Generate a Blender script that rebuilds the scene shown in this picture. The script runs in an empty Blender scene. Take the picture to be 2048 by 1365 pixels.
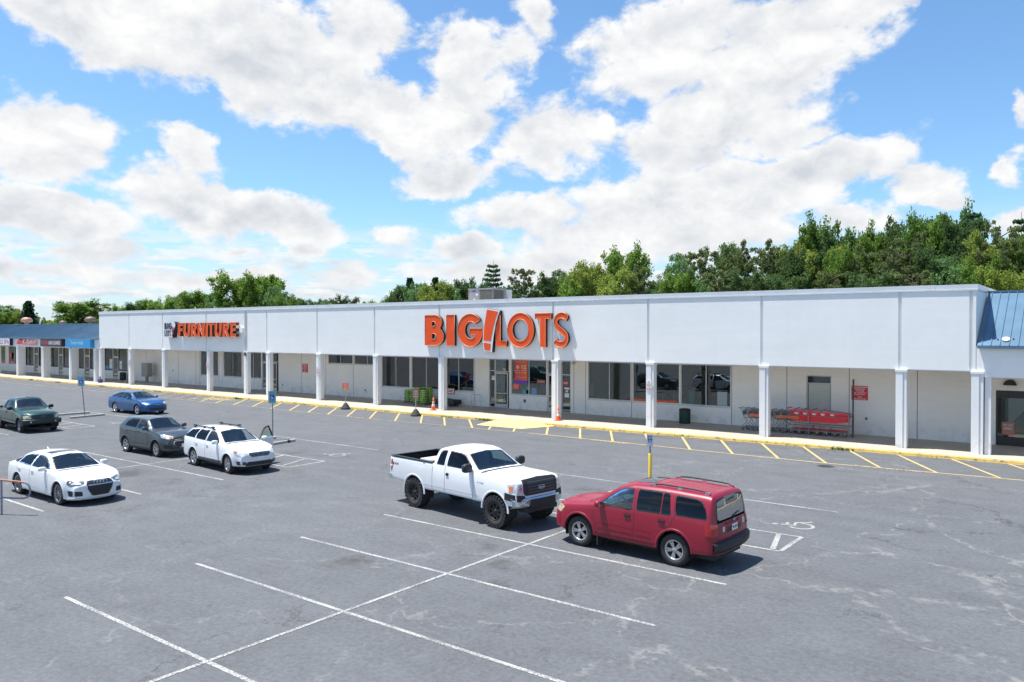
import bpy, bmesh, math, random
import numpy as np
from mathutils import Vector, Matrix
from mathutils.bvhtree import BVHTree
from math import radians as R, sin, cos, pi, hypot, atan2

scene = bpy.context.scene
COL = bpy.data.collections.new('place'); scene.collection.children.link(COL)
rng = random.Random(7)

# ------------------------------------------------------------ materials
MATS = {}
class NT:
    """tiny node helper"""
    def __init__(s, tree): s.t = tree; s.n = tree.nodes; s.l = tree.links
    def new(s, typ, ins=None, **kw):
        nd = s.n.new(typ)
        for k, v in kw.items(): setattr(nd, k, v)
        for k, v in (ins or {}).items(): s.put(nd.inputs[k], v)
        return nd
    def put(s, sock, v):
        if isinstance(v, bpy.types.NodeSocket): s.l.new(v, sock)
        elif isinstance(v, bpy.types.Node): s.l.new(v.outputs[0], sock)
        else:
            try: sock.default_value = v
            except Exception: sock.default_value = (v[0], v[1], v[2])
    def math(s, op, a, b=None, c=None, clamp=False):
        nd = s.new('ShaderNodeMath', operation=op, use_clamp=clamp)
        s.put(nd.inputs[0], a)
        if b is not None: s.put(nd.inputs[1], b)
        if c is not None: s.put(nd.inputs[2], c)
        return nd.outputs[0]
    def vec(s, op, a, b=None, c=None):
        nd = s.new('ShaderNodeVectorMath', operation=op)
        s.put(nd.inputs[0], a)
        if b is not None: s.put(nd.inputs[1], b)
        if c is not None: s.put(nd.inputs[2], c)
        return nd.outputs['Value'] if op in ('LENGTH', 'DOT_PRODUCT', 'DISTANCE') else nd.outputs[0]
    def noise(s, vec, scale, detail=4, rough=.55, dist=0):
        nd = s.new('ShaderNodeTexNoise', {'Scale': scale, 'Detail': detail, 'Roughness': rough, 'Distortion': dist})
        if vec is not None: s.put(nd.inputs['Vector'], vec)
        return nd
    def ramp(s, f, a, b, smooth=True):
        nd = s.new('ShaderNodeMapRange', {'Value': f, 'From Min': a, 'From Max': b})
        nd.interpolation_type = 'SMOOTHSTEP' if smooth else 'LINEAR'
        return nd.outputs[0]
    def mix(s, f, a, b, blend='MIX'):
        nd = s.new('ShaderNodeMix', data_type='RGBA', blend_type=blend)
        s.put(nd.inputs[0], f); s.put(nd.inputs[6], a); s.put(nd.inputs[7], b)
        return nd.outputs[2]

def c4(c): return (c[0], c[1], c[2], 1.0)

def base_mat(name):
    m = bpy.data.materials.new(name); m.use_nodes = True
    nt = NT(m.node_tree); b = m.node_tree.nodes['Principled BSDF']
    MATS[name] = m
    return m, nt, b

def mat(name, col, rough=.6, metal=0., coat=0., var=.0, vscale=3., bump=0., bscale=40., spec=.5, dirt=0., alpha=None, emit=None):
    """painted / plain surface with optional noise colour variation, dirt and bump"""
    if name in MATS: return MATS[name]
    m, nt, b = base_mat(name)
    tc = nt.new('ShaderNodeTexCoord').outputs['Object']
    colo = c4(col)
    if var > 0:
        n = nt.noise(tc, vscale, 6, .6)
        f = nt.ramp(n.outputs[0], .3, .7)
        lo = tuple(max(0, x*(1-var)) for x in col); hi = tuple(min(1, x*(1+var)) for x in col)
        colo = nt.mix(f, c4(lo), c4(hi))
    if dirt > 0:
        n2 = nt.noise(tc, vscale*2.3, 8, .7)
        f2 = nt.math('MULTIPLY', nt.ramp(n2.outputs[0], .52, .75), dirt)
        colo = nt.mix(f2, colo, c4((.16, .13, .10)))
    nt.put(b.inputs['Base Color'], colo)
    b.inputs['Roughness'].default_value = rough
    b.inputs['Metallic'].default_value = metal
    b.inputs['Specular IOR Level'].default_value = spec
    if coat: b.inputs['Coat Weight'].default_value = coat; b.inputs['Coat Roughness'].default_value = .04
    if bump > 0:
        nb = nt.noise(tc, bscale, 5, .6)
        bp = nt.new('ShaderNodeBump', {'Strength': bump, 'Distance': .02, 'Height': nb.outputs[0]})
        nt.put(b.inputs['Normal'], bp)
    return m

# ------------------------------------------------------------ objects
def tag(o, label=None, cat=None, group=None, kind=None):
    if label: o['label'] = label
    if cat: o['category'] = cat
    if group: o['group'] = group
    if kind: o['kind'] = kind
    return o

def empty(name, loc=(0, 0, 0), rz=0., label=None, cat=None, group=None, parent=None, rot=None):
    o = bpy.data.objects.new(name, None); o.empty_display_size = .2
    COL.objects.link(o); o.location = loc; o.rotation_euler = rot or (0, 0, rz)
    if parent: o.parent = parent
    return tag(o, label, cat, group)

class MB:
    """collects geometry (several materials) into ONE mesh object"""
    def __init__(s): s.v = []; s.f = []; s.m = []; s.mats = []; s.sm = []
    def mi(s, m):
        if m not in s.mats: s.mats.append(m)
        return s.mats.index(m)
    def add(s, vs, fs, m, smooth=False):
        k = len(s.v); s.v += [tuple(v) for v in vs]; i = s.mi(m)
        for f in fs: s.f.append(tuple(k+a for a in f)); s.m.append(i); s.sm.append(smooth)
    def box(s, x0, x1, y0, y1, z0, z1, m):
        if x0 > x1: x0, x1 = x1, x0
        if y0 > y1: y0, y1 = y1, y0
        if z0 > z1: z0, z1 = z1, z0
        v = [(x, y, z) for z in (z0, z1) for y in (y0, y1) for x in (x0, x1)]
        s.add(v, [(0, 2, 3, 1), (4, 5, 7, 6), (0, 1, 5, 4), (2, 6, 7, 3), (0, 4, 6, 2), (1, 3, 7, 5)], m)
    def obox(s, c, ax, ay, az, m):
        c = Vector(c); ax, ay, az = Vector(ax), Vector(ay), Vector(az)
        v = [c + i*ax + j*ay + k*az for k in (-1, 1) for j in (-1, 1) for i in (-1, 1)]
        s.add(v, [(0, 2, 3, 1), (4, 5, 7, 6), (0, 1, 5, 4), (2, 6, 7, 3), (0, 4, 6, 2), (1, 3, 7, 5)], m)
    def prism(s, pts, axis, a, b, m, smooth=False):
        """polygon pts (2D) extruded along axis from a to b. axis 'y': pts=(x,z); 'z': pts=(x,y); 'x': pts=(y,z)"""
        def P(p, t): return {'y': (p[0], t, p[1]), 'z': (p[0], p[1], t), 'x': (t, p[0], p[1])}[axis]
        n = len(pts); v = [P(p, a) for p in pts]+[P(p, b) for p in pts]
        fs = [(i, (i+1) % n, n+(i+1) % n, n+i) for i in range(n)]
        s.add(v, fs, m, smooth)
        s.add(v, [tuple(range(n))[::-1], tuple(range(n, 2*n))], m)
    def tube(s, path, r, m, n=6, closed=False, smooth=True, caps=True, rs=None):
        path = [Vector(p) for p in path]; N = len(path); rings = []
        up = Vector((0, 0, 1)); prev = None; vs = []
        for i, p in enumerate(path):
            if closed: t = path[(i+1) % N]-path[i-1]
            else: t = path[min(i+1, N-1)]-path[max(i-1, 0)]
            if t.length < 1e-9: t = Vector((0, 0, 1))
            t.normalize()
            if prev is None:
                a = t.cross(up)
                if a.length < .05: a = t.cross(Vector((1, 0, 0)))
            else: a = prev - t*prev.dot(t)
            a.normalize(); prev = a; b = t.cross(a)
            rr = rs[i] if rs else r
            for k in range(n):
                an = 2*pi*k/n; vs.append(p + a*(rr*cos(an)) + b*(rr*sin(an)))
        fs = []
        for i in range(N if closed else N-1):
            j = (i+1) % N
            for k in range(n):
                k2 = (k+1) % n
                fs.append((i*n+k, i*n+k2, j*n+k2, j*n+k))
        s.add(vs, fs, m, smooth)
        if caps and not closed:
            s.add(vs, [tuple(range(n))[::-1], tuple(range((N-1)*n, N*n))], m)
    def lathe(s, prof, c, axis, m, n=24, smooth=True, mats=None):
        """prof: list (radius, t along axis); axis 'x','y','z'"""
        vs = []; c = Vector(c)
        for (r, t) in prof:
            for k in range(n):
                a = 2*pi*k/n; u, w = r*cos(a), r*sin(a)
                vs.append(c + Vector({'z': (u, w, t), 'y': (u, t, w), 'x': (t, u, w)}[axis]))
        for i in range(len(prof)-1):
            fs = [(i*n+k, i*n+(k+1) % n, (i+1)*n+(k+1) % n, (i+1)*n+k) for k in range(n)]
            k0 = len(s.v)
            mm = mats[i] if mats else m
            s.f += [tuple(len(s.v)+a for a in f) for f in []]
            if i == 0: base = len(s.v); s.v += [tuple(v) for v in vs]
            idx = s.mi(mm)
            for f in fs: s.f.append(tuple(base+a for a in f)); s.m.append(idx); s.sm.append(smooth)
    def ellipsoid(s, c, rx, ry, rz, m, n=14, h=8, power=1.0):
        vs = []; c = Vector(c)
        def sp(v): return math.copysign(abs(v)**power, v)
        for i in range(h+1):
            th = pi*i/h
            for k in range(n):
                ph = 2*pi*k/n
                vs.append(c+Vector((rx*sp(sin(th))*sp(cos(ph)), ry*sp(sin(th))*sp(sin(ph)), rz*sp(cos(th)))))
        fs = [(i*n+k, (i+1)*n+k, (i+1)*n+(k+1) % n, i*n+(k+1) % n) for i in range(h) for k in range(n)]
        s.add(vs, fs, m, True)
    def build(s, name, parent=None, world=False, bevel=0., weld=False, recalc=False):
        me = bpy.data.meshes.new(name)
        off = Vector((0, 0, 0))
        if world and parent is not None:
            q = parent
            while q is not None: off += Vector(q.location); q = q.parent
        vs = [(v[0]-off.x, v[1]-off.y, v[2]-off.z) for v in s.v]
        me.from_pydata(vs, [], s.f)
        for mm in s.mats: me.materials.append(mm)
        me.polygons.foreach_set('material_index', s.m)
        me.polygons.foreach_set('use_smooth', s.sm)
        me.update()
        if weld or recalc or bevel:
            bm = bmesh.new(); bm.from_mesh(me)
            if weld: bmesh.ops.remove_doubles(bm, verts=bm.verts, dist=1e-4)
            if recalc: bmesh.ops.recalc_face_normals(bm, faces=bm.faces)
            if bevel: bmesh.ops.bevel(bm, geom=[e for e in bm.edges if len(e.link_faces) == 2 and e.calc_face_angle(0) > .6], offset=bevel, segments=2, affect='EDGES', profile=.6)
            bm.to_mesh(me); bm.free()
        o = bpy.data.objects.new(name, me); COL.objects.link(o)
        if parent is not None: o.parent = parent
        return o

def thing_mesh(mb, name, loc, label, cat, group=None, kind=None, **kw):
    """a thing that is one mesh, origin at loc (geometry given in world coordinates)"""
    mb.v = [(v[0]-loc[0], v[1]-loc[1], v[2]-loc[2]) for v in mb.v]
    o = mb.build(name, **kw); o.location = loc
    return tag(o, label, cat, group, kind)

KIDS = None
def copy_tree(o, parent=None):
    c = o.copy(); COL.objects.link(c)
    if parent is not None: c.parent = parent
    for ch in [x for x in COL.objects if x.parent == o]:
        copy_tree(ch, c)
    return c

def text_mb(mb, txt, x0, x1, z0, z1, y, m, bold=.0, depth=.01, mapf=None, spacing=1.0):
    """writes txt into the rectangle (x0..x1, z0..z1) facing -Y with its face at y; mapf maps (u, v, d) to 3D instead"""
    cu = bpy.data.curves.new('t', 'FONT'); cu.body = txt; cu.offset = bold; cu.space_character = spacing
    cu.resolution_u = 3; cu.align_x = 'CENTER'
    ob = bpy.data.objects.new('t', cu); COL.objects.link(ob)
    dg = bpy.context.evaluated_depsgraph_get()
    me = bpy.data.meshes.new_from_object(ob.evaluated_get(dg))
    vs = [tuple(v.co) for v in me.vertices]; fs = [tuple(p.vertices) for p in me.polygons]
    bpy.data.objects.remove(ob); bpy.data.curves.remove(cu); bpy.data.meshes.remove(me)
    if not vs: return
    ax = min(v[0] for v in vs); bx = max(v[0] for v in vs); az = min(v[1] for v in vs); bz = max(v[1] for v in vs)
    out = []
    for v in vs:
        u = x0+(v[0]-ax)/(bx-ax+1e-9)*(x1-x0); w = z0+(v[1]-az)/(bz-az+1e-9)*(z1-z0)
        out.append((u, y, w) if mapf is None else mapf(u, w, 0.))
    mb.add(out, fs, m)
CLOUDS = [(-66.83, 20.38, 9.07, 3.32, 24, 1), (-57.94, 19.41, 10.44, 4.51, 24, 1), (-51.67, 17.52, 7.81, 3.51, 22, 1), (-47.85, 20.31, 3.33, 3.75, 0, 0.8), (-47.51, 15.33, 6.67, 2.82, 20, 1), (-40.7, 18.02, 3.44, 3.92, 0, 0.9), (-41.61, 15.02, 3.97, 2.36, 0, 0.8), (-67.98, 11.54, 5.12, 2.85, 12, 1), (-59.86, 11.88, 2.95, 1.22, 28, 0.75), (-67.46, 7.32, 5.18, 1.86, 3, 1), (-58.94, 8.52, 5.97, 2.48, 8, 1), (-53.4, 7.78, 5.04, 1.72, 10, 0.9), (-41.97, 11.23, 4.33, 1.92, -5, 1), (-34.34, 13.51, 4.35, 3.25, 0, 1), (-37.43, 19.03, 2.18, 1.94, 40, 0.45), (-35.98, 21.41, 2.18, 1.41, 30, 0.5), (-38.7, 16.73, 2.18, 1.99, 0, 0.6), (-26.29, 19.02, 6.98, 3.81, -15, 0.9), (-17.85, 18.63, 8.05, 3.68, -28, 1), (-22.82, 14.27, 7.81, 3.3, -12, 1), (-18.48, 13.31, 3.26, 1.46, -10, 0.75), (-13.47, 20.47, 4.86, 1.31, -8, 0.7), (-30.91, 19.88, 2.87, 1.91, 0, 0.5), (-24.87, 9.29, 8.63, 2.94, -5, 1), (-18.14, 10.0, 7.45, 2.33, -15, 1), (-12.81, 10.92, 2.71, 1.59, 0, 0.7), (-9.86, 9.4, 2.58, 1.1, -5, 0.65), (-8.44, 8.6, 1.68, 0.56, 0, 0.5), (-27.32, 6.91, 11.53, 2.47, 0, 0.8), (-36.34, 8.45, 5.09, 1.6, 0, 0.8), (-4.32, 13.15, 0.72, 1.73, 0, 0.6), (-4.55, 9.67, 1.16, 1.19, 0, 0.55), (-4.4, 6.66, 2.31, 1.21, 0, 0.9), (-14.01, 7.44, 3.69, 1.48, 0, 0.5), (-65.11, 5.1, 3.14, 0.7, 0, 0.8), (-67.21, 3.9, 4.38, 0.69, 0, 0.6), (-56.39, 5.62, 2.44, 0.55, 0, 0.55), (-52.05, 5.75, 1.53, 0.7, 0, 0.6), (-55.08, 4.11, 1.98, 1.04, 0, 0.7), (-48.94, 4.23, 2.45, 1.24, 0, 0.8), (-45.76, 6.94, 2.14, 1.24, 0, 0.6), (-40.71, 6.11, 3.27, 1.26, 0, 0.9), (-38.53, 4.49, 7.25, 1.27, 0, 0.7), (-59.27, 3.5, 8.13, 0.74, 0, 0.55), (-32.7, 5.2, 7.21, 1.44, 0, 0.7), (-70.14, 3.78, 1.55, 0.91, 0, 0.7)]
# ------------------------------------------------------------ world: sky with cumulus
def make_world():
    w = bpy.data.worlds.new("World"); scene.world = w; w.use_nodes = True
    nt = NT(w.node_tree); w.node_tree.nodes.clear()
    out = nt.new('ShaderNodeOutputWorld'); bg = nt.new('ShaderNodeBackground'); nt.l.new(bg.outputs[0], out.inputs[0])
    sky = nt.new('ShaderNodeTexSky'); sky.sky_type = 'NISHITA'; sky.sun_disc = False
    sky.sun_elevation = R(72.0); sky.sun_rotation = R(243.5); sky.altitude = 200; sky.air_density = 1.0; sky.dust_density = .6; sky.ozone_density = 2.0
    d = nt.vec('NORMALIZE', nt.new('ShaderNodeTexCoord').outputs['Generated'])
    sp = nt.new('ShaderNodeSeparateXYZ', {0: d})
    az = nt.math('MULTIPLY', nt.math('ARCTAN2', sp.outputs[0], sp.outputs[1]), 180/pi)
    el = nt.math('MULTIPLY', nt.math('ARCSINE', sp.outputs[2]), 180/pi)
    p = nt.new('ShaderNodeCombineXYZ', {0: az, 1: el}).outputs[0]
    ds = nt.vec('MULTIPLY', d, (1, 1, 1.5))
    # domain warp in degrees (less towards the horizon, where clouds are far)
    k = nt.ramp(el, -1, 12)
    k2 = nt.math('MULTIPLY_ADD', k, .8, .2)
    w1 = nt.vec('SUBTRACT', nt.noise(ds, 7, 3, .5).outputs['Color'], (.5, .5, .5))
    w2 = nt.vec('SUBTRACT', nt.noise(ds, 26, 4, .6).outputs['Color'], (.5, .5, .5))
    wv = nt.vec('ADD', nt.vec('MULTIPLY', w1, (5, 3.6, 0)), nt.vec('MULTIPLY', w2, (2.6, 2.3, 0)))
    sc = nt.new('ShaderNodeVectorMath', operation='SCALE'); nt.put(sc.inputs[0], wv); nt.put(sc.inputs['Scale'], k2)
    q = nt.vec('ADD', p, sc.outputs[0])
    def field(q, cl):
      F = None
      for (a, e, rx, ry, t, wt) in cl:
        mp = nt.new('ShaderNodeMapping', vector_type='TEXTURE')
        nt.put(mp.inputs['Vector'], q); mp.inputs['Location'].default_value = (a, e, 0)
        mp.inputs['Rotation'].default_value = (0, 0, -R(t)); mp.inputs['Scale'].default_value = (rx, ry, 1)
        ln = nt.vec('LENGTH', mp.outputs[0])
        val = nt.math('MULTIPLY_ADD', ln, -wt, wt)
        F = val if F is None else nt.math('SMOOTH_MAX', F, val, .12)
      return F
    big_ones = sorted(CLOUDS, key=lambda c: -c[2]*c[3])[:14]
    F = field(q, CLOUDS); FU = field(nt.vec('ADD', q, nt.vec('MULTIPLY', nt.new('ShaderNodeCombineXYZ', {0: -.25, 1: 1.0}).outputs[0], (2.4, 2.4, 0))), big_ones)
    under = nt.ramp(nt.math('SUBTRACT', FU, F), -.10, .30)
    # broken cumulus added to the unseen sky around the view, shaped for its light
    gen = nt.math('MULTIPLY_ADD', nt.noise(nt.vec('MULTIPLY', d, (1, 1, 2.2)), 2.6, 5, .55).outputs[0], 3.0, -1.72)
    gen = nt.math('SUBTRACT', gen, nt.math('MULTIPLY', nt.ramp(el, 30, 46), 2.5))  # overhead clouds taken out so that shadows on the ground go darker
    away = nt.ramp(nt.math('ABSOLUTE', nt.math('ADD', az, 37.3)), 38, 50)
    high = nt.ramp(el, 24, 34)
    off = nt.math('MAXIMUM', away, high)
    F = nt.math('MAXIMUM', F, nt.math('MULTIPLY_ADD', nt.math('SUBTRACT', 1.0, off), -3., gen))
    # low far clouds near the horizon: flattened
    lowv = nt.new('ShaderNodeCombineXYZ', {0: nt.math('MULTIPLY', az, .20), 1: nt.math('MULTIPLY', el, 1.0)}).outputs[0]
    ln = nt.noise(lowv, 1.25, 7, .58, .3)
    lnu = nt.noise(nt.vec('ADD', lowv, (0, .28, 0)), 1.25, 5, .58, .3)
    lemb = nt.math('MULTIPLY', nt.math('SUBTRACT', ln.outputs[0], lnu.outputs[0]), 1.6)
    low = nt.math('MULTIPLY', nt.ramp(ln.outputs[0], .44, .54), nt.ramp(el, 8.5, 4.0))
    # billowing detail
    det = nt.noise(ds, 17, 8, .6, .2).outputs[0]
    up = nt.vec('ADD', ds, nt.vec('MULTIPLY', (-.3, -.1, 1.0), (.028, .028, .028)))
    det_up = nt.noise(up, 17, 5, .58, .2).outputs[0]
    emb = nt.math('SUBTRACT', det, det_up)
    Fd = nt.math('ADD', F, nt.math('MULTIPLY_ADD', det, 1.3, -.67))
    dens = nt.ramp(Fd, -.07, .28)
    dens = nt.math('MAXIMUM', dens, nt.math('MULTIPLY', low, .85))
    # soft grey undersides in the thick parts
    thick = nt.ramp(Fd, .16, .62)
    big = nt.noise(ds, 7.5, 5, .5).outputs[0]
    g = nt.math('MULTIPLY', thick, nt.ramp(big, .40, .64))
    shade = nt.math('ADD', nt.math('MULTIPLY_ADD', g, -.27, 1.0), nt.math('MULTIPLY_ADD', emb, 1.15, .02))
    shade = nt.math('ADD', shade, nt.math('MULTIPLY', nt.math('MULTIPLY', under, nt.ramp(Fd, .1, .6)), -.12))
    shade = nt.math('ADD', shade, nt.math('MULTIPLY', nt.ramp(el, 7, 1), -.06))
    shade = nt.math('MINIMUM', nt.math('MAXIMUM', shade, .5), 1.2)
    lowk = nt.math('MULTIPLY', nt.ramp(el, 8, 3), nt.ramp(F, .15, -.05))
    shade = nt.math('ADD', shade, nt.math('MULTIPLY', nt.math('MULTIPLY_ADD', lemb, 1.0, -.04), lowk))
    ccol = nt.mix(nt.ramp(shade, .55, 1.16, False), c4((.66, .70, .76)), c4((1.0, 1.0, 1.0)))
    cl = nt.vec('MULTIPLY', ccol, (CLOUD_L, CLOUD_L, CLOUD_L))
    tint = nt.vec('MULTIPLY', sky.outputs[0], SKY_TINT)
    # paler towards the horizon
    hz = nt.math('MULTIPLY', nt.ramp(el, 9, 0), .65)
    tint = nt.mix(hz, tint, c4((4.1, 4.9, 5.7)))
    res = nt.mix(dens, tint, cl)
    nt.put(bg.inputs['Color'], res); bg.inputs['Strength'].default_value = SKY_S
    w.cycles.sampling_method = 'MANUAL'; w.cycles.sample_map_resolution = 512

SKY_S = .1
SKY_TINT = (.80, 1.03, 1.16)
CLOUD_L = 6.0
make_world()

sun = bpy.data.lights.new('sun', 'SUN'); sun.energy = 4.9; sun.angle = R(.5); sun.color = (1., .965, .90)
so = bpy.data.objects.new('sun', sun); COL.objects.link(so)
so.rotation_euler = Vector((.29, .145, -1)).to_track_quat('-Z', 'Y').to_euler()
so.location = (-10, 10, 60)

cam = bpy.data.cameras.new('camera'); cam.sensor_width = 36; cam.lens = 27.577; cam.clip_end = 6000; cam.clip_start = .2
co = bpy.data.objects.new('camera', cam); COL.objects.link(co)
co.location = (0, 0, 5.5); co.rotation_euler = (R(90-.695), 0, R(37.285)); scene.camera = co
scene.view_settings.view_transform = 'Standard'; scene.view_settings.look = 'None'
scene.view_settings.exposure = .73; scene.view_settings.gamma = 1
scene.render.film_transparent = False
scene.cycles.max_bounces = 8; scene.cycles.transparent_max_bounces = 12
scene.cycles.use_denoising = True

# ------------------------------------------------------------ ground materials
def asphalt_mat():
    m, nt, b = base_mat('asphalt')
    tc = nt.new('ShaderNodeTexCoord').outputs['Object']
    big = nt.noise(tc, .12, 4, .55).outputs[0]
    med = nt.noise(tc, .9, 6, .65).outputs[0]
    med2 = nt.noise(tc, 1.6, 5, .65).outputs['Color']
    st = nt.noise(nt.vec('MULTIPLY', tc, (.35, 1.6, 1)), .8, 5, .6).outputs[0]
    fine = nt.noise(tc, 55, 3, .7).outputs[0]
    v = nt.math('ADD', nt.math('MULTIPLY_ADD', big, .30, -.15), nt.math('MULTIPLY_ADD', med, .5, -.25))
    v = nt.math('ADD', v, nt.math('MULTIPLY_ADD', st, .36, -.18))
    v = nt.math('ADD', v, nt.math('MULTIPLY_ADD', fine, .6, -.3))
    grit = nt.noise(tc, 9, 9, .82).outputs[0]
    v = nt.math('ADD', v, nt.math('MULTIPLY_ADD', grit, 1.9, -.95))
    val = nt.math('MULTIPLY_ADD', v, .105, .110)
    col = nt.new('ShaderNodeCombineColor', {0: nt.math('MULTIPLY', val, .97), 1: nt.math('MULTIPLY', val, 1.01), 2: nt.math('MULTIPLY', val, 1.08)}).outputs[0]
    # pale weathered veins along old cracks
    wv = nt.vec('ADD', tc, nt.vec('MULTIPLY', nt.vec('SUBTRACT', nt.noise(tc, .5, 5, .65).outputs['Color'], (.5, .5, .5)), (4.0, 4.0, 0)))
    vo = nt.new('ShaderNodeTexVoronoi', {'Vector': wv, 'Scale': .22}, feature='DISTANCE_TO_EDGE')
    vein = nt.ramp(vo.outputs['Distance'], .022, .0)
    brk = nt.ramp(nt.noise(tc, 1.7, 6, .7).outputs[0], .42, .60)
    side = nt.ramp(nt.new('ShaderNodeSeparateXYZ', {0: tc}).outputs[0], -22, -6)
    vein = nt.math('MULTIPLY', nt.math('MULTIPLY', vein, brk), nt.math('MULTIPLY_ADD', side, .38, .15))
    col = nt.mix(vein, col, c4((.25, .247, .235)))
    # pale scuffs
    sc = nt.math('MULTIPLY', nt.ramp(nt.noise(nt.vec('MULTIPLY', tc, (1, .5, 1)), 2.1, 9, .78, .6).outputs[0], .58, .80), .30)
    col = nt.mix(sc, col, c4((.25, .248, .235)))
    # fine dark cracks
    v2 = nt.new('ShaderNodeTexVoronoi', {'Vector': nt.vec('ADD', tc, nt.vec('MULTIPLY', nt.vec('SUBTRACT', nt.noise(tc, 1.3, 6, .7).outputs['Color'], (.5, .5, .5)), (2.4, 2.4, 0))), 'Scale': .16}, feature='DISTANCE_TO_EDGE')
    cr = nt.math('MULTIPLY', nt.ramp(v2.outputs['Distance'], .006, .0), nt.ramp(nt.noise(tc, .35, 3, .5).outputs[0], .46, .56))
    col = nt.mix(nt.math('MULTIPLY', cr, .75), col, c4((.035, .034, .034)))
    # oil and tyre stains where cars park
    oil = nt.math('MULTIPLY', nt.ramp(nt.noise(tc, .55, 5, .6, .3).outputs[0], .60, .74), .22)
    col = nt.mix(oil, col, c4((.055, .052, .05)))
    for (sx, sy, sr) in [(-30.2, 15.17, 1.3), (-27.43, 15.0, 1.1), (-14.28, 23.09, 1.0), (-12.62, 14.93, 0.7), (-11.41, 14.48, 0.5), (-12.72, 15.66, 0.5), (-33.51, 12.93, 1.4), (-29.47, 22.39, 0.9), (-14.36, 12.48, 0.8), (-10.51, 13.54, 0.45), (-38.73, 20.51, 0.8)]:
        dd = nt.vec('DISTANCE', nt.vec('ADD', tc, nt.vec('MULTIPLY', nt.vec('SUBTRACT', med2, (.5, .5, .5)), (1.6, 1.6, 0))), (sx, sy, 0))
        col = nt.mix(nt.math('MULTIPLY', nt.math('MULTIPLY', nt.ramp(dd, sr, sr*.2), nt.ramp(med, .38, .6)), .75), col, c4((.05, .045, .042)))
    spt = nt.new('ShaderNodeTexVoronoi', {'Vector': tc, 'Scale': 1.5}, feature='F1')
    spots = nt.math('MULTIPLY', nt.ramp(spt.outputs['Distance'], .12, .05), nt.ramp(nt.noise(tc, .8, 3, .5).outputs[0], .55, .62))
    col = nt.mix(nt.math('MULTIPLY', spots, .5), col, c4((.045, .043, .042)))
    nt.put(b.inputs['Base Color'], col)
    b.inputs['Roughness'].default_value = .82; b.inputs['Specular IOR Level'].default_value = .35
    bp = nt.new('ShaderNodeBump', {'Strength': .35, 'Distance': .01, 'Height': fine})
    nt.put(b.inputs['Normal'], bp)
    return m

def concrete_mat(name, col, stain=.35, joints=None):
    m, nt, b = base_mat(name)
    tc = nt.new('ShaderNodeTexCoord').outputs['Object']
    n = nt.noise(tc, .7, 6, .6).outputs[0]; n2 = nt.noise(tc, 30, 3, .7).outputs[0]
    f = nt.math('ADD', nt.math('MULTIPLY_ADD', n, .5, -.25), nt.math('MULTIPLY_ADD', n2, .22, -.11))
    sc = nt.new('ShaderNodeVectorMath', operation='SCALE'); nt.put(sc.inputs[0], c4(col)[:3]); nt.put(sc.inputs['Scale'], nt.math('ADD', f, 1.))
    cc = sc.outputs[0]
    st = nt.math('MULTIPLY', nt.ramp(nt.noise(tc, 2.3, 8, .72).outputs[0], .54, .72), stain)
    cc = nt.mix(st, cc, c4((col[0]*.5, col[1]*.47, col[2]*.42)))
    if joints:
        x = nt.new('ShaderNodeSeparateXYZ', {0: tc}).outputs[0]
        fr = nt.math('ABSOLUTE', nt.math('SUBTRACT', nt.math('FRACT', nt.math('DIVIDE', x, joints)), .5))
        cc = nt.mix(nt.math('MULTIPLY', nt.ramp(fr, .008/joints*2, 0), .6), cc, c4((.12, .11, .10)))
    nt.put(b.inputs['Base Color'], cc); b.inputs['Roughness'].default_value = .85
    nt.put(b.inputs['Normal'], nt.new('ShaderNodeBump', {'Strength': .25, 'Distance': .01, 'Height': n2}))
    return m

def paint_line_mat(name, col, under, wear=.5, scale=9.):
    m, nt, b = base_mat(name)
    tc = nt.new('ShaderNodeTexCoord').outputs['Object']
    n = nt.noise(tc, scale, 8, .75).outputs[0]; n2 = nt.noise(tc, 1.1, 4, .6).outputs[0]
    f = nt.ramp(nt.math('ADD', n, nt.math('MULTIPLY_ADD', n2, .35, -.175)), wear, wear+.09)
    v = nt.math('MULTIPLY_ADD', nt.noise(tc, 3., 5, .6).outputs[0], .5, .75)
    sc = nt.new('ShaderNodeVectorMath', operation='SCALE'); nt.put(sc.inputs[0], col); nt.put(sc.inputs['Scale'], v)
    nt.put(b.inputs['Base Color'], nt.mix(f, sc.outputs[0], c4(under))); b.inputs['Roughness'].default_value = .75
    return m

ASPH = asphalt_mat()
CONC = concrete_mat('sidewalk_concrete', (.42, .37, .30), .30, 3.05)
CONC2 = concrete_mat('wheel_stop_concrete', (.40, .38, .32), .5)
WLINE = paint_line_mat('white_line_paint', (.40, .40, .385), (.145, .145, .148), .46, 24)
WFAINT = paint_line_mat('faint_white_paint', (.30, .30, .29), (.15, .15, .152), .52, 7)
YLINE = paint_line_mat('yellow_line_paint', (.56, .41, .15), (.13, .12, .11), .54, 18)
YFAINT = paint_line_mat('worn_yellow_paint', (.42, .33, .17), (.11, .11, .115), .47, 14)
YCURB = paint_line_mat('yellow_kerb_paint', (.50, .35, .09), (.17, .12, .07), .53, 3.2)
YRAMP = paint_line_mat('yellow_ramp_paint', (.72, .53, .20), (.48, .36, .16), .60, 5)

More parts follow.
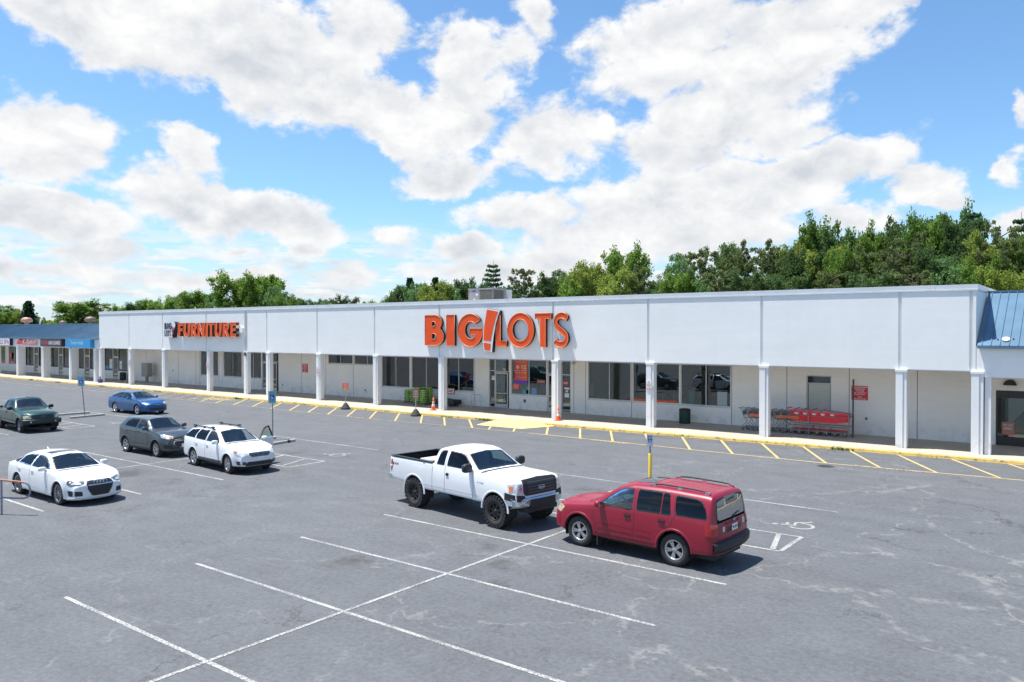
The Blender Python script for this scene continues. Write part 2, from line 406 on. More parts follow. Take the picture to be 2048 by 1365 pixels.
def ground_mat():
    m, nt, b = base_mat('far_ground')
    tc = nt.new('ShaderNodeTexCoord').outputs['Object']
    f = nt.ramp(nt.noise(tc, .05, 6, .6).outputs[0], .35, .65)
    nt.put(b.inputs['Base Color'], nt.mix(f, c4((.05, .07, .025)), c4((.10, .09, .05)))); b.inputs['Roughness'].default_value = .95
    return m
g = MB(); g.add([(-3000, -3000, -.06), (3000, -3000, -.06), (3000, 3000, -.06), (-3000, 3000, -.06)], [(0, 1, 2, 3)], ground_mat())
tag(g.build('ground'), kind='structure')
g = MB()
g.add([(-175, -90, 0), (60, -90, 0), (60, 39.2, 0), (-175, 39.2, 0)], [(0, 1, 2, 3)], ASPH)
tag(g.build('parking_lot'), kind='structure')

# kerb line measured along the building front: (X, Y)
KERB = [(-175, 37.7), (-107, 37.75), (-85, 37.6), (-67, 37.45), (-50, 37.35), (-35, 37.5), (-25, 37.75), (-19.5, 37.9), (-13.5, 38.15), (-7.4, 38.35), (-4.4, 38.45), (20, 38.7)]
def kerb_y(x):
    for (a, ya), (b, yb) in zip(KERB, KERB[1:]):
        if a <= x <= b: return ya+(yb-ya)*(x-a)/(b-a)
    return 38
xs = [-175+i*1.3 for i in range(int(195/1.3)+1)]
RX0, RX1 = -29.6, -26.5
g = MB(); kb = MB()
rr = random.Random(3)
prof = {}
for x in xs: prof[x] = (kerb_y(x)+rr.uniform(-.02, .02), .125+rr.uniform(-.012, .008))
for a, b in zip(xs, xs[1:]):
    ya, za = prof[a]; yb, zb = prof[b]
    g.add([(a, ya+.16, .12), (b, yb+.16, .12), (b, 43.62, .12), (a, 43.62, .12)], [(0, 1, 2, 3)], CONC)
    # kerb: sloping face, rounded nose, top strip
    P = [(-.03, -.01), (0, za-.03), (.03, za), (.16, .124)]
    Q = [(-.03, -.01), (0, zb-.03), (.03, zb), (.16, .124)]
    vs = [(a, ya+p[0], p[1]) for p in P]+[(b, yb+p[0], p[1]) for p in Q]
    kb.add(vs, [(0, 4, 5, 1), (1, 5, 6, 2), (2, 6, 7, 3)], YCURB)
tag(g.build('sidewalk'), kind='structure'); tag(kb.build('kerb'), kind='structure')
g = MB()
g.add([(RX0, 37.9, .135), (RX1, 37.95, .135), (RX1+.15, 35.5, .012), (RX0, 35.4, .012), (RX1+.95, 37.70, .012), (RX0-.5, 37.3, .012)], [(0, 3, 2, 1), (1, 2, 4), (0, 5, 3)], YRAMP)
g.add([(RX0, 38.25, .138), (RX1, 38.3, .138), (RX1, 37.95, .135), (RX0, 37.9, .135)], [(0, 3, 2, 1)], YRAMP)
tag(g.build('ramp'), kind='structure')

# ------------------------------------------------------------ painted markings
def seg(mb, p, q, w, m, z=.004):
    p = Vector((p[0], p[1], z)); q = Vector((q[0], q[1], z)); d = (q-p); n = Vector((-d.y, d.x, 0)).normalized()*(w/2)
    k = max(1, int(d.length/1.0)); vs = []
    for i in range(k+1):
        c = p+d*(i/k); j = rr.uniform(-.008, .008)
        vs += [c+n*(1+j*3), c-n*(1-j*3)]
    mb.add(vs, [(2*i, 2*i+1, 2*i+3, 2*i+2) for i in range(k)], m)
wl = MB()
for Y in (7.27, 10.21, 13.23): seg(wl, (-17.18, Y), (-6.72, Y), .092, WLINE)
seg(wl, (-17.3, 16.38), (-6.58, 16.33), .092, WLINE)
seg(wl, (-17.18, 4.3), (-6.7, 4.3), .092, WLINE); seg(wl, (-17.18, 1.3), (-6.7, 1.3), .092, WLINE)
seg(wl, (-11.93, 1.2), (-11.91, 19.5), .092, WLINE, .007)
seg(wl, (-17.6, 25.15), (-6.54, 24.95), .092, WLINE)
def aisle(x0, x1, y0, y1, chamf, hatch):
    """no-parking aisle beside an accessible bay"""
    seg(wl, (x0, y1), (x1, y1), .092, WLINE); seg(wl, (x0, y0), (x1, y0), .092, WLINE); seg(wl, (x1, y1), (x1, y0), .12, WLINE, .007)
    for h in hatch: seg(wl, (h-.3, y1), (h+.35, y0), .14, WLINE, .007)
aisle(-17.4, -6.5, 19.63, 21.33, .5, (-15.4, -14.2, -12.8, -11.4, -10.0)); seg(wl, (-7.1, 21.3), (-6.72, 19.7), .14, WLINE, .008); seg(wl, (-8.0, 21.3), (-7.55, 19.65), .14, WLINE, .008)
# second bay row
seg(wl, (-34.9, 25.25), (-27.0, 25.15), .092, WLINE); aisle(-37.2, -26.4, 19.72, 21.6, -.15, (-35.5, -33.8, -32.2, -30.6, -28.9))
seg(wl, (-27.6, 21.5), (-26.9, 19.8), .13, WLINE, .008)
seg(wl, (-37.1, 16.59), (-26.1, 16.59), .092, WLINE); seg(wl, (-37.0, 13.47), (-26.0, 13.44), .092, WLINE); seg(wl, (-37.0, 10.35), (-25.85, 10.35), .092, WLINE)
seg(wl, (-31.6, 7.2), (-31.72, 19.6), .092, WLINE, .007); seg(wl, (-37.0, 7.3), (-25.9, 7.3), .092, WLINE)
# third bay row
seg(wl, (-57.2, 25.0), (-46.9, 25.2), .092, WLINE); aisle(-57.5, -46.85, 20.1, 21.55, .1, (-55.8, -54.2, -52.6, -51.0, -49.4, -48.0))
seg(wl, (-57.4, 17.0), (-46.5, 16.9), .092, WLINE); seg(wl, (-52, 7.2), (-52.1, 20), .092, WLINE, .007); seg(wl, (-57.4, 13.6), (-46.5, 13.5), .092, WLINE)
seg(wl, (-77.5, 25.2), (-67, 25.3), .092, WLINE); seg(wl, (-77.5, 17.0), (-66.5, 17.), .092, WLINE)

def wheelchair(mb, ox, oy, s, rot, m, z=.005, mapf=None, w=.11):
    """accessibility symbol drawn with strokes; unit box about 1 x 1.2"""
    ca, sa = cos(rot), sin(rot)
    def T(p): return (ox+s*(p[0]*ca-p[1]*sa), oy+s*(p[0]*sa+p[1]*ca))
    def stroke(pts, w):
        vs = []; n = len(pts)
        for i, p in enumerate(pts):
            a = Vector(pts[max(i-1, 0)]); b = Vector(pts[min(i+1, n-1)]); d = (b-a).normalized(); nn = Vector((-d.y, d.x))*w/2
            for q in (Vector(p)+nn, Vector(p)-nn):
                t = T(q); vs.append((t[0], t[1], z) if mapf is None else mapf(*t))
        mb.add(vs, [(2*i, 2*i+1, 2*i+3, 2*i+2) for i in range(n-1)], m)
    stroke([(.36*cos(a)+.42, .36*sin(a)+.36) for a in [R(t) for t in range(125, 385, 20)]], w)
    stroke([(.40, .95), (.42, .55), (.80, .55), (1.02, .12), (1.16, .16)], w*1.15)
    stroke([(.42, .78), (.74, .78)], w)
    hd = [(.38+.11*cos(R(t)), 1.12+.11*sin(R(t))) for t in range(0, 360, 40)]
    vs = []
    for q in hd:
        t = T(q); vs.append((t[0], t[1], z) if mapf is None else mapf(*t))
    mb.add(vs, [tuple(range(len(vs)))], m)
wheelchair(wl, -6.5, 22.2, .92, R(100), WFAINT, w=.10)
wheelchair(wl, -26.9, 22.7, .9, R(100), WFAINT, w=.10)
wheelchair(wl, -46.9, 22.8, .9, R(100), WFAINT, w=.10)
tag(wl.build('white_road_markings'), kind='structure')

yl = MB()
pl = [(-150, 34.2), (-80, 34.25), (-50, 34.15), (-38, 33.85), (-25, 34.3), (-18, 34.15), (-14, 34.0), (-9.6, 33.95), (-2.5, 34.45), (14, 34.9)]
for p, q in zip(pl, pl[1:]): seg(yl, p, q, .10, YFAINT if q[0] <= -24 else YLINE)
def line_y(x):
    for (a, ya), (b, yb) in zip(pl, pl[1:]):
        if a <= x <= b: return ya+(yb-ya)*(x-a)/(b-a)
HT = [-67.6, -65.5, -63.6, -61.8, -59.9, -57.8, -55.4, -53.0, -50.7, -48.5, -46.4, -44.3, -42.3, -40.2, -38.0, -35.9, -34.0, -31.95, -29.9, -28.2, -26.0, -23.85, -21.9, -19.8, -17.7, -15.62, -13.56, -11.57, -9.5, -7.5, -5.38, -3.3, -1.2, 1.0, 3.1]
HT = [-67.6-2.1*i for i in range(26, 0, -1)]+HT
for x in HT:
    dx = 3.1 if x < -30 else 2.2
    yt = kerb_y(x)-.08
    if RX0-1.2 < x < RX1+.3:
        t = .62; p = (x+dx*t, yt+(line_y(x+dx)-yt)*t)
    else: p = (x, yt)
    seg(yl, p, (x+dx, line_y(x+dx)), .11 if x > -60 else .10, YLINE if x > -60 else YFAINT, .007)
for a, b in zip(xs, xs[1:]):
    if -110 < a < 10 and not (RX0-1.4 < a < RX1+1.): seg(yl, (a, prof[a][0]-.12), (b, prof[b][0]-.12), .09, YLINE if a > -60 else YFAINT, .010)
def onground(ox, oy, rot, z=.009):
    return lambda u, w, d: (ox+u*cos(rot)-w*sin(rot), oy+u*sin(rot)+w*cos(rot), z)
text_mb(yl, 'NO PARKING', 0, 2.7, -.22, .10, 0, YFAINT, .02, mapf=onground(-8.3, 34.15, R(-2)))
text_mb(yl, 'NO PARKING', 0, 2.9, -.22, .10, 0, YFAINT, .02, mapf=onground(-21.6, 34.1, R(-2)))
text_mb(yl, 'NO PARKING', 0, 2.9, -.22, .12, 0, YFAINT, .02, mapf=onground(-39.0, 33.95, R(0)))
tag(yl.build('yellow_road_markings'), kind='structure')
# spilled sand / worn kerb yellow beside the furniture entrance
g = MB(); r2 = random.Random(5)
for i in range(700):
    a = r2.gauss(0, 1); b = r2.gauss(0, .45); x = -57.6+a*1.1+b*.8; y = 36.6-abs(b)*1.6
    if y > 37.2 or y < 34.5: continue
    s = r2.uniform(.02, .055); t = r2.uniform(0, 6)
    g.add([(x+s*cos(t+k*1.3), y+s*sin(t+k*1.3), .014+.0004*(i % 20)) for k in range(5)], [(0, 1, 2, 3, 4)], YRAMP if i % 3 else CONC2)
tag(g.build('loose_gravel'), kind='stuff')
# ------------------------------------------------------------ building materials
def wall_mat(name, col, brick=True, streak=.05, grime=.25):
    m, nt, b = base_mat(name)
    tc = nt.new('ShaderNodeTexCoord').outputs['Object']
    n = nt.noise(tc, .45, 5, .6).outputs[0]
    st = nt.noise(nt.vec('MULTIPLY', tc, (2.2, 1, .22)), 1.6, 6, .65).outputs[0]
    hs = nt.noise(nt.vec('MULTIPLY', tc, (.35, 1, 3.5)), 1.2, 4, .6).outputs[0]
    v = nt.math('ADD', nt.math('MULTIPLY_ADD', n, .14, -.07), nt.math('MULTIPLY_ADD', st, streak*2, -streak))
    v = nt.math('ADD', v, nt.math('MULTIPLY_ADD', hs, .08, -.04))
    sc = nt.new('ShaderNodeVectorMath', operation='SCALE'); nt.put(sc.inputs[0], col); nt.put(sc.inputs['Scale'], nt.math('ADD', v, 1.))
    cc = sc.outputs[0]
    z = nt.new('ShaderNodeSeparateXYZ', {0: nt.new('ShaderNodeNewGeometry').outputs['Position']}).outputs[2]
    lowd = nt.math('MULTIPLY', nt.ramp(z, 1.3, .15), nt.ramp(nt.noise(tc, 1.8, 6, .7).outputs[0], .42, .7))
    cc = nt.mix(nt.math('MULTIPLY', lowd, grime), cc, c4((.30, .27, .24)))
    h = nt.noise(tc, 14, 6, .7).outputs[0]
    if brick:
        sw = nt.new('ShaderNodeSeparateXYZ', {0: tc})
        uv = nt.new('ShaderNodeCombineXYZ', {0: nt.math('ADD', sw.outputs[0], sw.outputs[1]), 1: sw.outputs[2]}).outputs[0]
        br = nt.new('ShaderNodeTexBrick', {'Vector': uv, 'Scale': 1.0, 'Mortar Size': .008, 'Brick Width': .40, 'Row Height': .10, 'Mortar Smooth': .4})
        br.inputs['Color1'].default_value = c4((1, 1, 1)); br.inputs['Color2'].default_value = c4((.94, .94, .94)); br.inputs['Mortar'].default_value = c4((.78, .78, .78))
        cc = nt.mix(.40, cc, br.outputs[0], 'MULTIPLY')
        h = nt.math('MULTIPLY_ADD', br.outputs['Fac'], -.5, h)
    nt.put(b.inputs['Base Color'], cc); b.inputs['Roughness'].default_value = .75
    if not brick: h = nt.math('ADD', nt.math('MULTIPLY', h, .35), nt.noise(nt.vec('MULTIPLY', tc, (.7, 1, 1.6)), 3.2, 5, .6).outputs[0])
    nt.put(b.inputs['Normal'], nt.new('ShaderNodeBump', {'Strength': .4, 'Distance': .012 if brick else .006, 'Height': h}))
    return m
FASC = wall_mat('painted_fascia_panel', (.87, .865, .84), False, .028, 0)
BWALL = wall_mat('painted_block_wall', (.90, .875, .83), True, .03, .35)
COLM = wall_mat('painted_column', (.82, .82, .81), False, .06, .45)
JOINT = mat('dark_wall_joint', (.16, .17, .19), .8)  # dark strips laid along the vertical wall joints
COPING = mat('metal_coping', (.72, .73, .745), .35, .3, var=.05, vscale=1.5)
ALU = mat('aluminium_frame', (.55, .56, .57), .4, .6, var=.06)
BRONZE = mat('dark_bronze_frame', (.045, .045, .045), .45, .3)
SOFF = mat('soffit_board', (.82, .81, .78), .8, var=.06)
ROOFM = mat('flat_roof_membrane', (.42, .42, .41), .9, var=.15, vscale=.5)
def glass_mat(name, tint, refl=1.0, rough=.0):
    m, nt, b = base_mat(name)
    b.inputs['Base Color'].default_value = c4(tint); b.inputs['Roughness'].default_value = rough
    b.inputs['IOR'].default_value = 2.25; b.inputs['Specular IOR Level'].default_value = .5*refl
    return m
def shop_glass():
    m = bpy.data.materials.new('shop_window_glass'); m.use_nodes = True; nt = NT(m.node_tree); m.node_tree.nodes.clear()
    out = nt.new('ShaderNodeOutputMaterial'); tr = nt.new('ShaderNodeBsdfTransparent', {'Color': c4((.50, .56, .54))}); gl = nt.new('ShaderNodeBsdfGlossy', {'Color': c4((.95, 1, 1)), 'Roughness': .004})
    fr = nt.new('ShaderNodeFresnel', {'IOR': 1.6}); f = nt.math('MULTIPLY_ADD', fr.outputs[0], 1.1, .045, clamp=True)
    mx = nt.new('ShaderNodeMixShader', {0: f}); nt.l.new(tr.outputs[0], mx.inputs[1]); nt.l.new(gl.outputs[0], mx.inputs[2]); nt.l.new(mx.outputs[0], out.inputs[0]); return m
GLASS = shop_glass()
def goods_mat():
    m, nt, b = base_mat('shelf_goods')
    tc = nt.new('ShaderNodeTexCoord').outputs['Object']
    vo = nt.new('ShaderNodeTexVoronoi', {'Vector': nt.vec('MULTIPLY', tc, (1, 1, 1.0)), 'Scale': 5.5})
    hsv = nt.new('ShaderNodeHueSaturation', {'Color': vo.outputs['Color'], 'Saturation': .55, 'Value': .35})
    nt.put(b.inputs['Base Color'], hsv.outputs[0]); b.inputs['Roughness'].default_value = .5; return m
FILMG = mat('frosted_window_film', (.50, .54, .49), .35, var=.05)
def roof_metal(name, col):
    m, nt, b = base_mat(name)
    tc = nt.new('ShaderNodeTexCoord').outputs['Object']
    n = nt.noise(tc, .5, 5, .6).outputs[0]
    cc = nt.mix(nt.ramp(n, .3, .7), c4([c*.85 for c in col]), c4([c*1.15 for c in col]))
    nt.put(b.inputs['Base Color'], cc); b.inputs['Roughness'].default_value = .38; b.inputs['Metallic'].default_value = .15
    return m
BLUEROOF = roof_metal('blue_metal_roof', (.10, .185, .27))

YF, YB, ZS, ZT = 39.70, 43.5, 3.76, 7.59      # fascia plane, back wall plane, soffit, parapet

def wall_grid(mb, x0, x1, z0, z1, y, openings, m, depth=.14):
    xsb = sorted({x0, x1, *[o[0] for o in openings], *[o[1] for o in openings]})
    zsb = sorted({z0, z1, *[o[2] for o in openings], *[o[3] for o in openings]})
    xsb = [x for x in xsb if x0 <= x <= x1]; zsb = [z for z in zsb if z0 <= z <= z1]
    for a, b in zip(xsb, xsb[1:]):
        for c, d in zip(zsb, zsb[1:]):
            mx, mz = (a+b)/2, (c+d)/2
            if any(o[0] < mx < o[1] and o[2] < mz < o[3] for o in openings): continue
            mb.add([(a, y, c), (b, y, c), (b, y, d), (a, y, d)], [(0, 1, 2, 3)], m)
    for (a, b, c, d) in [o[:4] for o in openings]:
        Y2 = y+depth
        mb.add([(a, y, c), (a, Y2, c), (a, Y2, d), (a, y, d), (b, y, c), (b, Y2, c), (b, Y2, d), (b, y, d)], [(0, 1, 2, 3), (4, 7, 6, 5), (3, 2, 6, 7), (0, 4, 5, 1)], m)

def window_unit(parent, x0, x1, z0, z1, y, mull=(), bars=(), fr=ALU, gl=GLASS, name='window', fw=.055, sill=True):
    """framed window: frame mesh (with mullions) > one mesh of glass per light group"""
    f = MB(); yf0, yf1 = y+.05, y+.13
    f.box(x0, x1, yf0, yf1, z0, z0+fw, fr); f.box(x0, x1, yf0, yf1, z1-fw, z1, fr)
    f.box(x0, x0+fw, yf0, yf1, z0+fw, z1-fw, fr); f.box(x1-fw, x1, yf0, yf1, z0+fw, z1-fw, fr)
    for mx in mull: f.box(mx-fw/2, mx+fw/2, yf0+.003, yf1, z0+fw, z1-fw, fr)
    for bz in bars: f.box(x0+fw, x1-fw, yf0+.006, yf1, bz-fw/2, bz+fw/2, fr)
    if sill: f.box(x0-.03, x1+.03, y-.035, y+.045, z0-.05, z0-.003, fr)
    o = f.build(name, parent, True)
    p = MB(); tilt = rng.uniform(-.002, .002)
    xb = [x0+fw]+list(mull)+[x1-fw]
    for a, b in zip(xb, xb[1:]):
        t = rng.uniform(-.004, .004)
        p.box(a+.01, b-.01, y+.10+t, y+.112+t, z0+fw, z1-fw, gl)
    po = p.build('pane', o); po.location = (0, 0, 0)
    # world offset of the part
    q = o; off = Vector((0, 0, 0))
    while q is not None: off += Vector(q.location); q = q.parent
    po.data.transform(Matrix.Translation(-off))
    return o

def door_unit(parent, x0, x1, z1, y, z0=.12, fr=ALU, gl=GLASS, rail=.10, mid=1.15, kick=.28):
    f = MB(); a0, a1 = y+.04, y+.10; st = .075
    f.box(x0, x0+st, a0, a1, z0, z1, fr); f.box(x1-st, x1, a0, a1, z0, z1, fr)
    f.box(x0+st, x1-st, a0, a1, z1-rail, z1, fr); f.box(x0+st, x1-st, a0, a1, z0, z0+kick, fr)
    if mid: f.box(x0+st, x1-st, a0+.004, a1, mid-.025, mid+.025, fr)
    o = f.build('door', parent, True)
    p = MB(); p.box(x0+st-.005, x1-st+.005, y+.065, y+.075, z0+kick-.005, z1-rail+.005, gl)
    h = MB(); h.tube([(x1-st/2, a0-.005, 1.05), (x1-st/2, a0-.06, 1.07), (x1-st/2, a0-.06, 1.33), (x1-st/2, a0-.005, 1.35)], .013, ALU)
    for nm, q in (('pane', p), ('handle', h)):
        po = q.build(nm, o); off = Vector((0, 0, 0)); w = o
        while w is not None: off += Vector(w.location); w = w.parent
        po.data.transform(Matrix.Translation(-off))
    return o

# ------------------------------------------------------------ main store
ST = empty('store_building', (-45, 43.5, 0), label='long white single-storey store with tall blank fascia, colonnade and orange letters', cat='store')
XL, XR = -85.3, -4.65
OPEN = []   # openings in the back wall
WIN = [  # x0, x1, z0, z1, mullions, bars
 (-26.92, -23.78, 1.12, 3.56, (-25.35,), ()), (-23.66, -20.5, 1.12, 3.56, (-22.1,), ()), (-20.42, -17.30, 1.12, 3.56, (-18.83,), ()),
 (-33.2, -30.2, 1.12, 3.56, (-31.70,), ()), (-39.3, -36.60, 1.12, 3.56, (-38.1,), ()), (-42.88, -40.0, 1.12, 3.56, (-41.36,), ()), (-46.2, -43.1, 1.12, 3.56, (-44.64,), ()),
 (-52.75, -49.66, 2.80, 3.56, (-51.21,), ()), (-49.45, -46.5, 2.80, 3.56, (-47.91,), ()),
 (-92.35, -90.3, 1.15, 3.56, (), ()), (-89.08, -87.0, 1.15, 3.56, (), ()),
 (-72.25, -71.0, 1.15, 3.56, (), ()), (-70.6, -69.17, 1.15, 3.56, (), ()), (-68.25, -65.27, 1.15, 3.56, (-66.76,), ()), (-64.9, -62.2, 1.15, 3.56, (-63.46,), ()),
 (-13.05, -11.75, 1.10, 3.14, (), (2.70,)),
]
for wdef in WIN:
    if wdef[0] > -86: OPEN.append(wdef[:4])
DOORS = [(-35.18, -33.38, .12, 3.56), (-30.12, -28.25, .12, 3.56), (-62.06, -59.6, .12, 3.56)]
OPEN += DOORS
w = MB()
wall_grid(w, XL, XR, .10, ZS+.2, YB, OPEN, BWALL)
for x in (-14.1, -10.85, -7.62, -17.25, -56.28, -53.05, -49.55, -36.50, -27.09, -23.72, -82.7, -76.35, -73.09, -72.4, -69.0, -68.45, -29.9+1.9, -79.5, -46.35, -5.0):
    zt = next((o[2]-.06 for o in OPEN if o[0]-.05 < x < o[1]+.05), ZS)
    w.box(x-.016, x+.016, YB-.004, YB-.001, .13, zt, JOINT)
w.build('wall', ST, True)
for (a, b, c, d, mu, ba) in WIN:
    if a < -86: continue
    o = window_unit(ST, a, b, c, d, YB, mu, ba)
# frosted film in the lower light of the single window
film = MB(); film.box(-12.96, -11.84, YB+.090, YB+.096, 1.2, 2.66, FILMG)
tag(thing_mesh(film, 'window_film', (-12.4, YB+.09, 1.2), 'frosted pale film over the lower pane of the single window behind the red carts', 'window film'))
# main entrance
window_unit(ST, -35.18, -34.66, .12, 3.56, YB, (), (2.72, .42), name='sidelight', sill=False)
door_unit(ST, -34.64, -33.52, 2.62, YB)
window_unit(ST, -34.64, -33.40, 2.66, 3.56, YB, (), (), name='transom', sill=False)
door_unit(ST, -30.1, -29.05, 2.62, YB); window_unit(ST, -30.1, -29.05, 2.66, 3.56, YB, (), (), name='transom', sill=False)
window_unit(ST, -29.0, -28.27, .12, 3.56, YB, (), (2.62, .62, .28), name='sidelight', sill=False)
# furniture entrance
door_unit(ST, -62.04, -60.9, 2.68, YB); window_unit(ST, -62.04, -60.9, 2.72, 3.56, YB, (), (), name='transom', sill=False)
door_unit(ST, -60.86, -59.9, 2.68, YB); window_unit(ST, -60.86, -59.62, 2.72, 3.56, YB, (), (), name='transom', sill=False)
window_unit(ST, -59.86, -59.62, .12, 2.68, YB, (), (), name='sidelight', sill=False, fr=BRONZE)

# fascia with recessed joints
JX = [-78.96, -72.5, -65.0, -59.08, -55.96, -49.44, -42.91, -36.46, -27.06, -20.61, -14.16, -7.70]
f = MB(); ed = [XL]+JX+[XR]
f.box(XL, XR, YF+.07, YF+.30, ZS, ZT-.26, FASC)
for i, (a, b) in enumerate(zip(ed, ed[1:])):
    a2 = a+(.075 if i else 0); b2 = b-(.075 if i < len(ed)-2 else .26)
    f.box(a2, b2, YF, YF+.072, ZS+.002, ZT-.262, FASC)
f.box(XR-.12, XR, YF, YF+.072, ZS+.002, ZT-.262, FASC)
f.box(XR-.2, XR, YF+.30, 52, ZS-.001, ZT-.26, FASC); f.box(XL, XL+.2, YF+.30, 52, ZS-.001, ZT-.26, FASC)
f.box(XL+.01, XR-.01, YF+.006, YB, ZS-.03, ZS-.003, COPING)
f.build('fascia', ST, True)
c = MB()
rr2 = random.Random(11); x = XL-.06; i = 0
while x < XR:
    x2 = min(x+rr2.choice([9.1, 12.2, 15.2]), XR+.06); dz = rr2.uniform(-.012, .012)
    c.box(x+.004, x2-.004, YF-.02, YF+.42, ZT-.25+dz, ZT+dz, COPING); c.box(x+.004, x2-.004, YF-.038, YF-.018, ZT-.275+dz, ZT-.21+dz, COPING); x = x2; i += 1
c.box(XR-.26, XR+.06, YF+.42, 52, ZT-.25, ZT, COPING); c.box(XL-.06, XL+.26, YF+.42, 52, ZT-.25, ZT, COPING)
c.build('coping', ST, True)
s = MB(); s.box(XL+.2, XR-.2, YF+.30, YB, ZS+.02, ZS+.06, SOFF); s.build('soffit', ST, True)
s = MB(); s.box(XL+.2, XR-.2, YF+.30, 85, 6.55, 6.7, ROOFM); s.build('roof', ST, True)
s = MB(); s.box(XL+.2, XR-.2, 84.8, 85, 0, 6.54, BWALL); s.box(XL+.005, XL+.195, 52, 84.8, 0, 6.7, BWALL); s.box(XR-.195, XR-.005, 52, 84.8, 0, 6.7, BWALL); s.build('wall', ST, True)
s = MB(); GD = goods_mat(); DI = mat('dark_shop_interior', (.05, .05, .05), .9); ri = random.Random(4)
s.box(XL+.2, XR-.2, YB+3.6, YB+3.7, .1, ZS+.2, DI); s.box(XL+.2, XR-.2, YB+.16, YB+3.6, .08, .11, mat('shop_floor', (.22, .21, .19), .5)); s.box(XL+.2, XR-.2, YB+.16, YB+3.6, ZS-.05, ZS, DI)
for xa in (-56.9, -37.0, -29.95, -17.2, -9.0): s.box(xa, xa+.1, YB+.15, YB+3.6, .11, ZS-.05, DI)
for (x0_, x1_) in ((-46, -40.3), (-39, -36.9), (-27, -23.9), (-23.4, -20.6), (-20.3, -17.5), (-33, -30.4), (-72, -69.4), (-68, -62.5)):
    x_ = x0_+.2
    while x_ < x1_-.7:
        w_ = ri.uniform(.5, 1.2); yy = YB+ri.choice((.7, 1.3, 1.9)); zt = ri.uniform(1.2, 2.3)
        s.box(x_, x_+w_, yy, yy+.4, .12, zt, GD); x_ += w_+ri.uniform(.2, 1.0)
LT = mat('ceiling_tube', (.9, .95, .9)); LT.node_tree.nodes['Principled BSDF'].inputs['Emission Color'].default_value = (1, 1, .95, 1); LT.node_tree.nodes['Principled BSDF'].inputs['Emission Strength'].default_value = 1.2
for x_ in range(-71, -10, 3): s.box(x_, x_+1.2, YB+2.2, YB+2.35, ZS-.12, ZS-.07, LT)
s.build('shop_interior', ST, True)
def column_mb(cx, w=.48, d=.42, y0=YF-.075, zt=ZS):
    mb = MB(); a, b = cx-w/2, cx+w/2; k = a+w*.66
    mb.box(a, k, y0, y0+d, .10, zt-.12, COLM); mb.box(k+.018, b, y0+.035, y0+d-.02, .10, zt-.12, COLM); mb.box(k-.004, k+.020, y0+.05, y0+d-.04, .10, zt-.12, COLM)
    mb.box(a-.03, b+.03, y0-.02, y0+d+.02, zt-.12, zt+.004, COLM)
    return mb
CX = [-85.0, -78.75, -72.3, -64.6, -58.9, -55.75, -49.25, -42.78, -36.28, -26.9, -20.47, -14.02, -7.62, -4.58]
for x in CX: column_mb(x, .46 if x > -60 else .44).build('column', ST, True, bevel=.012)
# conduit drop and electrical bits by the furniture sign
cb = MB(); cb.box(-59.62, -59.2, YF-.17, YF-.003, 5.40, 5.82, FASC); cb.box(-59.85, -59.5, YF-.05, YF-.004, 5.83, 6.02, FASC)
cb.build('junction_box', ST, True, bevel=.01)
cb = MB(); cb.tube([(-58.97, YF-.04, 7.3), (-58.97, YF-.04, 3.6)], .035, COPING); cb.tube([(-58.83, YF-.04, 7.3), (-58.83, YF-.04, 3.6)], .03, COPING); cb.box(-59.05, -58.78, YF-.10, YF-.06, 3.42, 3.72, mat('dark_green_paint', (.03, .08, .06), .5)); cb.build('conduit', ST, True)
for (x, z) in ((-81.9+.6, 1.0), (-78.0+.6, 1.45), (-59.1+.1, .72), (-48.1, .72), (-8.9-1.1, .98)):
    cb = MB(); cb.box(x-.05, x+.05, YB-.05, YB-.002, z-.06, z+.06, mat('grey_outlet_box', (.12, .12, .12), .6)); cb.build('outlet_box', ST, True)
cb = MB(); cb.box(-32.0-.08, -32.0+.08, YB-.06, YB-.002, .62, .82, mat('grey_outlet_box', (.12, .12, .12), .6)); cb.build('outlet_box', ST, True)
sp = MB(); sp.ellipsoid((-27.95, YB-.12, 3.42), .11, .11, .10, mat('camera_dome', (.5, .5, .48), .3)); sp.box(-28.0, -27.9, YB-.1, YB-.002, 3.4, 3.46, ALU); sp.build('security_camera', ST, True)

# ------------------------------------------------------------ left wing with blue roof and small shops
LW = empty('strip_shops', (-110, 43.5, 0), label='low strip of small shops with long blue metal roof at left end', cat='shop building')
LX0, LX1 = -170, XL-.02
LOPEN = []; LW_WIN = []; LW_DOOR = []
def lw(a, b, c=1.12, d=3.56, mu=()): LW_WIN.append((a, b, c, d, mu)); LOPEN.append((a, b, c, d))
lw(-89.05, -87.0); lw(-92.3, -90.3)
LW_DOOR.append((-90.25, -89.1)); LOPEN.append((-90.25, -89.1, .12, 3.56))
for k, (wx0, wx1, dx0, dx1, vx0, vx1) in enumerate([(-99.6, -97.3, -97.2, -95.95, -95.85, -93.9), (-106.8, -104.2, -104.1, -103.0, -102.9, -100.9), (-113.9, -111.4, -111.3, -110.1, -110.0, -108.3)]):
    lw(wx0, wx1); lw(vx0, vx1); LW_DOOR.append((dx0, dx1)); LOPEN.append((dx0, dx1, .12, 3.56))
lw(-119.4, -115.6, mu=(-117.6,)); lw(-124.5, -120.5, mu=(-122.5,)); lw(-132, -127, mu=(-129.5,)); lw(-140, -135, mu=(-137.5,)); lw(-150, -145, mu=(-147,))
w = MB(); wall_grid(w, LX0, LX1-.01, .10, 3.9, YB, LOPEN, BWALL)
for x in (-94.6, -99.75, -100.6, -107.2, -107.9, -114.2, -86.9, -93.0): w.box(x-.02, x+.02, YB-.005, YB-.002, .13, 3.6, JOINT)
w.build('wall', LW, True)
for (a, b, c_, d, mu) in LW_WIN: window_unit(LW, a, b, c_, d, YB, mu, fr=BRONZE if a > -116 else ALU)
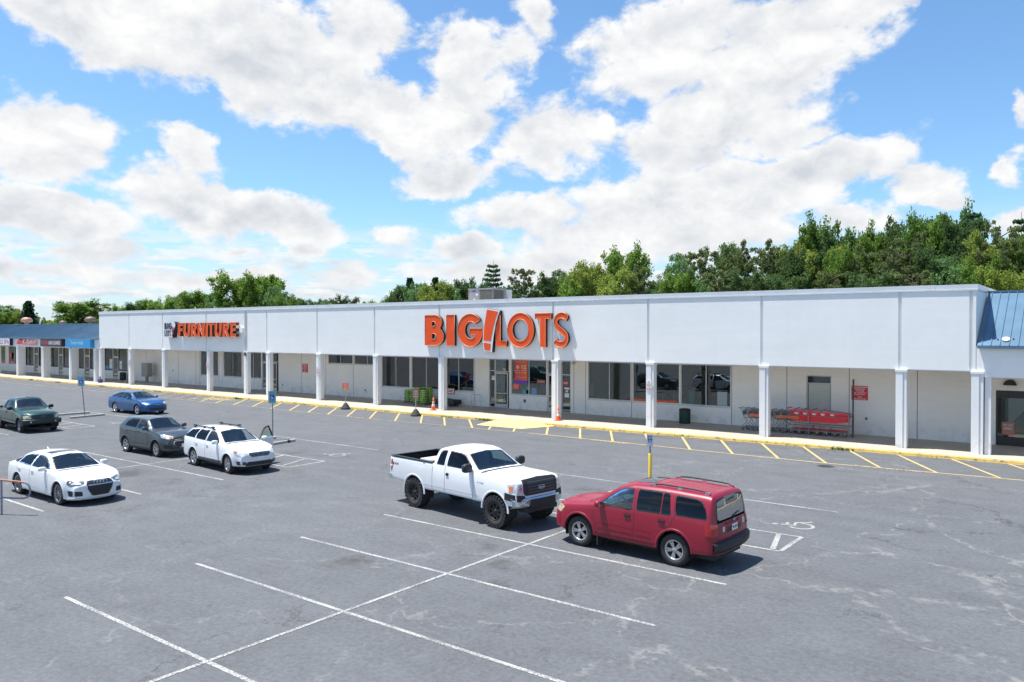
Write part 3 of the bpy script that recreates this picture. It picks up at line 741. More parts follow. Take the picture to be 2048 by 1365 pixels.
for (a, b) in LW_DOOR: door_unit(LW, a+.02, b-.02, 2.6, YB); window_unit(LW, a+.02, b-.02, 2.64, 3.54, YB, name='transom', sill=False)
f = MB(); f.box(LX0, LX1, YF, YF+.25, 3.66, 4.80, FASC)
f.build('fascia', LW, True)
f = MB(); f.box(LX0, LX1, YF+.25, YB, 3.70, 3.74, SOFF); f.build('soffit', LW, True)
def seam_roof(parent, x0, x1, y0, z0, y1, z1, step, m, name='roof', back=None):
    mb = MB(); n = Vector((0, -(z1-z0), y1-y0)).normalized()
    mb.add([(x0, y0, z0), (x1, y0, z0), (x1, y1, z1), (x0, y1, z1), (x0, y0, z0-.06), (x1, y0, z0-.06)], [(0, 1, 2, 3), (0, 4, 5, 1)], m)
    x = x0+step/2; d = Vector((0, y1-y0, z1-z0))/2
    while x < x1:
        mb.obox(Vector((x, (y0+y1)/2, (z0+z1)/2))+n*.022, (.014, 0, 0), d, n*.022, m); x += step
    mb.box(x0, x1, y1-.10, y1+.12, z1-.02, z1+.07, m)
    mb.box(x0, x1, y0-.05, y0+.012, z0-.12, z0+.012, m)
    if back: mb.box(x0, x1, y1+.12, back, z1-.35, z1-.25, ROOFM)
    return mb.build(name, parent, True)
seam_roof(LW, LX0, LX1, YF-.18, 4.76, 43.6, 6.38, .41, BLUEROOF, back=70)
for x in (-91.99, -99.12, -106.22, -113.6, -121, -128.4, -135.8, -143.2, -86.15): column_mb(x+ (0 if x < -90 else -.1), .5 if x < -90 else .42, .85 if x < -90 else .42, zt=3.66).build('column', LW, True, bevel=.012)

# ------------------------------------------------------------ right wing with blue mansard
RW = empty('corner_shop', (4, 43.5, 0), label='white shop with steep blue metal mansard and dark glass door at right edge', cat='shop building')
f = MB(); f.box(XR+.02, 20, YF, YF+.25, 3.50, 4.86, FASC); f.build('fascia', RW, True)
f = MB(); f.box(XR+.02, 20, YF+.25, YB, 3.54, 3.58, SOFF); f.build('soffit', RW, True)
seam_roof(RW, XR+.065, 20, YF-.14, 4.88, 43.45, 7.36, .335, BLUEROOF, back=70)
w = MB(); wall_grid(w, XR+.02, 20, .10, 3.8, YB, [(-4.26, -2.3, .12, 2.72), (0, 4, .9, 3.0), (6, 10, .9, 3.0)], BWALL)
w.box(-4.74, -4.71, YB-.005, YB-.002, .13, 3.5, JOINT); w.build('wall', RW, True)
dr = door_unit(RW, -4.25, -3.27+.98, 2.71, YB, fr=BRONZE, rail=.34, mid=None, kick=.42)
window_unit(RW, 0, 4, .9, 3., YB, (2,)); window_unit(RW, 6, 10, .9, 3., YB, (8,))
q = MB(); q.box(-4.18, -3.98, YB+.03, YB+.036, .55, .70, mat('grey_outlet_box', (.12, .12, .12), .6)); q.build('door_plate', RW, True)
for x in (-4.19, 2.2, 8.6): 
    mb = MB(); mb.box(x-.12, x+.12, YF+.06, YF+.40, .10, 3.50, COLM); mb.build('column', RW, True, bevel=.01)
# half-round wall lamp over the dark door
mb = MB(); DK = mat('black_lamp_metal', (.02, .02, .02), .5)
pts = [(-3.69+.27*cos(a), 2.97+.27*sin(a)*1.0) for a in [pi*i/14 for i in range(15)]]
mb.prism(pts, 'y', YB-.14, YB-.002, DK)
thing_mesh(mb, 'wall_lamp', (-3.69, YB, 2.97), 'black half-round wall lamp above the dark glass door at right', 'wall lamp')
# round sticker / vent patch on the mansard
mb = MB(); n = Vector((0, -(7.36-4.88), 43.45-39.56)).normalized(); cpt = Vector((-3.55, 39.95, 4.88+.39*2.48/3.89))+n*.02
u = Vector((1, 0, 0)); v2 = n.cross(u)
vs = [cpt+u*.15*cos(a)+v2*.15*sin(a) for a in [2*pi*i/18 for i in range(18)]]; vs2 = [p+n*.05 for p in vs]
mb.add(vs+vs2, [tuple(range(18, 36))]+[(i, (i+1) % 18, 18+(i+1) % 18, 18+i) for i in range(18)], mat('white_round_cap', (.75, .74, .72), .5, dirt=.4, vscale=4))
thing_mesh(mb, 'vent_cover', tuple(cpt), 'small round white cap on the blue mansard roof at right', 'vent cover')
for (dx, dy) in ((-.30, .0), (.27, .05)):
    mb = MB(); q = cpt+u*dx+v2*dy; mb.ellipsoid(q, .03, .03, .05, BRONZE); mb.build('roof_screw', RW, True)

# ------------------------------------------------------------ roof equipment
GALV = mat('grey_unit_metal', (.36, .34, .33), .5, .4, var=.08)
GR2 = mat('unit_coil_mesh', (.13, .12, .105), .8, .2, var=.3, vscale=9)
hv = empty('rooftop_unit', (-43, 52.8, 6.7), label='grey rooftop air-conditioning unit behind the parapet above the letters', cat='air conditioner')
mb = MB(); X0, Xc, Y0, Y1, Z0, Z1 = -44.35, -41.62, 52.0, 53.75, 7.1, 9.2
mb.box(X0, Xc, Y0, Y1, Z0, Z1-.08, GALV); mb.box(X0-.04, Xc+.04, Y0-.04, Y1+.04, Z1-.08, Z1, GALV); mb.box(X0+.2, Xc-.2, Y0+.2, Y1-.2, 6.70, Z0, GALV)
mb.build('housing', hv, True, bevel=.01)
mb = MB(); mb.box(-43.1, Xc-.06, Y0-.012, Y0-.002, Z0+.08, Z1-.14, GR2); mb.box(Xc+.002, Xc+.012, Y0+.06, Y1-.3, Z0+.08, Z1-.14, GR2); mb.build('coil_panel', hv, True)
mb = MB(); mb.box(Xc+.01, Xc+.5, Y1-.05, Y1+.25, Z0+.75, Z1-.1, mat('pale_metal_hood', (.6, .62, .62), .4, .3)); mb.build('control_box', hv, True)
mb = MB(); mb.add([(X0-.3, Y0-.7, 7.75), (-43.15, Y0-.7, 7.75), (-43.15, Y0-.01, 8.12), (X0-.3, Y0-.01, 8.12), (X0-.3, Y0-.7, 7.68), (-43.15, Y0-.7, 7.68), (-43.15, Y0-.01, 7.7), (X0-.3, Y0-.01, 7.7)], [(0, 1, 2, 3), (4, 5, 1, 0), (5, 6, 2, 1), (7, 4, 0, 3), (4, 7, 6, 5)], GALV); mb.build('intake_hood', hv, True)
mb = MB(); vs = [(-43.72+.2*cos(a), Y0-.008, 8.98+.075*sin(a)) for a in [2*pi*i/20 for i in range(20)]]; mb.add(vs, [tuple(range(20))[::-1]], mat('blue_oval_badge', (.08, .08, .45), .4))
mb.box(-43.5, -43.3, Y0-.008, Y0-.002, 8.6, 8.75, FASC); mb.box(-43.8, -43.6, Y0-.008, Y0-.002, 8.25, 8.33, FASC); mb.build('badge', hv, True)
VB = mat('brown_vent_metal', (.17, .125, .105), .6, .2, var=.15)
def turbine(x, y, s, m, label):
    t = empty('roof_vent', (x, y, 6.1), label=label, cat='roof vent', group='round vents on the left roof')
    b_ = MB(); b_.lathe([(.2*s, 0), (.2*s, .5*s)], (0, 0, 0), 'z', m, 12); b_.build('base', t)
    h = MB(); h.lathe([(.2*s, .45*s), (.5*s, .55*s), (.52*s, .72*s), (.36*s, .92*s), (.0, 1.0*s)], (0, 0, 0), 'z', m, 16); h.build('hood', t)
turbine(-98.0, 47, 1.35, VB, 'brown domed roof vent, left of the white elbow pipe on blue roof')
turbine(-104.4, 47.5, 1.35, VB, 'brown domed roof vent, second left of the white elbow pipe')
turbine(-122.6, 47, 1.45, mat('rust_vent_metal', (.38, .22, .17), .6, .2, var=.15), 'rust-coloured domed vent in front of the dark cedar at far left')
turbine(-113.5, 48, .9, VB, 'low brown roof vent between the cedar and the bushy tree')
mb = MB(); Wp = mat('white_pipe', (.75, .75, .74), .4); mb.tube([(-95.2, 47, 6.0), (-95.2, 47, 6.7), (-94.9, 47, 7.0), (-94.6, 46.9, 6.95), (-94.5, 46.8, 6.75)], .17, Wp, 10)
thing_mesh(mb, 'elbow_pipe', (-95.2, 47, 6.0), 'white gooseneck vent pipe on the blue left roof', 'vent pipe')
mb = MB(); mb.box(-92.8, -90.2, 47, 48.4, 6.05, 7.05, GR2); mb.box(-92.85, -90.15, 46.95, 48.45, 7.05, 7.12, GALV)
thing_mesh(mb, 'condenser_unit', (-91.5, 47.7, 6.05), 'squat tan condenser box on the left roof next to the store wall', 'condenser')
mb = MB(); mb.tube([(-115.9, 46, 6.2), (-115.5, 46, 7.1)], .06, Wp); mb.box(-115.65, -115.35, 45.95, 46.05, 6.9, 7.2, Wp)
thing_mesh(mb, 'vent_stack', (-115.9, 46, 6.2), 'thin leaning white stack beside the dark cedar on left roof', 'vent stack')
mb = MB(); mb.tube([(-60.5, 49, 6.7), (-60.5, 49, 7.2)], .03, DK)
for z in (7.92, 8.1): mb.tube([(-60.0, 55, z), (-56.4, 55, z+.03)], .05, DK)
for x in (-59.9, -59.3, -58.6, -58.0, -57.2, -56.6): mb.tube([(x, 55, 6.7), (x, 55, 8.3)], .05, DK)
thing_mesh(mb, 'pipe_rack', (-58, 55, 6.7), 'low black pipe rack on the roof left of the bushy conifer', 'pipe rack')
# ------------------------------------------------------------ lettering
ORANGE = mat('orange_letter_face', (.88, .085, .006), .45, var=.05, vscale=1.2)
ORRIM = mat('letter_trim_cap', (.85, .30, .12), .35)
BLACKR = mat('black_letter_return', (.018, .018, .02), .5)
BRONR = mat('bronze_letter_return', (.07, .045, .03), .5)
WHITES = mat('white_sign_face', (.80, .80, .80), .4)
NAVY = mat('navy_sign_text', (.012, .018, .035), .45)
REDS = mat('red_sign_face', (.62, .03, .04), .45, var=.06)
def arc(cx, cy, rx, ry, a0, a1, n=14):
    return [(cx+rx*cos(R(a0+(a1-a0)*i/n)), cy+ry*sin(R(a0+(a1-a0)*i/n))) for i in range(n+1)]
def stroke_loop(path, w0):
    L, Rr = [], []; n = len(path)
    for i, p in enumerate(path):
        a = Vector(path[max(i-1, 0)]); b = Vector(path[min(i+1, n-1)]); d = (b-a).normalized(); q = Vector((-d.y, d.x))*w0/2
        L.append(tuple(Vector(p)+q)); Rr.append(tuple(Vector(p)-q))
    return L+Rr[::-1]
def glyph(ch, bold=True):
    s = .36 if bold else .22
    if ch == 'B':
        return [[(0, 0), (0, 1), (.48, 1)]+arc(.50, .755, .40, .245, 88, -38, 12)+arc(.54, .29, .46, .29, 50, -88, 14)+[(.5, 0)],
                [(.38, .63), (.46, .63)]+arc(.47, .71, .11, .08, -85, 85, 6)+[(.38, .79)], [(.38, .20), (.46, .20)]+arc(.48, .295, .14, .095, -85, 85, 6)+[(.38, .39)]]
    if ch == 'I': return [[(0, 0), (0, 1), (1, 1), (1, 0)]]
    if ch == 'G':
        return [arc(.52, .5, .52, .52, 38, 350, 36)+[(1.03, .56), (.50, .56), (.50, .36), (.72, .36)]+arc(.54, .5, .24, .28, 318, 48, 22)]
    if ch == 'L': return [[(0, 0), (0, 1), (.42, 1), (.42, .17), (1, .17), (1, 0)]]
    if ch == 'O': return [arc(.5, .5, .5, .52, 0, 350, 40), arc(.5, .5, .305, .335, 0, 350, 36)]
    if ch == 'T': return [[(.32, 0), (.32, .84), (0, .84), (0, 1), (1, 1), (1, .84), (.66, .84), (.66, 0)]]
    if ch == 'S':
        path = arc(.53, .745, .33, .185, 28, 200, 12)[:-1]+[(.235, .64), (.36, .55), (.60, .44), (.76, .35)]+arc(.47, .26, .33, .18, 10, -155, 12)
        return [stroke_loop(path, .165)]
    if ch == 'F': return [[(0, 0), (0, 1), (1, 1), (1, .80), (.46, .80), (.46, .60), (.92, .60), (.92, .40), (.46, .40), (.46, 0)]]
    if ch == 'E': return [[(0, 0), (0, 1), (1, 1), (1, .80), (.42, .80), (.42, .60), (.93, .60), (.93, .41), (.42, .41), (.42, .20), (1, .20), (1, 0)]]
    if ch == 'U': return [[(0, 1), (0, .36)]+arc(.5, .36, .5, .38, 180, 360, 18)+[(1, 1), (.66, 1), (.66, .38)]+arc(.5, .37, .16, .17, 0, -180, 10)+[(.34, 1)]]
    if ch == 'R': return [[(0, 0), (0, 1), (.45, 1)]+arc(.48, .71, .44, .29, 88, -62, 14)+[(1, 0), (.60, 0), (.36, .40), (.36, 0)], [(.36, .60), (.46, .60)]+arc(.47, .69, .12, .09, -85, 85, 6)+[(.36, .78)]]
    if ch == 'N': return [[(0, 0), (0, 1), (.30, 1), (.68, .42), (.68, 1), (1, 1), (1, 0), (.70, 0), (.32, .58), (.32, 0)]]
def extrude_loops(loops, x0, x1, z0, z1, yf, yb, face, side, rim=None, parent=None, name='letter', unit=True):
    P = [[(x0+p[0]*(x1-x0), z0+p[1]*(z1-z0)) for p in lp] for lp in loops] if unit else loops
    cu = bpy.data.curves.new('g', 'CURVE'); cu.dimensions = '2D'; cu.fill_mode = 'BOTH'; cu.extrude = (yb-yf)/2
    for lp in P:
        sp = cu.splines.new('POLY'); sp.points.add(len(lp)-1); sp.use_cyclic_u = True
        for i, p in enumerate(lp): sp.points[i].co = (p[0], p[1], 0, 1)
    ob = bpy.data.objects.new('g', cu); COL.objects.link(ob)
    me = bpy.data.meshes.new_from_object(ob.evaluated_get(bpy.context.evaluated_depsgraph_get()))
    mb = MB(); ym = (yf+yb)/2
    vs = [(v.co.x, ym-v.co.z, v.co.y) for v in me.vertices]
    for p in me.polygons:
        mb.add([vs[i] for i in p.vertices], [tuple(range(len(p.vertices)))], face if abs(p.normal.z) > .7 else side)
    bpy.data.objects.remove(ob); bpy.data.curves.remove(cu); bpy.data.meshes.remove(me)
    if rim:
        for lp in P: mb.tube([(p[0], yf-.004, p[1]) for p in lp], .022 if (z1-z0) > 1.7 else .014, rim, 4, True)
    return mb.build(name, parent, True)

SG = empty('store_sign', (-31.6, YF, 4.2), label='largest orange letter sign with a leaning white-edged exclamation mark, above the entrance', cat='sign')
for ch, a, b in (('B', -37.61, -35.87), ('I', -35.62, -34.90), ('G', -34.60, -32.52), ('L', -31.35, -30.50), ('O', -30.42, -28.36), ('T', -28.26, -27.07), ('S', -27.0, -25.66)):
    extrude_loops(glyph(ch), a, b, 4.55, 6.62, 39.47, 39.69, ORANGE, BLACKR, ORRIM, SG)
# exclamation mark: white outlined leaning wedge with orange body and dot
def W(pts, y=39.4):   # sign-plane coordinates measured in hundredths of a metre from (-33, 4)
    return [(-33+p[0]/100, 4+p[1]/100) for p in pts]
outl = W([(92, 302), (205, 283), (190, 255), (168, 195), (152, 120), (143, 60), (138, 16), (72, 22), (66, 60), (60, 88), (70, 190)])
body = W([(98, 293), (190, 277), (172, 240), (152, 180), (138, 125), (130, 88), (68, 92), (76, 190)])
dot = W([(69, 78), (129, 72), (125, 26), (77, 32)])
extrude_loops([outl], 0, 1, 0, 1, 39.39, 39.69, WHITES, BLACKR, None, SG, 'exclamation_mark', False)
extrude_loops([body], 0, 1, 0, 1, 39.375, 39.395, ORANGE, ORANGE, None, SG, 'exclamation_mark', False)
extrude_loops([dot], 0, 1, 0, 1, 39.375, 39.395, ORANGE, ORANGE, None, SG, 'exclamation_mark', False)

FS = empty('furniture_sign', (-65.5, YF, 4.9), label='smaller orange FURNITURE letters with a white logo box at their left end', cat='sign')
for ch, a, b in (('F', -69.05, -68.2), ('U', -68.08, -67.0), ('R', -66.85, -65.8), ('N', -65.72, -64.62), ('I', -64.45, -64.08), ('T', -63.98, -63.12), ('U', -63.0, -61.95), ('R', -61.75, -60.72), ('E', -60.6, -59.8)):
    extrude_loops(glyph(ch), a, b, 5.05, 6.28, 39.30, 39.62, ORANGE, BRONR, ORRIM, FS)
mb = MB(); mb.box(-69.05, -59.8, 39.62, 39.685, 5.55, 5.75, BRONR); mb.build('raceway', FS, True)
box = [(-71.4, 4.98), (-71.4, 6.42), (-69.75, 6.42)]+[(-69.75+.33*cos(R(a)), 6.10+.33*sin(R(a))) for a in range(80, -21, -20)]+[(-69.75, 5.6), (-69.95, 4.92)]
extrude_loops([box], 0, 1, 0, 1, 39.25, 39.69, WHITES, NAVY, None, FS, 'logo_box', False)
t = MB()
for ch, a, b in (('B', -71.3, -70.85), ('I', -70.78, -70.60), ('G', -70.53, -69.98)):
    pass
for ch, a, b in (('B', -71.3, -70.88), ('I', -70.80, -70.63), ('G', -70.55, -70.02)): extrude_loops(glyph(ch), a, b, 5.72, 6.30, 39.225, 39.247, NAVY, NAVY, None, FS, 'logo_letter')
for ch, a, b in (('L', -71.3, -71.08), ('O', -71.05, -70.74), ('T', -70.72, -70.46), ('S', -70.44, -70.18)): extrude_loops(glyph(ch), a, b, 5.08, 5.60, 39.225, 39.247, NAVY, NAVY, None, FS, 'logo_letter')
extrude_loops([[(-69.95, 5.95), (-69.66, 5.9), (-69.85, 5.35), (-70.03, 5.37)]], 0, 1, 0, 1, 39.225, 39.247, REDS, REDS, None, FS, 'exclamation_mark', False)
extrude_loops([[(-70.03, 5.27), (-69.88, 5.25), (-69.90, 5.08), (-70.02, 5.10)]], 0, 1, 0, 1, 39.225, 39.247, REDS, REDS, None, FS, 'exclamation_mark', False)

def plate_sign(name, x0, x1, z0, z1, yf, yb, face, frame, texts, label, cat='sign', group=None, tilt=0, edge=.02):
    o = empty(name, ((x0+x1)/2, yb, z0), label=label, cat=cat, group=group)
    mb = MB(); mb.box(x0, x1, yf, yb, z0, z1, frame)
    mb.box(x0+edge, x1-edge, yf-.004, yf-.001, z0+edge, z1-edge, face); mb.build('panel', o, True, bevel=0)
    t = MB()
    for tx, a, b, c, d, m, bold in texts:
        text_mb(t, tx, x0+a*(x1-x0), x0+b*(x1-x0), z0+c*(z1-z0), z0+d*(z1-z0), yf-.007, m, bold)
    if t.v: t.build('lettering', o, True)
    return o
CYAN = mat('cyan_sign_face', (.02, .30, .62), .4); PURP = mat('purple_sign_text', (.35, .06, .30), .4); DKF = mat('dark_sign_face', (.03, .025, .04), .4)
PALE = mat('pale_aqua_text', (.35, .62, .62), .4)
plate_sign('shop_sign', -112.6, -107.6, 3.78, 4.66, 39.32, YF-.003, WHITES, NAVY, [('NAILS SPA', .1, .97, .18, .85, PURP, .02)], 'white shop sign with purple lettering at far left')
ks = empty('shop_sign', (-103.2, YF, 3.8), label='red script shop lettering with red roof-shaped logo on the white band', cat='sign')
mb = MB(); REDL = mat('red_script_face', (.70, .03, .05), .4)
mb.prism([(-106.1, 4.0), (-105.5, 4.5), (-105.1, 4.62), (-104.3, 4.35), (-103.9, 4.1), (-104.6, 4.0), (-105.0, 4.16), (-105.4, 3.98)], 'y', 39.5, 39.69, REDL); mb.build('logo', ks, True)
t = MB(); 
for off, mm, yy in ((0, REDL, 39.49), (.0, WHITES, 39.482)):
    text_mb(t, 'K-Gabor', -104.2+(.0 if mm is REDL else .12), -100.3-(.0 if mm is REDL else .12), 3.92+(0 if mm is REDL else .1), 4.62-(.0 if mm is REDL else .1), yy, mm, .07 if mm is REDL else -.005)
t.build('lettering', ks, True)
plate_sign('shop_sign', -98.8, -93.3, 3.80, 4.68, 39.30, YF-.003, DKF, DKF, [('ULTRA', .06, .36, .25, .72, REDL, .02), ('LASH LOUNGE', .40, .93, .25, .72, WHITES, .02)], 'dark shop sign with a red word and a white word on the white band')
plate_sign('shop_sign', -92.2, -86.4, 3.74, 4.64, 39.28, YF-.003, CYAN, CYAN, [('Tandem Health', .2, .72, .38, .82, PALE, .02)], 'bright blue shop sign beside the tall store wall')

# small signs on wall and columns
TOW = [('Unauthorized', .04, .96, .87, .96, WHITES, .02), ('Vehicles', .18, .82, .74, .83, WHITES, .02), ('Towed', .25, .75, .61, .70, WHITES, .02), ("At Owner's", .12, .88, .48, .57, WHITES, .02), ('Expense', .18, .82, .35, .44, WHITES, .02), ('Call', .38, .62, .19, .28, WHITES, .02), ('336-724-5122', .12, .88, .04, .13, WHITES, .02)]
plate_sign('tow_sign', -10.73, -9.93, 1.93, 2.66, YB-.03, YB-.003, REDS, REDS, TOW, 'red Unauthorized Vehicles Towed notice on the wall beside the red carts')
plate_sign('tow_sign', -56.17, -55.42, 1.93, 2.68, YB-.03, YB-.003, REDS, REDS, TOW, 'red towing notice on the wall between furniture entrance and high windows')
plate_sign('tow_sign', -118.95-.0, -118.35, 1.75, 2.6, YB-.03, YB-.003, REDS, REDS, TOW[1:5], 'red notice between the far left shop windows')
for cx, lab in ((-20.47, 'trash bin'), (-49.25, 'high windows'), (-64.6, 'furniture sign'), (-78.75, 'grey cluster mailbox')):
    x0 = cx-.20; yv = YF-.075
    plate_sign('fire_lane_sign', x0, x0+.33, 2.20, 2.74, yv-.035, yv-.012, WHITES, WHITES, [('P', .35, .65, .84, .96, REDS, .02), ('NO', .3, .7, .70, .80, REDS, .02), ('PARKING', .08, .92, .57, .66, REDS, .02), ('FIRE', .2, .8, .44, .53, REDS, .02), ('LANE', .2, .8, .32, .41, REDS, .02), ('TOW ZONE', .06, .94, .06, .24, REDS, .03)],
               'small red and white no-parking sign on the column by the '+lab)
# posters and stickers in the entrance glazing (flat things, on the glass)
def flat(name, x0, x1, z0, z1, m, texts, label, y=YB+.088, cat='poster', extra=None):
    o = empty(name, ((x0+x1)/2, y, z0), label=label, cat=cat)
    mb = MB(); mb.box(x0, x1, y-.004, y, z0, z1, m)
    if extra: extra(mb)
    mb.build('sheet', o, True)
    t = MB()
    for tx, a, b, c, d, mm, bold in texts: text_mb(t, tx, x0+a*(x1-x0), x0+b*(x1-x0), z0+c*(z1-z0), z0+d*(z1-z0), y-.0085, mm, bold)
    if t.v: t.build('lettering', o, True)
    return o
def grad_mat():
    m, nt, b = base_mat('orange_pink_banner')
    tc = nt.new('ShaderNodeSeparateXYZ', {0: nt.new('ShaderNodeTexCoord').outputs['Object']})
    f = nt.math('ADD', nt.math('MULTIPLY', tc.outputs[0], .8), .5)
    nt.put(b.inputs['Base Color'], nt.mix(f, c4((.62, .05, .08)), c4((.80, .16, .03)))); b.inputs['Roughness'].default_value = .45
    return m
VIOLET = mat('violet_band', (.16, .05, .50), .5)
PW = mat('poster_white', (.75, .68, .62), .5)
flat('sale_banner', -32.98, -31.84, 1.90, 3.50, grad_mat(), [('BUY NOW AND PAY LATER', .1, .9, .91, .95, PW, .01), ('6', .14, .38, .64, .80, PW, .03), ('12', .56, .90, .64, .80, PW, .03), ('MONTHS', .08, .42, .54, .58, PW, .02), ('MONTHS', .55, .92, .54, .58, PW, .02), ('PAYMENT PLAN', .08, .45, .44, .49, PW, .01), ('NO INTEREST', .55, .93, .44, .49, PW, .01), ('see store for details', .1, .9, .26, .29, PW, .005)],
     'tall orange and pink window banner reading 6 and 12 with violet foot', extra=lambda mb: mb.box(-32.98, -31.84, YB+.0815, YB+.0838, 1.90, 2.12, VIOLET))
flat('sale_poster', -33.10, -32.55, 1.48, 1.84, ORANGE, [('NOW', .1, .9, .74, .88, PW, .02), ('HIRING', .1, .9, .46, .62, PW, .02), ('APPLY TODAY', .1, .9, .18, .32, PW, .02)], 'small orange poster at lower left of the entrance window', )
flat('window_notice', -31.05, -30.35, 1.95, 2.22, mat('dull_red_notice', (.22, .03, .03), .4), [('NO SOLICITING', .08, .92, .3, .7, PW, .01)], 'dark red notice in the right pane of the entrance window')
flat('door_sticker', -34.99+.0, -34.72, 2.05, 2.35, WHITES, [('SALE', .1, .9, .6, .9, ORANGE, .02)], 'white and orange sticker on the entrance sidelight glass', cat='sticker')
flat('door_sticker', -28.90, -28.50, 1.95, 2.20, REDL, [('STOP', .1, .9, .3, .7, WHITES, .02)], 'red sticker on the narrow glass beside the right entrance door', cat='sticker')
flat('door_sticker', -28.80, -28.42, 1.66, 1.78, WHITES, [], 'small white strip sticker below the red one on narrow glass', cat='sticker')
flat('door_sticker', -28.78, -28.44, 1.12, 1.40, WHITES, [], 'square white paper at the bottom of the narrow glass', cat='sticker')
flat('opening_hours', -28.70, -28.52, 1.46, 1.60, PW, [], 'tiny round-looking pale decal on the narrow glass', cat='sticker')
flat('house_number', -33.98, -33.72, 2.76, 2.90, WHITES, [('3333', .05, .95, .1, .9, NAVY, .02)], 'house number plate over the entrance door', cat='sign')
flat('door_poster', -4.02, -3.52, .62, 1.22, mat('salmon_poster', (.5, .16, .12), .5), [('WE ARE', .1, .9, .7, .85, PALE, .02), ('OPEN', .15, .85, .4, .6, PALE, .03)], 'salmon and teal poster low in the dark glass door at right', y=YB+.062)
for k, (a, b) in enumerate(((-91.2, -90.55), (-88.9, -88.3))):
    flat('window_decal', a, b, 1.25, 2.1+(.25 if k == 0 else .1), WHITES, [('OFFICE', .1, .9, .5, .6, CYAN, .01)], 'white house-shaped decal in the shop window %s the glass door' % ('left of' if k == 0 else 'right of'), cat='sticker')
flat('window_decal', -92.3, -91.3, 1.2, 1.55, CYAN, [], 'blue strip decal at the foot of the left shop window', cat='sticker')
for a, b in ((-119.3, -117.8), (-124.4, -120.6)): flat('window_strip', a, b, 1.2, 1.50, REDL, [('OPEN', .3, .7, .2, .8, WHITES, .02)], 'red lettered strip along the foot of %s far left window' % ('the nearer' if a > -120 else 'the farther'), cat='sticker')
flat('window_strip', -26.5+2.8, -20.7, 1.18, 1.30, ORANGE, [], 'orange strip at the foot of the shop window behind the column', cat='sticker')
flat('shelf_board', -18.15, -17.55, 1.2, 2.0, mat('pale_board', (.35, .42, .45), .5), [], 'pale display board in the right pane of the wide shop window', cat='display board')
flat('display_stack', -26.8, -26.5, 1.3, 2.2, mat('dim_grey_display', (.13, .15, .15), .5), [], 'dim grey display in the leftmost pane right of the entrance', cat='display board')
flat('display_stack', -19.9, -19.55, 1.2, 2.0, mat('dim_teal_display', (.10, .17, .17), .5), [], 'dim teal display stack behind the glass above the bin', cat='display board')
for i, (x, z, w_, h_, cidx) in enumerate(((-32.3, 1.2, .55, .28, 0), (-31.5, 1.2, .45, .42, 1), (-31.95, 1.2, .3, .5, 0))):
    flat('storage_tote', x, x+w_, z, z+h_, mat('teal_tote', (.10, .32, .34), .4) if cidx == 0 else mat('blue_tote', (.16, .30, .50), .4), [], ('wide teal tote', 'pale blue box', 'tall teal tote')[i]+' low behind the entrance window', cat='tote')

# ------------------------------------------------------------ street furniture and goods
GALP = mat('galvanised_post', (.30, .33, .36), .45, .6, var=.12, vscale=2)
SGN = mat('sign_pale_green', (.22, .46, .50), .4, var=.05); SBLUE = mat('sign_blue', (.01, .06, .38), .4)
SWHT = mat('sign_white', (.62, .64, .66), .4)
def parking_sign(x, y, ztop, w, h, m, lean, label, bollard=False, rz=0):
    o = empty('parking_sign', (x, y, 0), rz, label=label, cat='parking sign', group='accessible parking signs in the car park')
    mb = MB(); L = lean
    z0 = 1.3 if bollard else 0
    mb.tube([(L*(1-z0/ztop), 0, z0), (0, 0, ztop-.02)], .032, GALP, 8); mb.build('post', o)
    p = MB(); cz = ztop-h/2; dx = L*(1-cz/ztop)
    pts = []
    rad = .04
    for cx, cz2, a0 in ((w/2-rad, h/2-rad, 0), (-w/2+rad, h/2-rad, 90), (-w/2+rad, -h/2+rad, 180), (w/2-rad, -h/2+rad, 270)):
        pts += [(dx+cx+rad*cos(R(a0+t)), cz+cz2+rad*sin(R(a0+t))) for t in (0, 30, 60, 90)]
    p.prism(pts, 'y', -.045, -.037, m); bq = .13 if not bollard else .065; p.box(dx-w*.28, dx+w*.28, -.0495, -.0465, cz-bq-.02, cz+bq-.02, SBLUE); p.build('panel', o)
    t = MB(); T = WHITES if not bollard else SBLUE
    TT = mat('sign_green_text', (.03, .25, .22), .4) if not bollard else SBLUE
    text_mb(t, 'RESERVED', dx-w*.38, dx+w*.38, cz+h/2-.12, cz+h/2-.05, -.0475, TT, .02)
    text_mb(t, 'PARKING', dx-w*.34, dx+w*.34, cz+h/2-.20, cz+h/2-.14, -.0475, TT, .02)
    if not bollard:
        text_mb(t, 'MAX PENALTY', dx-w*.38, dx+w*.38, cz-h/2+.13, cz-h/2+.17, -.0475, TT, .02); text_mb(t, '$250', dx-w*.25, dx+w*.25, cz-h/2+.05, cz-h/2+.11, -.0475, TT, .02)
    wheelchair(t, dx-.08*(.5 if bollard else 1), cz-(.075 if bollard else .11), .145*(.6 if bollard else 1), 0, WHITES, mapf=lambda u, v: (u, -.0525, v), w=.16)
    t.build('lettering', o)
    if bollard:
        b_ = MB(); b_.lathe([(.058, 0), (.058, 1.33), (.04, 1.36), (.0, 1.37)], (L, 0, 0), 'z', mat('yellow_bollard_paint', (.72, .50, .04), .45, var=.08, dirt=.25), 16); b_.build('bollard', o)
parking_sign(-53.42, 23.7, 2.58, .56, .66, SGN, .28, 'leaning pale green accessible parking sign between two wheel stops at left', rz=R(20))
parking_sign(-33.79, 24.3, 2.48, .42, .62, SGN, .0, 'pale green accessible parking sign behind the open door of the white wagon', rz=R(28))
parking_sign(-12.38, 24.0, 2.02, .22, .40, SWHT, .0, 'white accessible parking sign on a yellow pipe bollard behind the red SUV', True, rz=R(22))
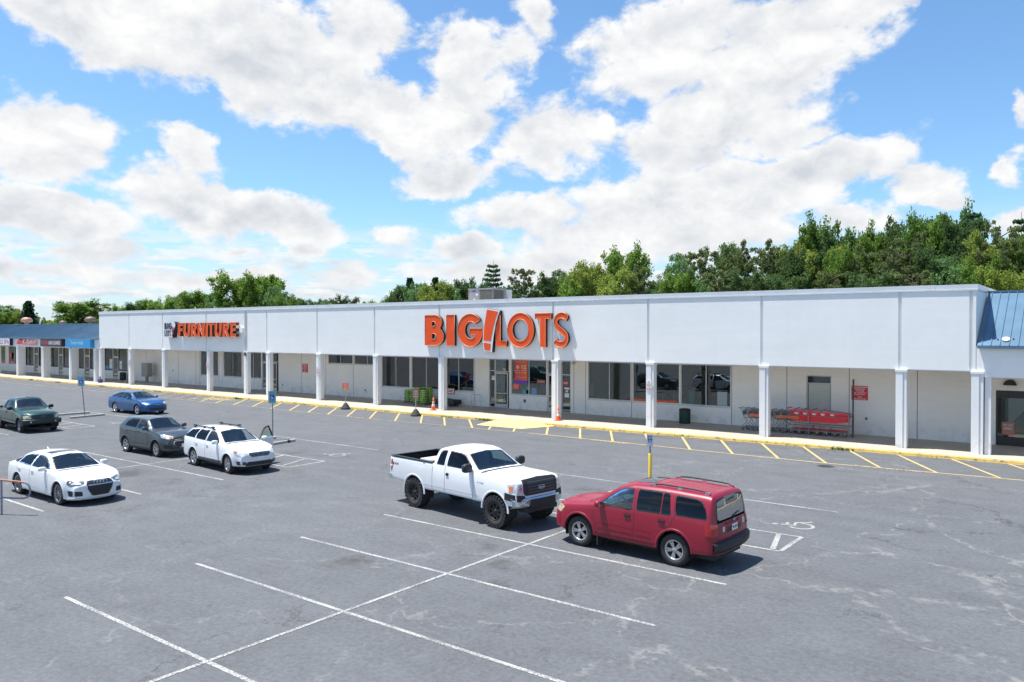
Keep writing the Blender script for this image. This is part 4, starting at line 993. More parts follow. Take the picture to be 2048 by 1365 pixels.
def wheel_stop(x, y, L, rz, label):
    mb = MB(); P = [(-.09, 0), (.09, 0), (.065, .10), (.04, .125), (-.04, .125), (-.065, .10)]
    mb.prism([(p[0], p[1]) for p in P], 'y', -L/2, L/2, CONC2)
    o = mb.build('wheel_stop', bevel=.012); o.location = (x, y, .004); o.rotation_euler = (0, 0, rz)
    return tag(o, label, 'wheel stop', 'concrete wheel stops')
wheel_stop(-54.55, 23.5, 2.4, R(-1), 'concrete wheel stop touching the front of the dark green pickup row')
wheel_stop(-52.25, 23.55, 2.3, R(8), 'concrete wheel stop standing free, right of the leaning sign')
wheel_stop(-33.95, 23.4, 2.4, R(2), 'concrete wheel stop mostly hidden behind the white wagon door')
wheel_stop(-32.25, 23.5, 2.2, R(8), 'cracked concrete wheel stop right of the white wagon')
wheel_stop(-13.3, 23.2, 2.2, R(2), 'concrete wheel stop behind the red SUV bonnet')
wheel_stop(-11.4, 23.2, 2.2, R(2), 'concrete wheel stop behind the red SUV roof')
mb = MB(); mb.ellipsoid((-32.42, 24.15, .07), .22, .12, .09, BLACKR, 10, 6, .8)
thing_mesh(mb, 'black_bag', (-32.42, 24.15, 0), 'small black lump lying on the cracked wheel stop', 'bag')

RUB = mat('black_rubber', (.035, .035, .036), .75, var=.1)
def stand_sign(x, y, zt, w, h, yaw, label, top, bot):
    o = empty('portable_sign', (x, y, 0), yaw, label=label, cat='portable sign', group='portable pole signs by the kerb')
    b_ = MB(); b_.lathe([(.34, .0), (.35, .07), (.30, .13), (.20, .30), (.10, .44), (.05, .47), (0, .47)], (0, 0, 0), 'z', RUB, 16); b_.build('base', o)
    p = MB(); p.tube([(0, 0, .45), (.02, 0, zt-.02)], .022, ALU, 8); p.build('post', o)
    s_ = MB(); s_.box(-w/2, w/2, -.034, -.026, zt-h, zt, top); s_.box(-w/2+.003, w/2-.003, -.0385, -.0355, zt-h+.004, zt-h*.68, bot); s_.build('panel', o)
    t = MB()
    for tx, c, d in (('PICK UP', .84, .94), ('HERE', .66, .8), ('CURBSIDE', .40, .56), ('ONLY', .1, .26)): text_mb(t, tx, -w*.38, w*.38, zt-h+c*h-h*.0, zt-h+d*h, -.0415, PW, .02)
    t.build('lettering', o)
stand_sign(-42.97, 37.0, 1.86, .50, .52, R(15), 'orange portable sign on black rubber base by the kerb, left one', ORANGE, mat('amber_panel', (.80, .30, .02), .45))
stand_sign(-35.85, 36.75, 1.72, .36, .52, R(48), 'faded pink portable sign on black rubber base, in front of green bags', mat('faded_pink_panel', (.62, .22, .18), .5), mat('faded_pink2', (.60, .26, .22), .5))
def cone(x, y, label):
    o = empty('traffic_cone', (x, y, .12), label=label, cat='traffic cone', group='orange traffic cones by the columns')
    OC = mat('cone_orange', (.80, .13, .02), .5, dirt=.2); WC = mat('cone_band', (.75, .75, .72), .4)
    b_ = MB(); b_.box(-.2, .2, -.2, .2, 0, .04, OC); b_.build('base', o, bevel=.01)
    c_ = MB(); c_.lathe([(.145, .04), (.11, .28)], (0, 0, 0), 'z', OC, 16); c_.lathe([(.06, .60), (.03, .86), (.02, .86), (.02, .8)], (0, 0, 0), 'z', OC, 16); c_.lathe([(.084, .45), (.073, .51)], (0, 0, 0), 'z', OC, 16); c_.build('body', o)
    w_ = MB(); w_.lathe([(.111, .28), (.084, .45)], (0, 0, 0), 'z', WC, 16); w_.lathe([(.074, .51), (.060, .60)], (0, 0, 0), 'z', WC, 16); w_.build('reflective_band', o)
cone(-36.72, 39.35, 'orange traffic cone left of the column by the green bags'); cone(-26.45, 39.35, 'orange traffic cone beside the column right of the yellow ramp')

# trash bin
o = empty('trash_bin', (-19.75, 42.65, .12), label='dark green ribbed trash bin with black lid under the shop window', cat='trash bin')
GRN = mat('dark_green_bin', (.012, .055, .04), .5, var=.1)
mb = MB(); mb.lathe([(.29, 0), (.31, .03), (.31, .72), (.30, .74)], (0, 0, 0), 'z', GRN, 28)
for i in range(28):
    a = 2*pi*i/28; mb.obox((.315*cos(a), .315*sin(a), .37), (.012*cos(a), .012*sin(a), 0), (-.014*sin(a), .014*cos(a), 0), (0, 0, .35), GRN)
mb.build('body', o); mb = MB(); mb.lathe([(.33, .74), (.34, .78), (.33, .84), (.24, .87), (.20, .86), (.19, .80), (0, .80)], (0, 0, 0), 'z', BLACKR, 28); mb.build('lid', o)
o2 = copy_tree(o); o2.location = (-86.7, 42.9, .12); o2['label'] = 'dark green bin half hidden behind a column by the blue-sign shop'
# grey cluster mailbox
o = empty('mailbox', (-81.0, 42.6, .12), label='tan grey cluster mailbox on a pedestal in the arcade', cat='mailbox')
TAN = mat('mailbox_metal', (.30, .29, .26), .5, .3, var=.06)
mb = MB(); mb.box(-.62, .62, -.28, .28, .62, 2.05, TAN); mb.build('cabinet', o, bevel=.02)
mb = MB()
for i in range(4):
    for j in range(4): mb.box(-.56+i*.28, -.31+i*.28, -.295, -.285, .70+j*.33, 1.0+j*.33, TAN)
mb.build('mail_door', o); mb = MB(); mb.box(-.12, .12, -.12, .12, 0, .62, TAN); mb.box(-.3, .3, -.2, .2, 0, .03, TAN); mb.build('pedestal', o)
# blue jug by the first column
mb = MB(); BJ = mat('blue_plastic_jug', (.05, .05, .22), .35); mb.ellipsoid((-84.3, 39.3, .32), .26, .22, .22, BJ, 16, 8, .6); mb.tube([(-84.3, 39.3, .5), (-84.3, 39.3, .78)], .06, BJ, 8, rs=[.09, .05])
thing_mesh(mb, 'water_jug', (-84.3, 39.3, .12), 'dark blue plastic jug at the foot of the first tall-store column', 'jug')

# pallets of green bags
WOOD = mat('pallet_wood', (.26, .19, .12), .8, var=.25, vscale=4)
def bag_mat():
    m, nt, b = base_mat('green_bag_print')
    tc = nt.new('ShaderNodeTexCoord').outputs['Object']
    n = nt.noise(nt.vec('MULTIPLY', tc, (1, 1, 2.5)), 7, 3, .5).outputs[0]
    c_ = nt.mix(nt.ramp(n, .52, .56), c4((.07, .33, .03)), c4((.30, .55, .12)))
    n2 = nt.noise(nt.vec('MULTIPLY', tc, (1, 1, 3)), 11, 2, .5).outputs[0]
    c_ = nt.mix(nt.ramp(n2, .56, .58), c_, c4((.62, .40, .22)))
    c_ = nt.mix(nt.ramp(n2, .36, .33), c_, c4((.02, .06, .02)))
    nt.put(b.inputs['Base Color'], c_); b.inputs['Roughness'].default_value = .35
    return m
BAG = bag_mat()
def pallet(x, y, wx, wy, label):
    o = empty('pallet', (x, y, .12), label=label, cat='pallet', group='wooden pallets under the green bags')
    mb = MB()
    for i in range(3): mb.box(-wx/2, wx/2, -wy/2+i*(wy-.1)/2, -wy/2+.1+i*(wy-.1)/2, .022, .11, WOOD)
    mb.build('stringers', o); mb = MB(); n = 7
    for i in range(n): a = -wx/2+i*(wx-.1)/(n-1); mb.box(a, a+.1, -wy/2, wy/2, .113, .135, WOOD); 
    for i in range(3): a = -wx/2+i*(wx-.1)/2; mb.box(a, a+.1, -wy/2, wy/2, 0, .02, WOOD)
    mb.build('deck', o)
def bag(x, y, z, wx, wy, h, rz, label, k):
    mb = MB(); r_ = random.Random(k); n, m_ = 10, 6
    vs = []
    for i in range(9):
        th = pi*i/8
        for j in range(18):
            ph = 2*pi*j/18; sx = math.copysign(abs(cos(ph))**.45, cos(ph)); sy = math.copysign(abs(sin(ph))**.45, sin(ph))
            s1 = abs(sin(th))**.45; zz = math.copysign(abs(cos(th))**.75, cos(th))
            vs.append((wx/2*s1*sx*(1+r_.uniform(-.03, .03)), wy/2*s1*sy*(1+r_.uniform(-.03, .03)), h/2*zz+r_.uniform(-.008, .008)))
    fs = [(i*18+j, (i+1)*18+j, (i+1)*18+(j+1) % 18, i*18+(j+1) % 18) for i in range(8) for j in range(18)]
    mb.add(vs, fs, BAG, True); o = mb.build('soil_bag'); o.location = (x, y, z+h/2); o.rotation_euler = (0, 0, rz)
    tag(o, label, 'soil bag', 'green soil bags stacked on pallets'); return o
pallet(-41.75, 42.55, 1.15, 1.0, 'wooden pallet under the lower left stack of green bags')
pallet(-40.15, 41.95, 1.25, 1.1, 'wooden pallet under the taller right stack of green bags')
protoA = bag(-41.75, 42.55, .255, .56, .46, .155, 0, 'x', 1); first = True
r5 = random.Random(9)
ords = ['bottom', 'second', 'third', 'fourth', 'fifth', 'sixth', 'seventh', 'eighth']
def stack(cx, cy, wx, wy, layers, side, extra=()):
    global first
    for L in range(layers+(1 if extra else 0)):
        for ix in range(2):
            for iy in range(2):
                if L == layers and (ix, iy) not in extra: continue
                px, py = cx+(ix-.5)*wx*.5, cy+(iy-.5)*wy*.5
                o = protoA if first else protoA.copy()
                if not first: COL.objects.link(o)
                first = False
                o.location = (px+r5.uniform(-.03, .03), py+r5.uniform(-.03, .03), .255+.075+L*.142); o.rotation_euler = (0, 0, r5.uniform(-.08, .08)+(pi if r5.random() < .5 else 0))
                o['label'] = 'green soil bag, %s layer, %s %s corner of the %s stack' % (ords[L], 'front' if iy == 0 else 'rear', 'left' if ix == 0 else 'right', side)
stack(-41.75, 42.55, 1.15, 1.0, 6, 'lower left', ((1, 1),)); stack(-40.15, 41.95, 1.25, 1.1, 7, 'taller right', ((0, 1), (1, 1), (0, 0)))
# low pallet of black bags with blue top and a small notice
pallet(-38.2+.15, 42.2, 1.3, 1.1, 'flat pallet carrying black wrapped goods left of the entrance')
mb = MB(); mb.box(-38.78, -37.9, 41.75, 42.7, .26, .62, BLACKR); o = thing_mesh(mb, 'black_bale', (-38.3, 42.2, .26), 'black plastic-wrapped bale with a blue top sheet, left of the entrance', 'bale', bevel=.05)
mb = MB(); mb.box(-37.86, -37.05, 41.8, 42.7, .26, .60, BLACKR); thing_mesh(mb, 'black_bale', (-37.4, 42.2, .26), 'plain black plastic-wrapped bale nearest the entrance handrail', 'bale', bevel=.06)
mb = MB(); mb.box(-38.76, -38.05, 41.8, 42.6, .625, .66, mat('pale_blue_sheet', (.10, .28, .42), .5)); thing_mesh(mb, 'blue_sheet', (-38.4, 42.2, .62), 'pale blue sheet lying on top of a black bale', 'sheet', bevel=.01)
plate_sign('price_sign', -39.1, -38.4, .88, 1.3, 43.42, 43.47, WHITES, ORANGE, [('2/$7', .15, .8, .3, .75, NAVY, .02)], 'white price board with orange rim on the wall above the black bales', edge=.05)
mb = MB(); hr = ALU; mb.tube([(-35.75, 42.2, .12), (-35.75, 42.2, 1.0), (-35.65, 42.22, 1.08), (-35.0, 42.25, 1.08), (-34.9, 42.25, 1.0), (-34.9, 42.25, .12)], .024, hr, 8); mb.tube([(-35.75, 42.2, .62), (-34.9, 42.25, .62)], .018, hr, 8)
thing_mesh(mb, 'door_handrail', (-35.3, 42.2, .12), 'low tubular metal guard rail in front of the entrance sidelight', 'handrail')
# leaning pole and cart corral rail
mb = MB(); mb.tube([(-10.30, 42.0, .12), (-10.62, 43.40, 3.0)], .04, mat('dark_grey_pole', (.10, .105, .11), .5, .4), 8)
thing_mesh(mb, 'leaning_pole', (-10.3, 42.0, .12), 'tall dark pole leaning on the wall at the end of the red carts', 'pole')

# manhole and drain
mb = MB(); MH = mat('cast_iron', (.07, .07, .072), .6, .5, var=.2, vscale=10); mb.lathe([(.33, .006), (.31, .012), (.27, .012), (.26, .008), (0, .008)], (-9.17, 33.17, 0), 'z', MH, 28)
for i in range(-3, 4):
    for j in range(-3, 4):
        if i*i+j*j < 10: mb.box(-9.17+i*.07-.018, -9.17+i*.07+.018, 33.17+j*.07-.018, 33.17+j*.07+.018, .009, .014, MH)
thing_mesh(mb, 'manhole_cover', (-9.17, 33.17, 0), 'round cast iron manhole cover in the asphalt at right', 'manhole cover')
mb = MB(); mb.box(-58.2, -56.6, 31.3, 31.5, .003, .01, MH); thing_mesh(mb, 'drain_grate', (-57.4, 31.4, 0), 'narrow dark drain slot in the asphalt at left', 'drain')

# cart return rail at the left edge
RAILG = mat('rail_grey_metal', (.25, .26, .30), .45, .5, var=.12); RAILR = mat('rail_rust_orange', (.42, .17, .10), .6, var=.2)
o = empty('cart_rail', (-26.6, 9.5, 0), label='tubular cart-return rail with rusty orange top bar at left edge', cat='cart rail')
def railpt(u, z): return (-26.46-.75*u*0+u*.86, 9.42+u*.52, z)   # u metres along the rail
mb = MB(); mb.tube([railpt(0, 0), railpt(0, 1.02)], .03, RAILG, 8); mb.tube([railpt(-2.6, 0), railpt(-2.6, 1.02)], .03, RAILG, 8); mb.build('post', o, True)
mb = MB(); mb.tube([railpt(-2.6, 1.04), railpt(0, 1.04), railpt(.75, .98)], .03, RAILR, 8); mb.build('top_bar', o, True)
mb = MB(); mb.tube([railpt(.75, .98), railpt(.86, .93), railpt(.92, .8), railpt(.92, .66), railpt(.84, .54), railpt(.7, .5), railpt(0, .5), railpt(-2.6, .5)], .026, RAILG, 8); mb.build('lower_bar', o, True)

# weeds in the kerb gutter
WEED = mat('weed_leaf', (.10, .17, .03), .6, var=.3)
mb = MB(); r6 = random.Random(21)
for (x, n, s) in ((-9.9, 70, .11), (-36.6, 40, .10), (-34.0+.3, 40, .1), (-30.6, 60, .12), (-26.2, 40, .1), (-18.0, 18, .07), (-48.0, 25, .08), (-56.5, 50, .13), (-69, 25, .1), (-80, 40, .12), (-90, 40, .12), (-97, 50, .13), (-12.2, 12, .06), (-6, 12, .06), (-43.5, 20, .08)):
    for i in range(n):
        px = x+r6.gauss(0, .32); py = kerb_y(px)-.06-abs(r6.gauss(0, .07)); a = r6.uniform(0, 6.3); L = r6.uniform(.5, 1.3)*s
        d = Vector((cos(a), sin(a), 0)); nn = Vector((-sin(a), cos(a), 0))*.014
        p0 = Vector((px, py, .0)); p1 = p0+d*L*.5+Vector((0, 0, L*.8)); p2 = p0+d*L*1.1+Vector((0, 0, L))
        mb.add([p0-nn, p0+nn, p1+nn*1.6, p1-nn*1.6, p2], [(0, 1, 2, 3), (3, 2, 4)], WEED)
tag(mb.build('weeds'), kind='stuff')

# ------------------------------------------------------------ shopping carts
CH = mat('cart_chrome', (.42, .43, .45), .35, .8); CRED = mat('cart_red_plastic', (.78, .015, .025), .4); CORG = mat('cart_orange_plastic', (.75, .16, .05), .45); CGRY = mat('cart_dark_wire', (.24, .25, .27), .4, .7); CASTER = mat('caster_rubber', (.10, .10, .105), .6)
def make_cart(red):
    o = empty('shopping_cart', (0, 0, 0))
    met = CH if red else CGRY
    # basket: x from handle (0) to nose (.95); width narrows to the nose
    def pt(x, s, z): w_ = .29-.07*x/.95; return (x, s*w_, z)
    top = [(0.0, .98), (.95, .90)]; bot = [(.12, .58), (.90, .66)]
    f = MB()
    f.tube([pt(-.10, -1, 1.02), pt(-.10, 1, 1.02)], .02, CRED if red else CGRY, 8); f.build('handle', o)
    b_ = MB()
    if red:
        for s in (-1, 1):
            P = [(x, z) for x, z in ((.02, .96), (.95, .90), (.90, .58), (.16, .50))]
            vs = [pt(x, s, z) for x, z in P]+[(pt(x, s, z)[0], pt(x, s, z)[1]-s*.02, z) for x, z in P]
            b_.add(vs, [(0, 1, 2, 3), (7, 6, 5, 4), (0, 4, 5, 1), (1, 5, 6, 2), (2, 6, 7, 3), (3, 7, 4, 0)], CRED)
        q = [pt(.95, -1, .9), pt(.95, 1, .9), pt(.90, 1, .58), pt(.90, -1, .58)]; b_.add(q+[(v[0]-.02, v[1], v[2]) for v in q], [(0, 1, 2, 3), (7, 6, 5, 4), (0, 4, 5, 1)], CRED)
        q = [pt(.16, -1, .505), pt(.90, -1, .585), pt(.90, 1, .585), pt(.16, 1, .505)]; b_.add(q, [(0, 1, 2, 3)], CRED)
        b_.obox((.32, -.287, .84), (.075, .005, -.005), (0, .003, 0), (0, 0, .035), PW)
    else:
        for s in (-1, 1):
            for i in range(14):
                t = i/13; b_.tube([pt(.02+.93*t, s, .98-.08*t), pt(.14+.76*t, s, .57+.08*t)], .0045, met, 3)
            for zf in (.25, .5, .75): b_.tube([pt(.05, s, .57+.4*zf), pt(.93, s, .66+.25*zf)], .0045, met, 3)
        for i in range(9): s = -1+i/4; b_.tube([pt(.95, s, .90), pt(.90, s, .65), pt(.14, s, .57)], .0045, met, 3)
        b_.obox((.62, -.262, .72), (.20, .015, -.0), (0, .004, 0), (0, 0, .07), CORG)
    for s in (-1, 1): b_.tube([pt(0, s, .985), pt(.95, s, .905)], .011, met, 5)
    b_.tube([pt(.95, -1, .905), pt(.95, 1, .905)], .011, met, 5); b_.build('basket', o)
    g_ = MB()
    for s in (-1, 1):
        g_.tube([(-.10, s*.27, 1.02), (.0, s*.27, .97), (.16, s*.265, .56), (.30, s*.26, .50), (.22, s*.26, .33), (.05, s*.26, .20), (.05, s*.26, .16), (.85, s*.20, .16)], .013, met, 6)
    g_.tube([(.85, -.2, .16), (.85, .2, .16)], .013, met, 6); g_.tube([(.05, -.26, .16), (.05, .26, .16)], .013, met, 6)
    for i in range(5): y = -.2+i*.1; g_.tube([(.08, y, .17), (.84, y*.8, .17)], .006, met, 3)
    g_.build('chassis', o)
    if red:
        t_ = MB(); t_.box(.10, .88, -.2, .2, .20, .23, CRED); t_.build('lower_tray', o, bevel=.008)
    c_ = MB()
    for i in range(6): y = -.22+i*.088; c_.tube([(.03, y, .94), (.10, y, .66)], .005, met, 3)
    c_.box(.06, .075, -.24, .24, .70, .90, CRED if red else CGRY); c_.build('child_seat', o)
    for (x, s) in ((.08, -1), (.08, 1), (.82, -1), (.82, 1)):
        w_ = MB(); y = s*(.255 if x < .5 else .20)
        w_.lathe([(.03, -.018), (.062, -.016), (.062, .016), (.03, .018)], (x, y, .062), 'y', CASTER, 12); w_.obox((x, y, .11), (.02, 0, 0), (0, .022, 0), (0, 0, .035), met); w_.build('wheel', o)
    return o
pr = make_cart(True); pg = make_cart(False)
tag(pr, 'x', 'shopping cart', 'red shopping carts nested by the wall'); tag(pg, 'x', 'shopping cart', 'grey and orange wire carts nested by the wall')
RX = [-11.62, -12.08, -12.52, -12.98, -13.42]
for i, x in enumerate(RX):
    o = pr if i == 0 else copy_tree(pr); o.location = (x, 42.15, .12); o.scale = (1.2, 1.15, 1.3); o.rotation_euler = (0, 0, R(-2)+rng.uniform(-.02, .02))
    o['label'] = 'red plastic-basket shopping cart, %s from the leaning pole' % ['nearest', 'second', 'third', 'fourth', 'fifth'][i]
GX = [(-13.85, 42.1), (-14.2, 42.1), (-14.55, 42.1), (-15.35, 42.0), (-15.65, 42.0), (-15.98, 42.0)]
GL = ['grey wire cart nested right behind the red carts', 'grey wire cart with orange panel, middle of the part right of the column', 'grey wire cart just emerging right of the column', 'grey wire cart nose hidden behind the column, left side', 'grey and orange wire cart in the middle of the group left of the column', 'leftmost grey wire cart, its handle nearest the shop window']
for i, (x, y) in enumerate(GX):
    o = pg if i == 0 else copy_tree(pg); o.location = (x, y, .12); o.scale = (1.15, 1.1, 1.18); o.rotation_euler = (0, 0, R(-1)+rng.uniform(-.02, .02)); o['label'] = GL[i]
o = empty('cart_corral', (-12, 41.8, .12), label='grey pipe corral rail in front of the red shopping carts', cat='cart corral')
mb = MB()
for yy in (41.72, 42.62):
    mb.tube([(-13.55, yy, .70), (-13.6, yy, .90), (-13.5, yy, 1.06), (-13.3, yy, 1.12), (-10.42, yy, 1.12)], .019, CGRY, 8); mb.tube([(-13.55, yy, .70), (-13.35, yy, .62), (-10.42, yy, .62)], .018, CGRY, 8)
mb.build('rail', o, True)
for x, yy in ((-12.4, 41.72), (-12.4, 42.62), (-10.42, 41.72), (-10.42, 42.62)): mb = MB(); mb.tube([(x, yy, .12), (x, yy, 1.14 if x < -11 else 1.3)], .028, CGRY, 8); mb.build('post', o, True)
mb = MB(); mb.tube([(-10.42, 41.72, 1.28), (-10.42, 42.62, 1.28)], .024, CGRY, 8); mb.build('end_bar', o, True)
# ------------------------------------------------------------ vehicles
def pchip(pts):
    xs = [p[0] for p in pts]; ys = [p[1] for p in pts]; n = len(xs)
    h = [xs[i+1]-xs[i] for i in range(n-1)]; d = [(ys[i+1]-ys[i])/h[i] for i in range(n-1)]
    m = [d[0]]+[0 if d[i-1]*d[i] <= 0 else (2*d[i-1]*d[i]/(d[i-1]+d[i])) for i in range(1, n-1)]+[d[-1]]
    def f(x):
        if x <= xs[0]: return ys[0]
        if x >= xs[-1]: return ys[-1]
        i = max(j for j in range(n-1) if xs[j] <= x)
        t = (x-xs[i])/h[i]; t2, t3 = t*t, t*t*t
        return (2*t3-3*t2+1)*ys[i]+(t3-2*t2+t)*h[i]*m[i]+(-2*t3+3*t2)*ys[i+1]+(t3-t2)*h[i]*m[i+1]
    return f

def inside(p, poly):
    x, y = p; c = False; j = len(poly)-1
    for i in range(len(poly)):
        xi, yi = poly[i]; xj, yj = poly[j]
        if (yi > y) != (yj > y) and x < (xj-xi)*(y-yi)/(yj-yi+1e-12)+xi: c = not c
        j = i
    return c
def round_poly(P, r, n=4):
    """rounds the corners of a 2D polygon"""
    out = []; N = len(P)
    for i in range(N):
        a, b, c = Vector(P[i-1]), Vector(P[i]), Vector(P[(i+1) % N])
        u = (a-b); v = (c-b); rr_ = min(r, u.length*.45, v.length*.45)
        p, q = b+u.normalized()*rr_, b+v.normalized()*rr_
        for k in range(n+1):
            t = k/n; out.append(tuple((1-t)**2*p+2*t*(1-t)*b+t*t*q))
    return out
def offset_poly(P, d):
    """moves each edge inwards by d (negative: outwards)"""
    N = len(P); area = sum(P[i][0]*P[(i+1) % N][1]-P[(i+1) % N][0]*P[i][1] for i in range(N))
    s = 1 if area > 0 else -1; out = []
    for i in range(N):
        a, b, c = Vector(P[i-1]), Vector(P[i]), Vector(P[(i+1) % N])
        e1 = (b-a).normalized(); e2 = (c-b).normalized()
        n1 = Vector((-e1.y, e1.x))*s; n2 = Vector((-e2.y, e2.x))*s
        m_ = n1+n2; L = m_.length
        out.append(tuple(b+m_/L*d/max(.45, L/2)) if L > 1e-6 else tuple(b+n1*d))
    return out

class Car:
    def __init__(s, name, loc, heading, label, cat, sp):
        s.root = empty(name, (loc[0], loc[1], 0), heading, label=label, cat=cat)
        s.sp = sp; s.W = sp['W']; s.holes = []; s.loft()
    # ---- body surface -------------------------------------------------
    def loft(s):
        sp = s.sp; C = {k: pchip(sp[k]) for k in ('top', 'belt', 'yb', 'ye', 'crown', 'ym', 'bot')}
        x0, x1 = sp['top'][0][0], sp['top'][-1][0]
        xs = [x0+(x1-x0)*i/150 for i in range(151)]
        for p in sp['top']:
            xs.append(p[0])
        xs = sorted(set(round(x, 4) for x in xs)); keep = [xs[0]]
        for x in xs[1:]:
            if x-keep[-1] > .008: keep.append(x)
        xs = keep; s.xs = xs
        rows = []
        for x in xs:
            top, belt, yb, ye, cr, ym, bot = (C[k](x) for k in ('top', 'belt', 'yb', 'ye', 'crown', 'ym', 'bot'))
            belt = min(belt, top-.02); zm = bot+(belt-bot)*sp.get('zmf', .52); ze = max(belt+.004, top-cr)
            P = [(0, bot), (ym*.5, bot), (ym-.09, bot)]
            P += [(ym-.05+.045*sin(pi/2*i/4), bot+.10*(1-cos(pi/2*i/4))) for i in range(1, 5)]
            z0 = bot+.10; n = 12
            for i in range(1, n+1):
                t = i/n; z = z0+(belt-z0)*t; yl = ym-.005
                # bulge: widest at zm, tucks to the belt
                tm = (zm-z0)/(belt-z0)
                y = yl+.005*sin(pi/2*min(1, t/tm)) if t < tm else ym-(ym-yb)*((t-tm)/(1-tm))**1.8
                P.append((y, z))
            n = 10
            for i in range(1, n+1):
                t = i/n; bow = .028*sin(pi*t) if ze-belt > .15 else 0
                P.append((yb+(ye-yb)*t+bow, belt+(ze-belt)*t))
            n = 14
            for i in range(1, n+1):
                t = 1-i/n; P.append((ye*t, ze+(top-ze)*(1-t**2.4)))
            # light smoothing rounds corners
            for _ in range(2):
                P = [P[0]]+[((P[i-1][0]+2*P[i][0]+P[i+1][0])/4, (P[i-1][1]+2*P[i][1]+P[i+1][1])/4) for i in range(1, len(P)-1)]+[P[-1]]
            rows.append(P)
        n = len(rows[0]); V = []; F = []
        shift = sp.get('shift', lambda x, y, z: 0)
        yn = sp.get('nose', lambda x: 1)
        idx = {}
        for i, x in enumerate(xs):
            for j, (y, z) in enumerate(rows[i]):
                for sd in (1, -1):
                    if sd == -1 and (j == 0 or j == n-1): idx[(i, j, -1)] = idx[(i, j, 1)]; continue
                    yy = y*sd*yn(x); idx[(i, j, sd)] = len(V); V.append([x+shift(x, yy, z), yy, z])
        for i in range(len(xs)-1):
            for j in range(n-1):
                F.append((idx[i, j, 1], idx[i, j+1, 1], idx[i+1, j+1, 1], idx[i+1, j, 1]))
                F.append((idx[i, j, -1], idx[i, j+1, -1], idx[i+1, j+1, -1], idx[i+1, j, -1])[::-1])
        # end caps with columns across
        K = 16
        for i, fl in ((0, False), (len(xs)-1, True)):
            x = xs[i]; grid = []
            for j in range(n):
                y, z = rows[i][j]; row = []
                for k in range(K+1):
                    if k == 0: row.append(idx[i, j, 1])
                    elif k == K: row.append(idx[i, j, -1])
                    elif j == 0 or j == n-1: row.append(idx[i, j, 1])
                    else:
                        yy = y*(1-2*k/K)*yn(x); row.append(len(V)); V.append([x+shift(x, yy, z), yy, z])
                grid.append(row)
            for j in range(n-1):
                for k in range(K):
                    f = []
                    for q in (grid[j][k], grid[j][k+1], grid[j+1][k+1], grid[j+1][k]):
                        if q not in f: f.append(q)
                    if len(f) > 2: F.append(tuple(f) if not fl else tuple(f[::-1]))
        s.V0 = [tuple(v) for v in V]; s.F = F
        s.bvh = BVHTree.FromPolygons([Vector(v) for v in V], F)
        s.V = V
    def hit(s, p, d):
        d = Vector(d).normalized(); o = Vector(p)+d*6
        r = s.bvh.ray_cast(o, -d)
        if r[0] is None: r = s.bvh.find_nearest(Vector(p))
        nn = r[1]
        if nn.dot(d) < 0: nn = -nn
        return r[0], nn
    # ---- projected panels ---------------------------------------------
    def frame(s, d):
        d = Vector(d).normalized(); up = Vector((0, 0, 1)) if abs(d.z) < .8 else Vector((1, 0, 0))
        r_ = up.cross(d).normalized(); u = d.cross(r_); return d, r_, u
    def panel(s, mb, pts, d, m, off=.004, rnd=0, grid=.07, lip=0., inner=None):
        """pts: 3D points near the surface, projected along -d. inner: inset distance -> ring panel"""
        d, r_, u = s.frame(d)
        P = [(Vector(p).dot(r_), Vector(p).dot(u)) for p in pts]
        if rnd: P = round_poly(P, rnd)
        if inner:
            Q = offset_poly(P, inner); vs = []; N = len(P)
            for a, b in zip(P, Q):
                for q in (a, b):
                    h, nn = s.hit(r_*q[0]+u*q[1], d); vs.append(h+nn*off)
            mb.add(vs, [(2*i, 2*((i+1) % N), 2*((i+1) % N)+1, 2*i+1) for i in range(N)], m, True)
            return
        bm = bmesh.new(); bm.faces.new([bm.verts.new((p[0], p[1], 0)) for p in P])
        x0, x1 = min(p[0] for p in P), max(p[0] for p in P); y0, y1 = min(p[1] for p in P), max(p[1] for p in P)
        for a, b, ax in ((x0, x1, (1, 0, 0)), (y0, y1, (0, 1, 0))):
            k = max(1, int((b-a)/grid))
            for i in range(1, k):
                c = a+(b-a)*i/k
                bmesh.ops.bisect_plane(bm, geom=bm.verts[:]+bm.edges[:]+bm.faces[:], plane_co=(c, c, 0), plane_no=ax)
        bm.verts.ensure_lookup_table(); bm.normal_update()
        vs = []
        for v in bm.verts:
            h, nn = s.hit(r_*v.co.x+u*v.co.y, d); vs.append(h+nn*off)
        fs = [tuple(v.index for v in f.verts) for f in bm.faces]
        bm.verts.index_update(); fs = [tuple(v.index for v in f.verts) for f in bm.faces]
        mb.add(vs, fs, m, True)
        if lip:
            bd = [(e.verts[0].index, e.verts[1].index) for e in bm.edges if len(e.link_faces) == 1]
            for a, b in bd: mb.add([vs[a], vs[b], vs[b]-d*lip, vs[a]-d*lip], [(0, 1, 2, 3)], m)
        bm.free()
    def strip(s, mb, pts, d, w, m, off=.002, step=.06):
        d, r_, u = s.frame(d); P = []
        for a, b in zip(pts, pts[1:]):
            a, b = Vector(a), Vector(b); k = max(1, int((b-a).length/step))
            P += [a+(b-a)*i/k for i in range(k)]
        P.append(Vector(pts[-1])); vs = []
        for i, p in enumerate(P):
            t = P[min(i+1, len(P)-1)]-P[max(i-1, 0)]; t = t-d*t.dot(d); t.normalize(); q = t.cross(d)*w/2
            for e in (p+q, p-q):
                h, nn = s.hit(e, d); vs.append(h+nn*off)
        mb.add(vs, [(2*i, 2*i+2, 2*i+3, 2*i+1) for i in range(len(P)-1)], m, True)
    def part(s, name, mb, parent=None, **kw):
        return mb.build(name, parent or s.root, **kw)
